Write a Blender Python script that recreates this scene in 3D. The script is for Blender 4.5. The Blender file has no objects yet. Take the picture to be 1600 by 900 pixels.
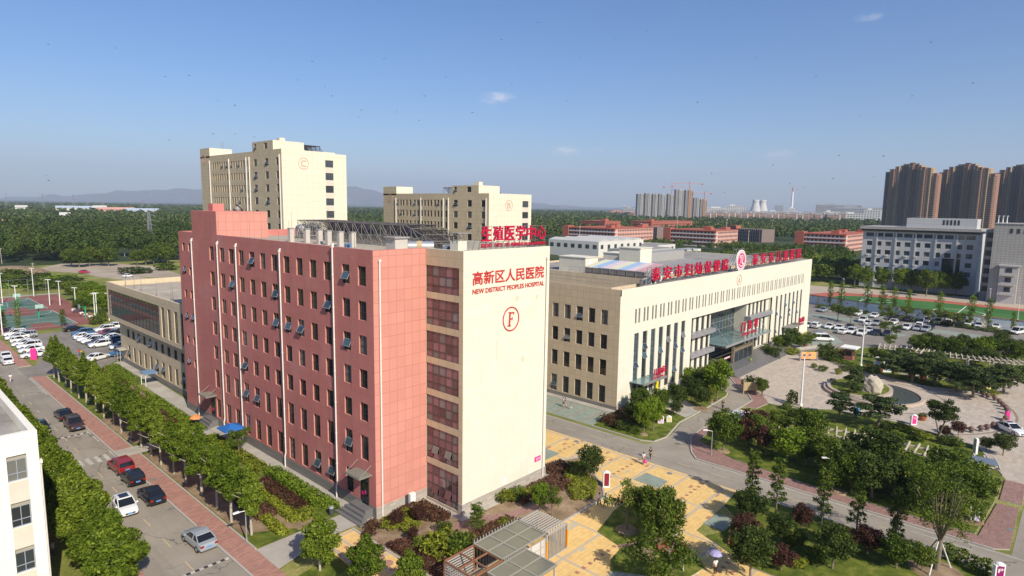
import bpy, math, random
import numpy as np
from mathutils import Vector, Matrix
C = bpy.context.scene.collection
SC = bpy.context.scene
R_ = math.radians
# ------------------------------------------------------------------ camera
CAM = np.array([-42.3679, -45.2904, 32.5788])
YAW, PITCH, ROLL, FPX = 0.8312, -0.1312, 0.0152, 969.07
_f = np.array([math.sin(YAW)*math.cos(PITCH), math.cos(YAW)*math.cos(PITCH), math.sin(PITCH)])
_r = np.array([math.cos(YAW), -math.sin(YAW), 0.0]); _u = np.cross(_r, _f)
_c, _s = math.cos(ROLL), math.sin(ROLL)
RIGHT, UP, FWD = _c*_r+_s*_u, -_s*_r+_c*_u, _f
cd = bpy.data.cameras.new('camera'); cam = bpy.data.objects.new('camera', cd); C.objects.link(cam)
cd.sensor_width = 36; cd.lens = 36*FPX/1600; cd.clip_start = 0.5; cd.clip_end = 40000
M = Matrix.Identity(4)
for i in range(3):
    M[i][0], M[i][1], M[i][2], M[i][3] = RIGHT[i], UP[i], -FWD[i], CAM[i]
cam.matrix_world = M
SC.camera = cam
# ------------------------------------------------------------------ sky, sun, exposure
HAZE = 0.000095
SUN_EL, SUN_DIR = R_(37), R_(75.5)                 # light travels towards SUN_DIR in the ground plane
to_sun = Vector((-math.cos(SUN_DIR)*math.cos(SUN_EL), -math.sin(SUN_DIR)*math.cos(SUN_EL), math.sin(SUN_EL)))
W = bpy.data.worlds.new('World'); SC.world = W; W.use_nodes = True
wn, wl = W.node_tree.nodes, W.node_tree.links
bg = wn['Background']; bg.inputs[1].default_value = 0.09
sky = wn.new('ShaderNodeTexSky'); sky.sky_type = 'NISHITA'; sky.sun_disc = False
sky.sun_elevation = SUN_EL; sky.sun_rotation = math.atan2(to_sun.x, to_sun.y)
sky.altitude = 150; sky.air_density = 1.0; sky.dust_density = 0.8; sky.ozone_density = 5.0
def wmath(op, a, b=None, c=None):
    n = wn.new('ShaderNodeMath'); n.operation = op
    for k, v in enumerate((a, b, c)):
        if v is None: continue
        if isinstance(v, (int, float)): n.inputs[k].default_value = v
        else: wl.new(v, n.inputs[k])
    return n.outputs[0]
tc = wn.new('ShaderNodeTexCoord')
nz = wn.new('ShaderNodeTexNoise'); nz.inputs['Scale'].default_value = 38; nz.inputs['Detail'].default_value = 6
mp = wn.new('ShaderNodeMapping'); mp.inputs['Scale'].default_value = (1, 1, 2.2)
wl.new(tc.outputs['Generated'], mp.inputs[0]); wl.new(mp.outputs[0], nz.inputs['Vector'])
def pix_dir(px, py):
    d = RIGHT*(px-800)/FPX - UP*(py-450)/FPX + FWD
    return d/np.linalg.norm(d)
mask = None
for px, py, wx, wz, amt in ((776, 153, .033, .0105, .9), (884, 237, .030, .009, .75), (934, 234, .012, .005, .35),
                            (1356, 27, .02, .006, .4), (1215, 242, .04, .01, .3), (710, 272, .03, .006, .2)):
    d = pix_dir(px, py)
    vm = wn.new('ShaderNodeVectorMath'); vm.operation = 'SUBTRACT'; wl.new(tc.outputs['Generated'], vm.inputs[0]); vm.inputs[1].default_value = d
    sc_ = wn.new('ShaderNodeVectorMath'); sc_.operation = 'MULTIPLY'; wl.new(vm.outputs[0], sc_.inputs[0]); sc_.inputs[1].default_value = (1/wx, 1/wx, 1/wz)
    ln = wn.new('ShaderNodeVectorMath'); ln.operation = 'LENGTH'; wl.new(sc_.outputs[0], ln.inputs[0])
    fall = wmath('SUBTRACT', 1.0, ln.outputs['Value']); fall = wmath('MAXIMUM', fall, 0.0)
    m_ = wmath('MULTIPLY', fall, amt)
    mask = m_ if mask is None else wmath('MAXIMUM', mask, m_)
cl = wmath('SUBTRACT', nz.outputs['Fac'], 0.36); cl = wmath('MULTIPLY', cl, 5.0); cl = wmath('MAXIMUM', cl, 0.0)
cl = wmath('MULTIPLY', cl, mask); cl = wmath('MINIMUM', cl, 0.75)
hs = wn.new('ShaderNodeHueSaturation'); hs.inputs['Hue'].default_value = .507; hs.inputs['Saturation'].default_value = 1.18; hs.inputs['Value'].default_value = 1.0
wl.new(sky.outputs[0], hs.inputs['Color'])
mx = wn.new('ShaderNodeMixRGB'); mx.inputs[2].default_value = (7.6, 7.4, 7.6, 1)
wl.new(cl, mx.inputs[0]); wl.new(hs.outputs[0], mx.inputs[1]); wl.new(mx.outputs[0], bg.inputs[0])
sd = bpy.data.lights.new('sun', 'SUN'); sd.energy = 4.3; sd.angle = R_(0.53); sd.color = (1.0, 0.91, 0.76)
sun = bpy.data.objects.new('sun', sd); C.objects.link(sun)
sun.rotation_euler = to_sun.to_track_quat('Z', 'Y').to_euler()
SC.view_settings.view_transform = 'Standard'; SC.view_settings.look = 'None'
SC.view_settings.exposure = 0.55; SC.view_settings.gamma = 1.0; SC.view_settings.use_curve_mapping = False
SC.cycles.use_denoising = True
SC.cycles.max_bounces = 6; SC.cycles.diffuse_bounces = 3; SC.cycles.glossy_bounces = 3; SC.cycles.transmission_bounces = 3
SC.cycles.transparent_max_bounces = 8; SC.cycles.volume_bounces = 0
SC.cycles.caustics_reflective = False; SC.cycles.caustics_refractive = False
rng = np.random.default_rng(7); random.seed(7)
# ------------------------------------------------------------------ placing helpers
def G(px, py, z=0.0):
    d = RIGHT*(px-800)/FPX - UP*(py-450)/FPX + FWD
    t = (z-CAM[2])/d[2]; p = CAM+d*t
    return (float(p[0]), float(p[1]))
def D(px, py, t):
    d = RIGHT*(px-800)/FPX - UP*(py-450)/FPX + FWD
    return CAM+d*t
def PX(p):
    q = np.array(p)-CAM; return 800+FPX*(q@RIGHT)/(q@FWD)
# ------------------------------------------------------------------ object helpers
ORD = 'first second third fourth fifth sixth seventh eighth ninth tenth eleventh twelfth thirteenth fourteenth fifteenth sixteenth seventeenth eighteenth nineteenth twentieth'.split()
ORD += ['twenty-'+w for w in ORD[:9]] + ['thirtieth'] + ['thirty-'+w for w in ORD[:9]]
def tag(o, label=None, cat=None, group=None, kind=None):
    if label: o['label'] = label
    if cat: o['category'] = cat
    if group: o['group'] = group
    if kind: o['kind'] = kind
    return o
def thing(name, label, cat, loc=(0, 0, 0), rz=0.0, group=None):
    o = bpy.data.objects.new(name, None); C.objects.link(o); o.location = loc; o.rotation_euler = (0, 0, rz)
    o.empty_display_size = .2
    return tag(o, label, cat, group)
def link(name, mesh, parent=None, loc=None, rz=0.0):
    o = bpy.data.objects.new(name, mesh); C.objects.link(o)
    if parent: o.parent = parent
    if loc is not None: o.location = loc
    if rz: o.rotation_euler = (0, 0, rz)
    return o
def dup(o, loc=None, rz=None, scale=None, label=None, group=None, parent=None):
    c = o.copy(); C.objects.link(c)
    if parent is not None: c.parent = parent
    if loc is not None: c.location = loc
    if rz is not None: c.rotation_euler = (0, 0, rz)
    if scale is not None: c.scale = scale if hasattr(scale, '__len__') else (scale,)*3
    if label: c['label'] = label
    if group: c['group'] = group
    for ch in o.children: dup(ch, parent=c)
    return c
class MB:
    def __init__(s): s.v, s.f, s.m = [], [], []
    def face(s, pts, m=0):
        n = len(s.v); s.v += [tuple(p) for p in pts]; s.f.append(tuple(range(n, n+len(pts)))); s.m.append(m)
    def box(s, x0, x1, y0, y1, z0, z1, m=0, skip=''):
        n = len(s.v)
        s.v += [(x0,y0,z0),(x1,y0,z0),(x1,y1,z0),(x0,y1,z0),(x0,y0,z1),(x1,y0,z1),(x1,y1,z1),(x0,y1,z1)]
        for k, q in dict(b=(0,3,2,1), t=(4,5,6,7), s=(0,1,5,4), e=(1,2,6,5), n=(2,3,7,6), w=(3,0,4,7)).items():
            if k not in skip: s.f.append(tuple(n+i for i in q)); s.m.append(m)
    def obox(s, c, ax, ay, hx, hy, z0, z1, m=0):
        pts = [(c[0]+ax[0]*a*hx+ay[0]*b*hy, c[1]+ax[1]*a*hx+ay[1]*b*hy) for a, b in ((-1,-1),(1,-1),(1,1),(-1,1))]
        s.prism(pts, z0, z1, m)
    def prism(s, poly, z0, z1, m=0, ms=None):
        n = len(s.v); k = len(poly)
        s.v += [(p[0], p[1], z0) for p in poly]+[(p[0], p[1], z1) for p in poly]
        s.f.append(tuple(n+k+i for i in range(k))); s.m.append(m)
        for i in range(k):
            j = (i+1) % k; s.f.append((n+i, n+j, n+k+j, n+k+i)); s.m.append(m if ms is None else ms)
    def tube(s, p, q, r0, r1=None, n=6, m=0, cap=True):
        r1 = r0 if r1 is None else r1
        p, q = Vector(p), Vector(q); d = q-p
        if d.length < 1e-6: return
        d.normalize(); a = d.orthogonal().normalized(); b = d.cross(a); k = len(s.v)
        for c, r in ((p, r0), (q, r1)):
            for i in range(n):
                t = 2*math.pi*i/n; s.v.append(tuple(c+a*math.cos(t)*r+b*math.sin(t)*r))
        for i in range(n):
            j = (i+1) % n; s.f.append((k+i, k+j, k+n+j, k+n+i)); s.m.append(m)
        if cap:
            s.f.append(tuple(k+i for i in reversed(range(n)))); s.m.append(m); s.f.append(tuple(k+n+i for i in range(n))); s.m.append(m)
    def path(s, pts, r, n=6, m=0):
        for a, b in zip(pts[:-1], pts[1:]): s.tube(a, b, r, r, n, m)
    def lathe(s, prof, n=16, m=0, c=(0, 0, 0)):
        k = len(s.v)
        for r, z in prof:
            for i in range(n):
                t = 2*math.pi*i/n; s.v.append((c[0]+r*math.cos(t), c[1]+r*math.sin(t), c[2]+z))
        for a in range(len(prof)-1):
            for i in range(n):
                j = (i+1) % n; s.f.append((k+a*n+i, k+a*n+j, k+(a+1)*n+j, k+(a+1)*n+i)); s.m.append(m)
        s.f.append(tuple(k+i for i in reversed(range(n)))); s.m.append(m)
        e = k+(len(prof)-1)*n; s.f.append(tuple(e+i for i in range(n))); s.m.append(m)
    def loft(s, rings, m=0, closed=True, cap=True):
        k = len(s.v); n = len(rings[0])
        for r in rings: s.v += [tuple(p) for p in r]
        for a in range(len(rings)-1):
            for i in range(n if closed else n-1):
                j = (i+1) % n; s.f.append((k+a*n+i, k+a*n+j, k+(a+1)*n+j, k+(a+1)*n+i)); s.m.append(m)
        if cap:
            s.f.append(tuple(k+i for i in reversed(range(n)))); s.m.append(m)
            e = k+(len(rings)-1)*n; s.f.append(tuple(e+i for i in range(n))); s.m.append(m)
    def add_mesh(s, verts, faces, m=0):
        k = len(s.v); s.v += [tuple(p) for p in verts]; s.f += [tuple(k+i for i in f) for f in faces]; s.m += [m]*len(faces)
    def mesh(s, name, mats, org=(0, 0, 0), smooth=False):
        me = bpy.data.meshes.new(name)
        v = [(a-org[0], b-org[1], c-org[2]) for a, b, c in s.v] if any(org) else s.v
        me.from_pydata(v, [], s.f)
        for mt in (mats if isinstance(mats, (list, tuple)) else [mats]): me.materials.append(mt)
        me.polygons.foreach_set('material_index', s.m)
        if smooth: me.polygons.foreach_set('use_smooth', [True]*len(s.f))
        me.update(); return me
    def build(s, name, mats, parent=None, label=None, smooth=False):
        org = tuple(parent.location) if parent is not None and parent.parent is None else (0, 0, 0)
        if parent is not None and parent.parent is not None: org = tuple(parent.parent.location)
        o = link(name, s.mesh(name, mats, org, smooth), parent)
        if label: o['label'] = label
        return o
def structure(name, mb, mats): return tag(mb.build(name, mats), kind='structure')
# ------------------------------------------------------------------ materials
MATS = {}
class NT:
    def __init__(s, name):
        s.mat = bpy.data.materials.new(name); s.mat.use_nodes = True; s.n = s.mat.node_tree.nodes; s.l = s.mat.node_tree.links
        s.b = s.n['Principled BSDF']; MATS[name] = s.mat
    def node(s, t, **kw):
        n = s.n.new(t)
        for k, v in kw.items(): setattr(n, k, v)
        return n
    def put(s, sock, v):
        if isinstance(v, bpy.types.NodeSocket): s.l.new(v, sock)
        elif isinstance(v, (tuple, list)) and len(v) == 3 and sock.type == 'RGBA': sock.default_value = (*v, 1)
        else: sock.default_value = v
    def math(s, op, a, b=None, c=None):
        n = s.node('ShaderNodeMath', operation=op)
        for k, v in enumerate((a, b, c)):
            if v is not None: s.put(n.inputs[k], v)
        return n.outputs[0]
    def mix(s, f, a, b, mode='MIX'):
        n = s.node('ShaderNodeMixRGB', blend_type=mode); s.put(n.inputs[0], f); s.put(n.inputs[1], a); s.put(n.inputs[2], b); return n.outputs[0]
    def pos(s):
        if not hasattr(s, '_p'):
            g = s.node('ShaderNodeNewGeometry'); s._p = g.outputs['Position']; x = s.node('ShaderNodeSeparateXYZ'); s.l.new(s._p, x.inputs[0]); s.xyz = x.outputs
        return s._p
    def noise(s, scale, detail=4, vec=None, rough=.55):
        n = s.node('ShaderNodeTexNoise'); n.inputs['Scale'].default_value = scale; n.inputs['Detail'].default_value = detail; n.inputs['Roughness'].default_value = rough
        s.l.new(vec if vec is not None else s.pos(), n.inputs['Vector']); return n.outputs['Fac']
    def ramp(s, f, stops):
        n = s.node('ShaderNodeValToRGB'); r = n.color_ramp
        while len(r.elements) < len(stops): r.elements.new(.5)
        for e, (p, c) in zip(r.elements, stops): e.position = p; e.color = (*c, 1)
        s.l.new(f, n.inputs[0]); return n.outputs[0]
    def white(s, vec):
        n = s.node('ShaderNodeTexWhiteNoise'); n.noise_dimensions = '3D'; s.l.new(vec, n.inputs['Vector']); return n.outputs['Value']
    def comb(s, x, y, z=0.0):
        n = s.node('ShaderNodeCombineXYZ'); s.put(n.inputs[0], x); s.put(n.inputs[1], y); s.put(n.inputs[2], z); return n.outputs[0]
    def bump(s, h, strength=.3, dist=.02):
        n = s.node('ShaderNodeBump'); n.inputs['Strength'].default_value = strength; n.inputs['Distance'].default_value = dist
        s.l.new(h, n.inputs['Height']); s.l.new(n.outputs[0], s.b.inputs['Normal'])
    def fin(s, col, rough=.8, spec=.3, metal=0.0):
        s.put(s.b.inputs['Base Color'], col); s.put(s.b.inputs['Roughness'], rough); s.b.inputs['Specular IOR Level'].default_value = spec; s.b.inputs['Metallic'].default_value = metal
        return s.mat
def lerp(c, k): return tuple(min(1, x*k) for x in c)
def plain(name, c, rough=.6, spec=.4, metal=0.0, var=.14, scale=.7):
    t = NT(name)
    col = t.mix(t.noise(scale, 5), lerp(c, 1-var), lerp(c, 1+var))
    return t.fin(col, rough, spec, metal)
def flat(name, c, rough=.5, spec=.5, metal=0.0):
    t = NT(name); return t.fin(c, rough, spec, metal)
def panel(name, c, w, h, line, lw=.02, var=.05, dirt=.10, rough=.7, off=0.0, stain=None):
    t = NT(name); t.pos(); x, y, z = t.xyz
    u = t.math('ADD', t.math('ADD', x, y), 100+off)
    fu, fz = t.math('DIVIDE', u, w), t.math('DIVIDE', t.math('ADD', z, 100.0), h)
    mu = t.math('LESS_THAN', t.math('FRACT', fu), lw/w); mz = t.math('LESS_THAN', t.math('FRACT', fz), lw/h)
    cell = t.white(t.comb(t.math('FLOOR', fu), t.math('FLOOR', fz)))
    col = t.mix(cell, lerp(c, 1-var), lerp(c, 1+var))
    col = t.mix(t.math('MULTIPLY', t.noise(.35, 6), dirt*2), col, lerp(c, .55))
    streak = t.noise(1.0, 4, t.comb(t.math('MULTIPLY', u, 2.2), 0.0, t.math('MULTIPLY', z, .12)))
    streak = t.math('MULTIPLY', t.math('MAXIMUM', t.math('SUBTRACT', streak, .56), 0.0), dirt*9)
    col = t.mix(streak, col, lerp(c, .5))
    col = t.mix(t.math('MAXIMUM', mu, mz), col, line)
    t.bump(t.noise(9.0, 3), .12, .01)
    return t.fin(col, rough, .3)
def stucco(name, c):
    t = NT(name); t.pos()
    n1 = t.noise(.5, 6); n2 = t.noise(14.0, 3)
    col = t.mix(n1, lerp(c, .78), lerp(c, 1.18)); col = t.mix(t.math('MULTIPLY', n2, .35), col, lerp(c, .6))
    x, y, z = t.xyz
    u = t.math('ADD', t.math('ADD', x, y), 100.0)
    mz = t.math('LESS_THAN', t.math('FRACT', t.math('DIVIDE', t.math('ADD', z, 100.3), 1.1)), .02)
    mu = t.math('LESS_THAN', t.math('FRACT', t.math('DIVIDE', u, 1.5)), .012)
    st = t.noise(1.0, 5, t.comb(t.math('MULTIPLY', u, 1.6), 0.0, t.math('MULTIPLY', z, .09))); st = t.math('MULTIPLY', t.math('MAXIMUM', t.math('SUBTRACT', st, .52), 0.0), 2.4)
    col = t.mix(st, col, (.30, .19, .17)); col = t.mix(t.math('MULTIPLY', t.math('MAXIMUM', t.math('SUBTRACT', t.noise(.16, 5), .5), 0.0), 2.2), col, (.60, .30, .26))
    col = t.mix(t.math('MULTIPLY', t.math('MAXIMUM', mz, mu), .5), col, lerp(c, .55))
    t.bump(t.math('ADD', t.noise(5.0, 5), t.math('MULTIPLY', n2, .5)), .55, .05)
    return t.fin(col, .9, .15)
def blocks(name, c, w, h, mortar, var=.25, brickplane='wall', lw=.03, rough=.85):
    t = NT(name); t.pos(); x, y, z = t.xyz
    u, v = (t.math('ADD', t.math('ADD', x, y), 200.0), t.math('ADD', z, 100.0)) if brickplane == 'wall' else (t.math('ADD', x, 500.0), t.math('ADD', y, 500.0))
    row = t.math('FLOOR', t.math('DIVIDE', v, h))
    u2 = t.math('ADD', u, t.math('MULTIPLY', t.math('MODULO', row, 2.0), w*.5))
    mu = t.math('LESS_THAN', t.math('FRACT', t.math('DIVIDE', u2, w)), lw/w); mv = t.math('LESS_THAN', t.math('FRACT', t.math('DIVIDE', v, h)), lw/h)
    cell = t.white(t.comb(t.math('FLOOR', t.math('DIVIDE', u2, w)), row))
    col = t.mix(cell, lerp(c, 1-var), lerp(c, 1+var))
    col = t.mix(t.math('MULTIPLY', t.noise(.25, 6), .45), col, lerp(c, .68))
    col = t.mix(t.math('MAXIMUM', mu, mv), col, mortar)
    return t.fin(col, rough, .25)
def ground(name, cols, scale, rough=.95, bump=.3, fine=6.0):
    t = NT(name)
    f = t.math('ADD', t.math('MULTIPLY', t.noise(scale, 6), .65), t.math('MULTIPLY', t.noise(fine, 4), .35))
    n = len(cols)
    col = t.ramp(f, [(.36+.28*i/(n-1), c) for i, c in enumerate(cols)])
    t.bump(t.noise(fine, 4), bump, .05)
    return t.fin(col, rough, .2)
def glass(name, c, rough=.04, spec=.6, var=True):
    t = NT(name); t.pos()
    if var:
        oi = t.node('ShaderNodeObjectInfo'); col = t.mix(oi.outputs['Random'], lerp(c, .5), lerp(c, 1.9)); col = t.mix(t.math('GREATER_THAN', t.math('FRACT', t.math('MULTIPLY', oi.outputs['Random'], 7.3)), .86), col, (.15, .15, .14))
    else: col = t.mix(t.noise(.4, 2), lerp(c, .7), lerp(c, 1.3))
    return t.fin(col, rough, spec)
def leafmat(name, dark, mid, light, trans=.22):
    t = NT(name)
    a = t.node('ShaderNodeAttribute', attribute_name='rnd'); oi = t.node('ShaderNodeObjectInfo')
    f = t.math('ADD', t.math('MULTIPLY', a.outputs['Fac'], .72), t.math('MULTIPLY', oi.outputs['Random'], .34))
    col = t.ramp(f, [(.0, dark), (.5, mid), (1.0, light)])
    t.fin(col, .6, .12)
    tr = t.node('ShaderNodeBsdfTranslucent'); t.l.new(t.mix(1.0, col, (1.0, 1.0, .55), 'MULTIPLY'), tr.inputs[0])
    ms = t.node('ShaderNodeMixShader'); ms.inputs[0].default_value = trans
    t.l.new(t.b.outputs[0], ms.inputs[1]); t.l.new(tr.outputs[0], ms.inputs[2]); t.l.new(ms.outputs[0], t.n['Material Output'].inputs[0])
    return t.mat
def tint(name, rough=.3, spec=.5, metal=0.0, coat=0.0):
    t = NT(name); oi = t.node('ShaderNodeObjectInfo'); t.fin(oi.outputs['Color'], rough, spec, metal); t.b.inputs['Coat Weight'].default_value = coat
    return t.mat
def asphalt(name, cols):
    t = NT(name); f = t.math('ADD', t.math('MULTIPLY', t.noise(.18, 6), .6), t.math('MULTIPLY', t.noise(9.0, 3), .4)); col = t.ramp(f, [(.34, cols[0]), (.5, cols[1]), (.66, cols[2])]); x, y, z = t.xyz
    w = t.node('ShaderNodeTexVoronoi', feature='DISTANCE_TO_EDGE'); w.inputs['Scale'].default_value = .11; d = t.node('ShaderNodeVectorMath', operation='ADD'); n3 = t.node('ShaderNodeTexNoise'); n3.inputs['Scale'].default_value = .5; t.l.new(t.pos(), n3.inputs['Vector']); sc = t.node('ShaderNodeVectorMath', operation='SCALE'); sc.inputs['Scale'].default_value = 3.0; t.l.new(n3.outputs['Color'], sc.inputs[0]); t.l.new(t.pos(), d.inputs[0]); t.l.new(sc.outputs[0], d.inputs[1]); t.l.new(d.outputs[0], w.inputs['Vector'])
    crack = t.math('MULTIPLY', t.math('LESS_THAN', w.outputs['Distance'], .006), t.math('GREATER_THAN', t.noise(.07, 2), .5)); col = t.mix(t.math('MULTIPLY', crack, .6), col, (.08, .075, .07))
    v = t.node('ShaderNodeTexVoronoi'); v.inputs['Scale'].default_value = .09; t.l.new(t.pos(), v.inputs['Vector']); vs = t.node('ShaderNodeSeparateColor'); t.l.new(v.outputs['Color'], vs.inputs[0]); col = t.mix(t.math('MULTIPLY', t.math('GREATER_THAN', vs.outputs[0], .8), .16), col, (.12, .11, .10))
    col = t.mix(t.math('MULTIPLY', t.math('MAXIMUM', t.math('SUBTRACT', t.noise(.8, 5), .6), 0.0), 3.0), col, lerp(cols[0], .55)); col = t.mix(t.math('MULTIPLY', t.math('MAXIMUM', t.math('SUBTRACT', t.noise(1.0, 4, t.comb(t.math('MULTIPLY', x, 1.1), t.math('MULTIPLY', y, .05))), .52), 0.0), 1.5), col, lerp(cols[0], .72))
    t.bump(t.noise(9.0, 4), .15, .05); return t.fin(col, .9, .2)
m_asphalt = asphalt('asphalt', [(.25,.218,.18), (.305,.27,.222), (.36,.32,.265)])
m_asphalt2 = asphalt('asphalt_lot', [(.19,.172,.15), (.235,.212,.185), (.29,.26,.23)])
m_concrete = ground('concrete', [(.33,.30,.26), (.40,.37,.32), (.47,.44,.38)], .35, .9, .1, 7.0)
m_kerb = plain('kerb_stone', (.42, .39, .35), .85, .2)
m_brickwalk = blocks('brick_pavement', (.41, .215, .17), .5, .25, (.30, .20, .16), .18, 'ground', .02)
m_brickwalk2 = blocks('pink_pavement', (.30, .175, .15), .5, .25, (.28, .21, .18), .18, 'ground', .02)
m_plaza = blocks('plaza_paving', (.485, .415, .34), 1.0, .5, (.42, .36, .295), .14, 'ground', .025)
m_lawn = ground('lawn_grass', [(.045,.075,.010), (.105,.135,.016), (.22,.225,.045)], .8, .95, .5, 11.0)
m_lawn2 = ground('dry_grass', [(.11,.135,.025), (.20,.21,.05), (.36,.32,.13)], .12, .95, .5, 3.0)
m_soil = ground('bare_soil', [(.17,.115,.07), (.26,.185,.115), (.36,.27,.18)], .6, .95, .4, 8.0)
m_field = ground('far_fields', [(.022,.04,.016), (.04,.062,.022), (.075,.09,.035)], .006, .95, .2, .05)
m_dirt = ground('dirt_lot', [(.30,.235,.17), (.39,.32,.245), (.46,.39,.31)], .06, .95, .2, 1.5)
m_tiles_green = blocks('green_tiles', (.27, .315, .26), .6, .6, (.29, .32, .27), .12, 'ground', .03)
m_white = flat('white_paint', (.78, .78, .75), .6)
m_line = ground('worn_road_paint', [(.33,.31,.27), (.46,.44,.39), (.55,.53,.48)], 1.2, .9, .1, 6.0)
m_yellowpaint = flat('yellow_paint', (.50, .39, .22), .7)
def yellow_paving():
    t = NT('yellow_paving'); t.pos(); x, y, z = t.xyz
    u, v = t.math('ADD', x, 500.0), t.math('ADD', y, 500.0)
    row = t.math('FLOOR', t.math('DIVIDE', v, .4)); cu = t.math('FLOOR', t.math('DIVIDE', u, .8))
    cell = t.white(t.comb(cu, row)); cell2 = t.white(t.comb(t.math('FLOOR', t.math('DIVIDE', u, .5)), t.math('FLOOR', t.math('DIVIDE', v, .25)), 3.0))
    c = (.74, .50, .20)
    col = t.mix(cell2, lerp(c, .92), lerp(c, 1.06))
    col = t.mix(t.math('GREATER_THAN', cell, .972), col, (.44, .23, .14)); col = t.mix(t.math('LESS_THAN', cell, .025), col, (.50, .45, .34))
    gx = t.math('LESS_THAN', t.math('FRACT', t.math('DIVIDE', t.math('ADD', u, 1.3), 6.2)), .055); gy = t.math('LESS_THAN', t.math('FRACT', t.math('DIVIDE', t.math('ADD', v, .4), 4.6)), .075)
    col = t.mix(t.math('MULTIPLY', t.math('MAXIMUM', gx, gy), .85), col, (.47, .41, .33))
    dots = t.math('MULTIPLY', t.math('LESS_THAN', t.math('FRACT', t.math('DIVIDE', t.math('ADD', v, 2.7), 9.2)), .045), t.math('LESS_THAN', t.math('FRACT', u), .4)); col = t.mix(dots, col, (.36, .17, .12))
    jn = t.math('MAXIMUM', t.math('LESS_THAN', t.math('FRACT', t.math('DIVIDE', v, .5)), .10), t.math('LESS_THAN', t.math('FRACT', u), .05)); col = t.mix(t.math('MULTIPLY', jn, .35), col, lerp(c, .6))
    col = t.mix(t.math('MULTIPLY', t.math('MAXIMUM', t.math('SUBTRACT', t.noise(.45, 6), .52), 0.0), 1.6), col, lerp(c, .62))
    return t.fin(col, .85, .2)
m_yellow = yellow_paving()
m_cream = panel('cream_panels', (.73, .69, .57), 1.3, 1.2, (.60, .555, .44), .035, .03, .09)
m_cream_far = panel('cream_panels_far', (.74, .68, .53), 1.6, 1.75, (.58, .51, .38), .07, .03, .06)
m_cream_shaded = panel('shaded_cream_panels', (.62, .50, .34), 1.25, 1.2, (.42, .33, .22), .045, .05, .12)  # cream darkened for walls turned from the sun; shade put into the colour
m_pinkpanel = panel('salmon_panels', (.62, .27, .215), 1.0, 1.18, (.42, .17, .13), .045, .05, .10)
m_red = stucco('red_stucco', (.60, .215, .185))
m_greyblock = blocks('grey_stone_blocks', (.42, .38, .33), .8, .3, (.30, .27, .24), .16, 'wall', .025)
m_greyband = blocks('grey_plinth_bands', (.25, .235, .22), 2.4, .25, (.14, .13, .12), .12, 'wall', .05)
m_roof = ground('roof_screed', [(.32,.28,.225), (.42,.37,.30), (.50,.45,.37)], .3, .9, .1, 3.0)
m_roofgrey = ground('roof_grey', [(.22,.205,.19), (.30,.28,.26), (.38,.36,.33)], .3, .9, .1, 3.0)
m_glass = glass('window_glass', (.018, .022, .024))
m_glassblue = glass('slot_glass', (.035, .055, .065))
m_glass_redrefl = glass('curtain_glass', (.15, .078, .085), .03, .75)  # base colour carries the red reflection of the salmon wall
m_frame = flat('window_frame', (.045, .045, .05), .4)
m_alum = plain('grey_aluminium', (.34, .34, .35), .4, .5, .3)
m_pipe = plain('white_pipe', (.72, .69, .64), .5, .3)
m_steel = plain('weathered_steel', (.25, .24, .22), .6, .4, .2)
m_dark = flat('dark_metal', (.04, .04, .045), .5)
m_redsign = flat('red_sign', (.46, .006, .045), .4)
m_redletter = flat('red_letters', (.52, .035, .03), .5)
m_pinksign = flat('pink_sign', (.72, .03, .28), .4)
m_fade = flat('faded_red_mark', (.55, .33, .25), .6)
m_granite = plain('dark_granite', (.16, .155, .155), .35, .5)
m_bark = plain('bark', (.20, .165, .12), .9, .2, 0, .3, 3.0)
m_bark_pale = plain('pale_bark', (.42, .38, .30), .85, .2, 0, .25, 3.0)
m_leaf_plane = leafmat('plane_leaves', (.034, .066, .006), (.115, .17, .013), (.27, .32, .042))
m_leaf_green = leafmat('green_leaves', (.026, .056, .007), (.085, .13, .015), (.21, .25, .04))
m_leaf_dark = leafmat('dark_leaves', (.016, .034, .008), (.050, .078, .015), (.13, .16, .034))
m_leaf_bright = leafmat('bright_leaves', (.05, .095, .008), (.13, .20, .014), (.24, .31, .03))
m_leaf_yellow = leafmat('privet_leaves', (.08, .10, .012), (.19, .22, .02), (.34, .36, .04))
m_leaf_red = leafmat('plum_leaves', (.03, .014, .011), (.075, .032, .024), (.15, .07, .045), .12)
m_leaf_brown = leafmat('barberry_leaves', (.035, .016, .010), (.085, .040, .024), (.16, .085, .05), .12)
m_leaf_pine = leafmat('pine_needles', (.016, .034, .012), (.045, .072, .02), (.11, .14, .04), .1)
m_forest = leafmat('forest_leaves', (.022, .046, .008), (.058, .092, .015), (.145, .175, .04), .1)
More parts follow.
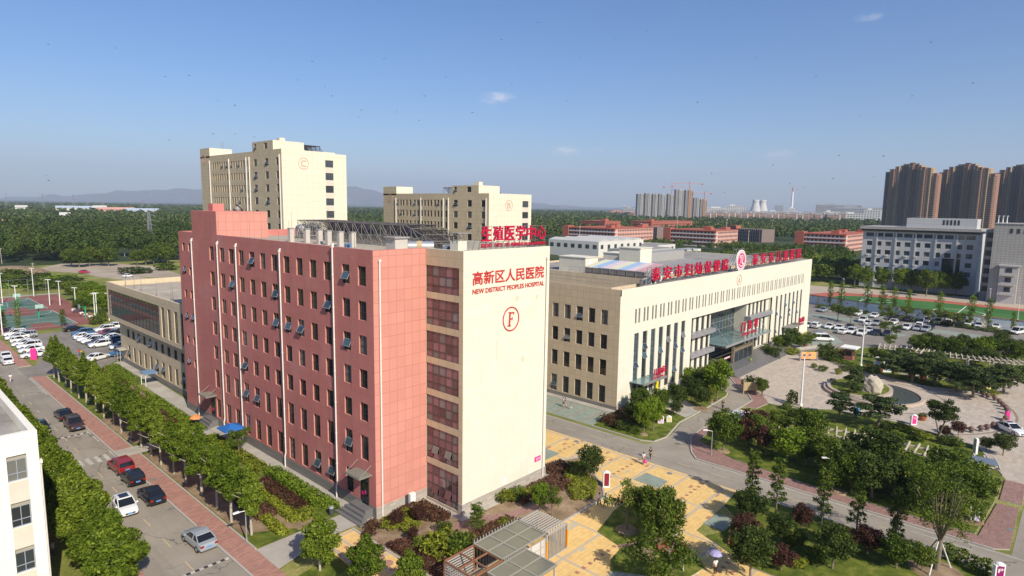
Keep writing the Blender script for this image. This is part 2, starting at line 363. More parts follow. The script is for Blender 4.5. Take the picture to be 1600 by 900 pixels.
# ================================================================== GROUND
def sheet(name, pts, z, mat):
    mb = MB(); mb.face([(p[0], p[1], z) for p in pts]); return structure(name, mb, mat)
def slab(name, pts, z, mat, kerb=True):
    mb = MB(); mb.prism(pts, -.05, z, 0, 1); return structure(name, mb, [mat, m_kerb])
def kerb(name, pts, w=.18, h=.15):
    mb = MB()
    for a, b in zip(pts[:-1], pts[1:]):
        dx, dy = b[0]-a[0], b[1]-a[1]; L = math.hypot(dx, dy); nx, ny = -dy/L*w/2, dx/L*w/2
        mb.prism([(a[0]-nx, a[1]-ny), (b[0]-nx, b[1]-ny), (b[0]+nx, b[1]+ny), (a[0]+nx, a[1]+ny)], -.05, h)
    return structure(name, mb, m_kerb)
def smooth(pts, n=6):
    out = []
    for i in range(len(pts)-1):
        p0 = pts[max(i-1, 0)]; p1 = pts[i]; p2 = pts[i+1]; p3 = pts[min(i+2, len(pts)-1)]
        for k in range(n):
            t = k/n
            out.append(tuple(.5*((2*p1[j])+(-p0[j]+p2[j])*t+(2*p0[j]-5*p1[j]+4*p2[j]-p3[j])*t*t+(-p0[j]+3*p1[j]-3*p2[j]+p3[j])*t**3) for j in range(2)))
    return out+[pts[-1]]
mb = MB(); mb.face([(21000*math.cos(2*math.pi*i/64), 21000*math.sin(2*math.pi*i/64), 0) for i in range(64)])
structure('ground', mb, m_field)
sheet('near_ground', [(-150, -120), (210, -120), (290, 60), (230, 240), (80, 330), (-30, 335), (-150, 250)], .006, m_lawn2)
# avenue beside the red wing
sheet('road', [(-26.5, -80), (-20.1, -80), (-20.1, 260), (-26.5, 260)], .02, m_asphalt)
sheet('car_park_paving', [(-20.5, 94.5), (-8.5, 93.5), (-5, 98.5), (7, 98.5), (7, 139), (-3, 139.6), (-15.2, 139), (-15.4, 112), (-17.5, 104), (-20.5, 104)], .024, m_asphalt2)
slab('pavement', [(-20.1, -80), (-18.0, -80), (-18.0, 93), (-19.0, 94.3), (-20.1, 94.3)], .12, m_brickwalk)
kerb('kerb', [(-20.12, -80), (-20.12, 94.3)])
kerb('kerb', [(-17.95, 9.2), (-17.95, 41.9)], .16, .2); kerb('kerb', [(-17.95, 45), (-17.95, 93)], .16, .2)
slab('pavement', [(-20.1, 260), (-20.1, 104.4), (-18.2, 104.4), (-18.2, 140), (-18.2, 260)], .12, m_brickwalk)
slab('pavement', [(-28.6, -80), (-26.5, -80), (-26.5, 250), (-28.6, 250)], .12, m_brickwalk)
sheet('cross_path', [(-20.1, 41.9), (-8.3, 41.9), (-8.3, 44.9), (-20.1, 44.9)], .128, m_concrete)
sheet('lawn', [(-17.9, 9.3), (-8.3, 9.3), (-8.3, 93), (-17.9, 93)], .10, m_lawn)
for i_, pts in enumerate(([(-13.4, 9.5), (-10.6, 9.5), (-10.6, 13.0), (-13.4, 12.6)], [(-17.7, 13), (-12.4, 9.4), (-12.6, 17), (-15.0, 20), (-14.8, 41), (-17.7, 41)], [(-17.7, 46), (-15, 46), (-15, 60), (-17.7, 60)], [(-14.5, 58), (-9, 58), (-9, 92), (-14.5, 88)])):
    sheet('soil_bed', pts, .106+.005*i_, m_soil)
slab('wall_walk', [(-8.25, 9.9), (-6.7, 9.9), (-6.7, 57), (-5.4, 57), (-4.3, 96), (-6.3, 96), (-8.25, 57)], .13, m_concrete)
sheet('entrance_path', [(-18, 4.6), (-18, 9.1), (-8.4, 9.3), (-6.7, 9.3), (-6.7, 5.9), (-9.5, 6.2), (-12.7, 6.2)], .128, m_concrete)
# paint on the avenue
mb = MB()
for y in (5.2, 11, 16.5, 22, 27.2, 32.7, 38.2, 43.5, 49, 54.5, 60, 65.5, 71, 76.5, 82): mb.face([(-23.31, y-1, .025), (-23.19, y-1, .025), (-23.19, y+1, .025), (-23.31, y+1, .025)])
structure('road_dashes', mb, m_yellowpaint)
mb = MB()
for i in range(6):
    x = -20.95-i*.95; mb.face([(x-.48, 42.4, .026), (x, 42.4, .026), (x, 44.9, .026), (x-.48, 44.9, .026)])
for y0, y1 in ((39.6, 46), (50.3, 56.3), (80, 94)): mb.face([(-20.42, y0, .026), (-20.28, y0, .026), (-20.28, y1, .026), (-20.42, y1, .026)])
structure('road_lines', mb, m_line)
for yb_ in (9.55, 55.1):
    mb = MB()
    for i in range(16): mb.box(-26.2+i*.37, -25.83+i*.37-.005, yb_, yb_+.3, .02, .06, i % 2)
    structure('speed_bump', mb, [m_dark, m_line])
mb = MB()
for i in range(10): mb.face([(-15.2, 112+i*2.7, .03), (-10.4, 112+i*2.7, .03), (-10.4, 112.1+i*2.7, .03), (-15.2, 112.1+i*2.7, .03)])
for i in range(9):
    mb.face([(-2.2, 107+i*2.7, .03), (3, 107+i*2.7, .03), (3, 107.1+i*2.7, .03), (-2.2, 107.1+i*2.7, .03)])
structure('parking_lines', mb, m_line)
for i, (px, py) in enumerate(((240, 751), (143, 681), (268, 795), (1120, 715), (1395, 775), (1578, 829), (62, 600), (900, 690), (1046, 740), (1170, 745), (178, 716))):
    p = G(px, py); mb = MB(); mb.lathe([(.36, 0), (.36, .012), (.0, .014)], 14, 0, (p[0], p[1], .125 if i in (0, 1, 4, 5, 6) else .032)); tag(mb.build('manhole_cover', [m_steel]), 'round dark iron manhole cover let into the paving', 'manhole cover', 'iron manhole covers')
# ball courts
m_courtred = ground('court_red', [(.20,.075,.065), (.25,.10,.085), (.30,.13,.11)], .1, .9, .1, 3.0)
m_courtgreen = ground('court_green', [(.075,.13,.105), (.10,.165,.13), (.135,.20,.16)], .1, .9, .1, 3.0)
sheet('court_surface', [(-34, 142), (5.0, 146.5), (8.0, 214), (-34, 213)], .03, m_courtred)
mb, ml, mk = MB(), MB(), MB()
for cx in (-7.5, -24):
    for y0 in (149, 182):
        mb.face([(cx-7, y0, .036), (cx+7, y0, .036), (cx+7, y0+28, .036), (cx-7, y0+28, .036)])
        for x in (-7, 7): ml.face([(cx+x-.06, y0, .044), (cx+x+.06, y0, .044), (cx+x+.06, y0+28, .044), (cx+x-.06, y0+28, .044)])
        for yy in (0, 14, 28): ml.face([(cx-7, y0+yy-.06, .044), (cx+7, y0+yy-.06, .044), (cx+7, y0+yy+.06, .044), (cx-7, y0+yy+.06, .044)])
        for yy, sg in ((0, 1), (28, -1)):
            mk.face([(cx-2.4, y0+yy, .041), (cx+2.4, y0+yy, .041), (cx+2.4, y0+yy+sg*5.8, .041), (cx-2.4, y0+yy+sg*5.8, .041)])
            arc = [(cx+6.5*math.cos(t)*1.0, y0+yy+sg*(1.2+6.5*math.sin(t))) for t in np.linspace(0, math.pi, 15)]
            for a, b in zip(arc[:-1], arc[1:]):
                n = Vector((b[0]-a[0], b[1]-a[1])).normalized(); ml.face([(a[0]-n.y*.06, a[1]+n.x*.06, .044), (b[0]-n.y*.06, b[1]+n.x*.06, .044), (b[0]+n.y*.06, b[1]-n.x*.06, .044), (a[0]+n.y*.06, a[1]-n.x*.06, .044)])
structure('court_green_areas', mb, m_courtgreen); structure('court_lines', ml, m_white); structure('court_key_areas', mk, m_courtred)
sheet('path', [(-34, 214), (9, 215.5), (9, 217.5), (-34, 216)], .04, m_concrete)
sheet('bare_lot', [G(58, 420), G(95, 412), G(170, 411), G(245, 416), G(284, 430), G(284, 436), G(215, 432), G(190, 437), G(160, 434), G(128, 427), G(80, 424)], .03, m_dirt)
sheet('dirt_track', [G(160, 428), G(215, 432), G(284, 445), G(284, 452), G(205, 441)], .036, m_dirt)
# forecourt
sheet('garden_soil', [(-9.4, 5.4), (-9.4, -8.2), (14, -8.4), (16.6, -6.4), (21.3, .4), (18.5, 1.5), (14.4, 2.2), (14, 40), (-6, 40), (-6.6, 5.4)], .05, m_soil)
sheet('forecourt_paving', [(-12.7, 6.1), (-9.45, 6.1), (-9.45, -8.3), (14.0, -8.5), (16.7, -6.4), (21.4, .4), (18.6, 1.6), (14.6, 2.3), (14.6, 55), (26.4, 55), (26.4, -18.6), (21.5, -19.1), (14.6, -19.3), (11.8, -26), (13, -45), (-14, -45), (-14, 0)], .03, m_yellow)
kerb('kerb', [(-9.45, 6.1), (-9.45, -8.3), (14.0, -8.5), (16.7, -6.4), (21.4, .4), (18.6, 1.6), (14.6, 2.3)], .22, .12)
kerb('kerb', [(-12.75, 6.1), (-13.2, -3), (-13.9, -14)], .22, .12)
pk = smooth([G(585, 864), G(640, 842), G(700, 828), G(745, 813), G(790, 806), (9, -5)], 5)
mb = MB()
for a, b in zip(pk[:-1], pk[1:]):
    n = Vector((b[0]-a[0], b[1]-a[1])).normalized()*.6; mb.face([(a[0]-n.y, a[1]+n.x, .066), (b[0]-n.y, b[1]+n.x, .066), (b[0]+n.y, b[1]-n.x, .066), (a[0]+n.y, a[1]-n.x, .066)][::-1])
structure('garden_path', mb, m_brickwalk2)
slab('wall_apron', [(-.9, 5.8), (-.9, -.9), (14.6, -.9), (14.6, 0), (0, 0), (0, 5.8)], .09, m_concrete)
mb = MB()
for pts in ([(20.4, -8.3), (23.3, -8.4), (23.0, -11.6), (20.4, -11.8)], [(16.4, -19.1), (19.5, -19.3), (19.5, -21.4), (16.4, -21.4)], [(5.6, -22.5), (1.6, -24.4), (-1, -19), (2.4, -17)], [(17.5, 3), (20.5, 3), (20.5, 6.2), (17.5, 6.2)]):
    mb.face([(p[0], p[1], .045) for p in pts])
structure('green_tile_squares', mb, m_tiles_green)
for c in ((-10.7, -.2), (-10.7, -1.5)): 
    mb = MB(); mb.face([(c[0]+.55*math.cos(t), c[1]+.55*math.sin(t), .047) for t in np.linspace(0, 6.1, 16)]); structure('round_inlay', mb, m_brickwalk)
slab('lawn', [(7.3, -12.2), (6.4, -15.6), (3.9, -16), (2.4, -17), (5.6, -22.5), (9.3, -23), (9.9, -20.5), (12.3, -17.5), (14.2, -13.6), (15.5, -10.8), (12, -11.0)], .1, m_lawn)
mb = MB(); mb.face([(6.4, -15.5, .107), (10.5, -17.8, .107), (10.7, -17.5, .107), (6.6, -15.1, .107)]); structure('stepping_path', mb, m_brickwalk2)
slab('lawn', [(21.5, -19.2), (26.3, -18.7), (26.3, -47), (12.8, -47), (11.9, -26), (14.2, -20.5), (16.3, -21.5), (19.6, -21.5)], .1, m_lawn)
slab('lawn', [(-13.3, 3.2), (-17.6, 2.4), (-17.6, -16), (-13.8, -10)], .1, m_lawn)
# second road, its pavement, the side road and the islands
sheet('road', [(26.4, 95), (31.5, 95), (31.5, -80), (26.4, -80)], .02, m_asphalt)
sheet('side_road', [(31.4, -3.4), (33.0, -4.2), (36, -4.6), (43, -3.0), (51.6, -2.9), (61, -2.5), (63.4, -1.8), (66, 1.1), (69.5, 5.5), (75, 5.5), (74, 2.4), (70.2, -.1), (65.3, -4.5), (62, -6.6), (57.8, -6.7), (43.1, -6.6), (38.4, -7), (34.6, -8.6), (33.4, -9.6), (31.4, -11)], .024, m_asphalt)
mb = MB()
for y in (12, 7.5, 3, -1.5, -6, -10.6, -15.2, -19.8, -24.4, -29, -33.6, -38.2): mb.face([(28.75, y-.9, .025), (28.88, y-.9, .025), (28.88, y+.9, .025), (28.75, y+.9, .025)])
structure('road_dashes', mb, m_yellowpaint)
mb = MB()
for y0, y1 in ((-60, -10.5), (2, 20)): mb.face([(31.1, y0, .025), (31.23, y0, .025), (31.23, y1, .025), (31.1, y1, .025)])
for y0, y1 in ((-40.5, -38.2), (-37.8, -35.4)): mb.face([(30.0, y0, .025), (30.12, y0, .025), (30.12, y1, .025), (30.0, y1, .025)])
structure('road_lines', mb, m_line)
slab('pavement', [(31.6, -11), (33.4, -9.4), (34.8, -8.4), (38.4, -6.8), (43.1, -6.4), (44.2, -7.6), (38.0, -8.2), (36.6, -10.4), (34.9, -14.5), (33.6, -25), (33.6, -36.5), (33.6, -40.6), (44, -41.3), (44, -43.2), (32.6, -43.2), (31.6, -42)], .12, m_brickwalk2)
slab('pavement', [(45.4, -41.4), (52.5, -41.4), (52.5, -43.4), (45.4, -43.4)], .12, m_brickwalk2)
kerb('kerb', [(31.55, -42), (31.55, -11), (33.4, -9.4), (38.4, -6.8), (43.1, -6.4), (57.8, -6.5), (62, -6.4), (65.3, -4.3), (70.2, .1), (73.8, 2.6)])
kerb('kerb', [(26.4, -47), (26.4, -18.7)], .18, .14)
kerb('kerb', [(32.2, 6.0), (32.2, -2.2), (33.0, -3.9), (36, -4.3), (43, -2.7), (51.6, -2.6), (61, -2.2), (63.1, -1.6), (65.7, 1.3), (69.0, 5.5)], .2, .15)
slab('pavement', [(57.8, -6.7), (62, -6.6), (65.3, -4.5), (70.2, -.1), (73.8, 2.4), (75, 1.2), (71, -1.5), (66.5, -6.5), (62.5, -9), (58.2, -8.6)], .1, m_brickwalk2)
slab('lawn', [(32.3, 6), (32.3, -2.2), (33.0, -3.8), (36, -4.2), (43, -2.6), (51.6, -2.5), (61, -2.1), (63.1, -1.6), (65.7, 1.3), (69, 5.5), (69, 7), (41, 7)], .1, m_lawn)
sheet('clinic_path', [(45.5, -2.4), (51, -2.4), (53.5, 1.6), (54.5, 7), (47.6, 7), (47.2, 1.5)], .106, m_concrete)
sheet('parking_bays', [(32.3, 50), (32.3, 6.1), (40.2, 7.6), (40.2, 50)], .028, m_tiles_green)
mb = MB()
for i in range(12): mb.face([(32.3, 8.2+i*2.9, .034), (39, 8.5+i*2.9, .034), (39, 8.65+i*2.9, .034), (32.3, 8.35+i*2.9, .034)])
structure('parking_lines', mb, m_brickwalk)
slab('wall_walk', [(40.62, 7.2), (39.2, 7.2), (39.2, 60), (40.62, 60)], .12, m_concrete)
# garden south of the plaza
slab('lawn', [(43.8, -7.8), (58, -8.9), (62.3, -9.2), (62.5, -13.2), (66.6, -17.8), (67.1, -27), (64.3, -35.3), (63.3, -37.6), (54, -41), (44, -41), (33.9, -40.3), (33.9, -25), (35.1, -14.6), (36.8, -10.5), (38.2, -8.4)], .09, m_lawn)
sheet('plaza_paving', [(75, 1.2), (74.2, 2.4), (76, 5), (108, 5), (108.4, -.5), (103.4, -6.4), (98.7, -13.9), (95.5, -22), (94.3, -27), (96.3, -33), (99, -36.2), (130, -41), (130, -60), (47, -60), (47.5, -43.5), (53.5, -41.2), (63.5, -37.7), (64.5, -35.4), (67.3, -27), (66.8, -17.8), (62.5, -13.2), (62.5, -9), (66.5, -6.5), (71, -1.5)], .02, m_plaza)
kerb('kerb', [(108.4, -.5), (103.4, -6.4), (98.7, -13.9), (95.5, -22), (94.3, -27), (96.3, -33), (99, -36.2), (130, -41)], .22, .15)
kerb('kerb', [(54, -41.1), (63.5, -37.7), (64.5, -35.4), (67.3, -27), (66.8, -17.8), (62.5, -13.2), (62.4, -9.1)], .22, .15)
sheet('cross_road', [(31.5, -43.4), (47, -43.6), (47, -60), (31.5, -60)], .024, m_asphalt)
mb = MB()
for k in range(-1, 7):
    r = 11+k*3.1
    for i in range(40):
        a0, a1 = -math.pi*.9+i*math.pi*.9/40, -math.pi*.9+(i+1)*math.pi*.9/40
        P = lambda a, rr: (82+rr*math.cos(a), -20.2+rr*math.sin(a), .026)
        if k in (0, 3): mb.face([P(a0, r), P(a1, r), P(a1, r+.35), P(a0, r+.35)])
structure('paving_rings', mb, blocks('ring_paving', (.27, .215, .17), .6, .3, (.22, .18, .14), .1, 'ground', .02))
# lawn and car park beyond the plaza
slab('lawn', [(108.6, -.5), (103.6, -6.4), (98.9, -13.9), (95.7, -22), (94.5, -27), (96.5, -33), (99.2, -36), (130, -40.8), (142, -40), (134, -24), (126, -12), (118, -6), (112, -3)], .09, m_lawn)
sheet('garden_path', [(104, -14), (101, -22), (103, -32), (104.6, -32), (102.6, -22), (105.5, -14.4)], .1, m_concrete)
sheet('car_park_paving', [(108, 6), (108.6, -.4), (112, -2.9), (118, -5.9), (126, -12), (134, -24), (142, -39), (150, -60), (177.5, -60), (181.2, -20), (181.7, -5.5), (190.2, 27), (192, 36), (134.6, 36), (134.6, 6)], .024, m_asphalt2)
mb = MB()
for x0, y0, n in ((128, -4, 12), (148, 3, 14), (166, 0, 12)):
    pass
for pts in ([(112.5, 5.5), (114, -1.6), (126, -4), (133.6, 0), (133.6, 5.5)], [(140, 12), (142, -12), (150, -14), (149, 12)], [(160, 16), (158, -30), (164, -30), (167, 16)], [(176, 14), (172, -34), (178, -34), (183, 12)]):
    mb.face([(p[0], p[1], .03) for p in pts])
structure('parking_bays', mb, m_tiles_green)
# sports field behind the painted wall
m_turf = ground('sports_turf', [(.035,.115,.03), (.05,.15,.04), (.07,.18,.05)], .05, .95, .2, 4.0)
m_track = ground('running_track', [(.36,.10,.07), (.43,.13,.09), (.48,.16,.12)], .05, .9, .1, 3.0)
m_sand = ground('track_apron', [(.36,.29,.22), (.42,.35,.27), (.48,.40,.32)], .05, .9, .1, 3.0)
sheet('field_apron', [(192.5, 34), (181.8, -5.5), (181.3, -20), (177.4, -60), (258, -60), (252, 20), (246, 40)], .03, m_sand)
sheet('running_track', [(193, 30), (183, -8), (181, -60), (231, -60), (236, -8), (234, 14), (228, 27), (215, 32)], .036, m_track)
sheet('sports_pitch', [(198, 23), (190, -8), (187, -60), (224, -60), (228.5, -8), (226, 14), (219, 22)], .042, m_turf)
mb = MB()
def arcline(mb, cx, cy, r, a0, a1, z, w=.15, n=24):
    for i in range(n):
        a, b = a0+(a1-a0)*i/n, a0+(a1-a0)*(i+1)/n
        mb.face([(cx+(r-w)*math.cos(a), cy+(r-w)*math.sin(a), z), (cx+(r-w)*math.cos(b), cy+(r-w)*math.sin(b), z), (cx+(r+w)*math.cos(b), cy+(r+w)*math.sin(b), z), (cx+(r+w)*math.cos(a), cy+(r+w)*math.sin(a), z)])
arcline(mb, 207, -18, 7, 0, 6.283, .05); arcline(mb, 216, 8, 5, 3.3, 6.1, .05)
mb.face([(189, -18.1, .05), (225, -18.1, .05), (225, -17.8, .05), (189, -17.8, .05)]); mb.face([(209, 12, .05), (223, 12, .05), (223, 12.3, .05), (209, 12.3, .05)])
structure('pitch_lines', mb, m_white)
# hills on the horizon
def ridge(name, prof, t, depth, mat):
    mb = MB(); n = len(prof); rings = []
    xs = np.linspace(prof[0][0], prof[-1][0], 220); hs_ = np.interp(xs, [p[0] for p in prof], [p[1]*.95 for p in prof])
    rg = np.random.default_rng(3); rough = np.zeros(220)
    for o in range(5): rough += np.interp(np.arange(220), np.linspace(0, 219, 8*2**o), rg.normal(0, 1, 8*2**o))*(46 if o > 0 else 18)/1.35**o
    for k, (kd, kh) in enumerate(((0, 0), (.25, .45), (.42, .8), (.55, 1.0), (.75, .6), (1.0, 0))):
        ring = []
        for i, (x, h) in enumerate(zip(xs, hs_)):
            p = D(x, 320, t+depth*(kd+.05*math.sin(i*.7+k))); z = max(0, h*kh+rough[i]*kh*min(1, h/80)*(1+.6*math.sin(k*2.1+i*.37)))
            ring.append((p[0], p[1], z-2))
        rings.append(ring)
    mb.loft(rings, 0, False, False)
    return tag(mb.build(name, mat, smooth=True), kind='structure')
m_hill = ground('hillside', [(.05,.06,.04), (.09,.09,.06), (.22,.19,.15)], .004, .95, .3, .02)
ridge('hills', [(-330, 0), (-120, 60), (0, 90), (60, 110), (110, 130), (150, 190), (200, 280), (240, 300), (275, 370), (320, 430), (380, 460), (440, 470), (500, 480), (545, 440), (575, 380), (640, 240), (700, 170), (760, 110), (900, 60), (1100, 30), (1300, 0)], 12500, 3500, m_hill)

# ================================================================== BUILDING HELPERS
def wall(mb, axis, c, u0, u1, z0, z1, holes=(), depth=.25, out=-1, m=0, mr=None):
    """wall sheet on axis=c with rectangular openings (ua, ub, za, zb) and their reveals"""
    mr = m if mr is None else mr
    P = (lambda u, z, d=0: (c-out*d, u, z)) if axis == 'x' else (lambda u, z, d=0: (u, c-out*d, z))
    us = sorted({u0, u1, *[h[0] for h in holes], *[h[1] for h in holes]}); zs = sorted({z0, z1, *[h[2] for h in holes], *[h[3] for h in holes]})
    us = [u for u in us if u0-1e-6 <= u <= u1+1e-6]; zs = [z for z in zs if z0-1e-6 <= z <= z1+1e-6]
    for a, b in zip(zs[:-1], zs[1:]):
        run = None
        for p, q in zip(us[:-1], us[1:]):
            uc, zc = (p+q)/2, (a+b)/2
            if any(h[0] < uc < h[1] and h[2] < zc < h[3] for h in holes):
                if run: mb.face([P(run[0], a), P(run[1], a), P(run[1], b), P(run[0], b)], m); run = None
            else: run = (run[0], q) if run else (p, q)
        if run: mb.face([P(run[0], a), P(run[1], a), P(run[1], b), P(run[0], b)], m)
    for h in holes:
        ua, ub, za, zb = h
        for q in ([P(ua, za), P(ua, zb), P(ua, zb, depth), P(ua, za, depth)], [P(ub, za), P(ub, za, depth), P(ub, zb, depth), P(ub, zb)],
                  [P(ua, za), P(ua, za, depth), P(ub, za, depth), P(ub, za)], [P(ua, zb), P(ub, zb), P(ub, zb, depth), P(ua, zb, depth)]): mb.face(q, mr)
_wm = {}
def win_mesh(w, h, nv, rows, mats, name='window', bar=.06, glass_in=True):
    key = (round(w, 2), round(h, 2), nv, rows, mats[0].name, mats[1].name, glass_in, name)
    if key in _wm: return _wm[key]
    mb = MB(); x, z = w/2, h/2; b = bar
    mb.box(-x, -x+b, -.05, .05, -z, z); mb.box(x-b, x, -.05, .05, -z, z); mb.box(-x+b, x-b, -.05, .05, -z, -z+b); mb.box(-x+b, x-b, -.05, .05, z-b, z)
    for i in range(1, nv+1): xx = -x+w*i/(nv+1); mb.box(xx-b*.4, xx+b*.4, -.045, .04, -z+b, z-b)
    for r in rows: zz = -z+h*r; mb.box(-x+b, x-b, -.047, .042, zz-b*.4, zz+b*.4)
    if glass_in: mb.face([(-x+b, .01, -z+b), (x-b, .01, -z+b), (x-b, .01, z-b), (-x+b, .01, z-b)], 1)
    _wm[key] = mb.mesh(name, mats); return _wm[key]
def pane_mesh(w, h, mat):
    key = ('pane', round(w, 2), round(h, 2), mat.name)
    if key not in _wm:
        mb = MB(); mb.box(-w/2+.04, w/2-.04, 0, .015, -h/2+.04, h/2-.04); _wm[key] = mb.mesh('pane', mat)
    return _wm[key]
def sash_mesh(w, h, name='open_sash'):
    key = ('sash', round(w, 2), round(h, 2))
    if key not in _wm:
        mb = MB(); b = .05; x = w/2
        mb.box(-x, -x+b, -.03, .03, -h, 0); mb.box(x-b, x, -.03, .03, -h, 0); mb.box(-x+b, x-b, -.03, .03, -h, -h+b); mb.box(-x+b, x-b, -.03, .03, -b, 0)
        mb.face([(-x+b, 0, -h+b), (x-b, 0, -h+b), (x-b, 0, -b), (-x+b, 0, -b)], 1); _wm[key] = mb.mesh(name, [m_alum, m_glassblue])
    return _wm[key]
RZ = {('x', -1): -math.pi/2, ('x', 1): math.pi/2, ('y', -1): 0.0, ('y', 1): math.pi}
def put_window(root, axis, c, hole, out=-1, depth=.2, nv=1, rows=(.4,), mats=None, name='window', split=False, open_=None, jitter=.012, bar=.06):
    ua, ub, za, zb = hole; w, h = ub-ua, zb-za; u, z = (ua+ub)/2, (za+zb)/2; mats = mats or [m_frame, m_glass]
    p = (c-out*depth, u, z) if axis == 'x' else (u, c-out*depth, z)
    loc = tuple(p[i]-root.location[i] for i in range(3))
    o = link(name, win_mesh(w, h, nv, rows, mats, name, bar, not split), root, loc, RZ[(axis, out)]+random.uniform(-jitter, jitter)*(not split))
    if split:
        g = link('pane', pane_mesh(w, h, mats[1]), o); g.rotation_euler = (random.uniform(-.006, .006), 0, random.uniform(-.008, .008))
    if open_:
        zt, hh, ang = open_
        s = link('open_sash', sash_mesh(w-.1, hh), o); s.location = (0, -.06, -h/2+h*zt); s.rotation_euler = (-ang, 0, 0)
    return o
def text_geo(s, w, h, depth=.08, bold=0.0, shear=0.0):
    cu = bpy.data.curves.new('t', 'FONT'); cu.body = s; cu.extrude = .01; cu.offset = bold; cu.resolution_u = 3
    o = bpy.data.objects.new('t', cu); C.objects.link(o); bpy.context.view_layer.update()
    me = bpy.data.meshes.new_from_object(o.evaluated_get(bpy.context.evaluated_depsgraph_get()))
    v = np.array([x.co for x in me.vertices]); f = [tuple(p.vertices) for p in me.polygons]
    bpy.data.objects.remove(o); bpy.data.meshes.remove(me); bpy.data.curves.remove(cu)
    lo, hi = v.min(0), v.max(0)
    out = np.zeros_like(v); out[:, 0] = (v[:, 0]-(lo[0]+hi[0])/2)/(hi[0]-lo[0])*w; out[:, 2] = (v[:, 1]-(lo[1]+hi[1])/2)/(hi[1]-lo[1])*h; out[:, 1] = -v[:, 2]/.01*depth/2
    return out, f
def text_part(root, name, s, axis, c, u, z, w, h, mat, out=-1, depth=.06, bold=0.0):
    v, f = text_geo(s, w, h, depth, bold); mb = MB(); mb.add_mesh(v, f)
    p = (c+out*depth*.6, u, z) if axis == 'x' else (u, c+out*depth*.6, z)
    return link(name, mb.mesh(name, mat), root, tuple(p[i]-root.location[i] for i in range(3)), RZ[(axis, out)])
def ring_geo(rx, rz_, w, depth=.06, n=40):
    mb = MB(); pts = []
    rings = []
    for i in range(n+1):
        a = 2*math.pi*i/n; ca, sa = math.cos(a), math.sin(a)
        rings.append([(rx*ca, -depth, rz_*sa), ((rx-w)*ca, -depth, (rz_-w)*sa), ((rx-w)*ca, 0, (rz_-w)*sa), (rx*ca, 0, rz_*sa)])
    mb.loft(rings, 0, True, False); return mb
def ring_part(root, name, axis, c, u, z, rx, rz_, w, mat, out=-1):
    p = (c+out*.01, u, z) if axis == 'x' else (u, c+out*.01, z)
    return link(name, ring_geo(rx, rz_, w).mesh(name, mat), root, tuple(p[i]-root.location[i] for i in range(3)), RZ[(axis, out)])
def rail(mb, pts, h=1.1, step=1.6, r=.025, m=0, bars=2):
    for a, b in zip(pts[:-1], pts[1:]):
        L = math.dist(a[:2], b[:2]); n = max(1, int(L/step))
        for i in range(n+1):
            t = i/n; p = [a[k]+(b[k]-a[k])*t for k in range(3)]; mb.tube(p, (p[0], p[1], p[2]+h), r, r, 5, m)
        for k in range(bars): zz = h*(k+1)/bars; mb.tube((a[0], a[1], a[2]+zz), (b[0], b[1], b[2]+zz), r, r, 5, m)
def ac_unit(mb, x, y, z, s=1.0, m=0, md=1):
    mb.box(x-.45*s, x+.45*s, y-.2*s, y+.2*s, z, z+.7*s, m); mb.tube((x-.12*s, y-.2*s, z+.36*s), (x-.12*s, y-.21*s-.01, z+.36*s), .26*s, .26*s, 14, md)

# ================================================================== BUILDING F (red wing with a cream end)
F = thing('hospital_wing', 'red seven-storey hospital wing with a tall cream end wall reading NEW DISTRICT PEOPLES HOSPITAL', 'building', (0, 0, 0))
XR, YE, H = -6.68, 5.87, 28.0
cols = [7.8, 10.72, 14.3, 17.24, 20.2, 23.2, 26.18, 29.15, 32.1, 35.15, 38.18, 41.05, 44.48]
rows = [(24.35, 26.35), (20.8, 22.8), (17.25, 19.22), (13.68, 15.66), (10.14, 12.1), (5.9, 8.57), (1.45, 4.22)]
hw = []
for yc in cols:
    for (za, zb) in rows:
        if yc < 8 and za < 2: continue
        hw.append((yc-.7, yc+.7, za, zb))
small = [(yc-.5, yc+.5, zb-1.2, zb) for yc in (54.65, 52.4) for _, zb in rows[:6]]
mb = MB(); wall(mb, 'x', XR, YE, 56.5, 1.27, H, hw+small+[(7.1, 8.5, 1.27, 4.1)], .24, -1, 0, 1)
mb.face([(XR, 56.5, 0), (13.7, 56.5, 0), (13.7, 56.5, H), (XR, 56.5, H)])
mb.box(XR, .6, 42.4, 51.1, H-.6, 31.25, 0, 'bsw'); mb.face([(XR, 42.4, H), (XR, 51.1, H), (XR, 51.1, 31.25), (XR, 42.4, 31.25)])
mb.box(-5.2, -3.6, 47, 48.6, 31.25, 32.3)
mb.build('red_wall', [m_red, m_pinkpanel], F)
mb = MB(); wall(mb, 'y', YE, XR, 0, 1.27, H); mb.build('salmon_wall', [m_pinkpanel], F)
mb = MB(); mb.face([(XR+.002, 42.4, H), (.6, 42.4, H-.6), (.6, 42.4, 31.25), (XR+.002, 42.4, 31.25)]); mb.build('stair_block_wall', [m_pinkpanel], F)
m_cframe = flat('curtain_frame', (.10, .075, .075), .4)
m_paneg = flat('pale_pane', (.22, .20, .21), .2)
bands = [(23.43, 26.27), (19.9, 22.74), (16.36, 19.2), (12.82, 15.66), (9.27, 12.12), (5.0, 8.55), (.35, 4.3)]
bh = [(.62, 5.8, a, b) for a, b in bands]
mb = MB(); wall(mb, 'y', 0, 0, 13.7, 1.27, H, (), .2); mb.build('cream_wall', [m_cream], F)
mb = MB(); wall(mb, 'x', 0, 0, YE, 0.3, H, bh, .12); mb.build('shaded_cream_wall', [m_cream_shaded], F)
mb = MB(); wall(mb, 'x', 13.7, 0, 56.5, 1.27, H); mb.build('east_wall', [m_cream], F)
mb = MB()
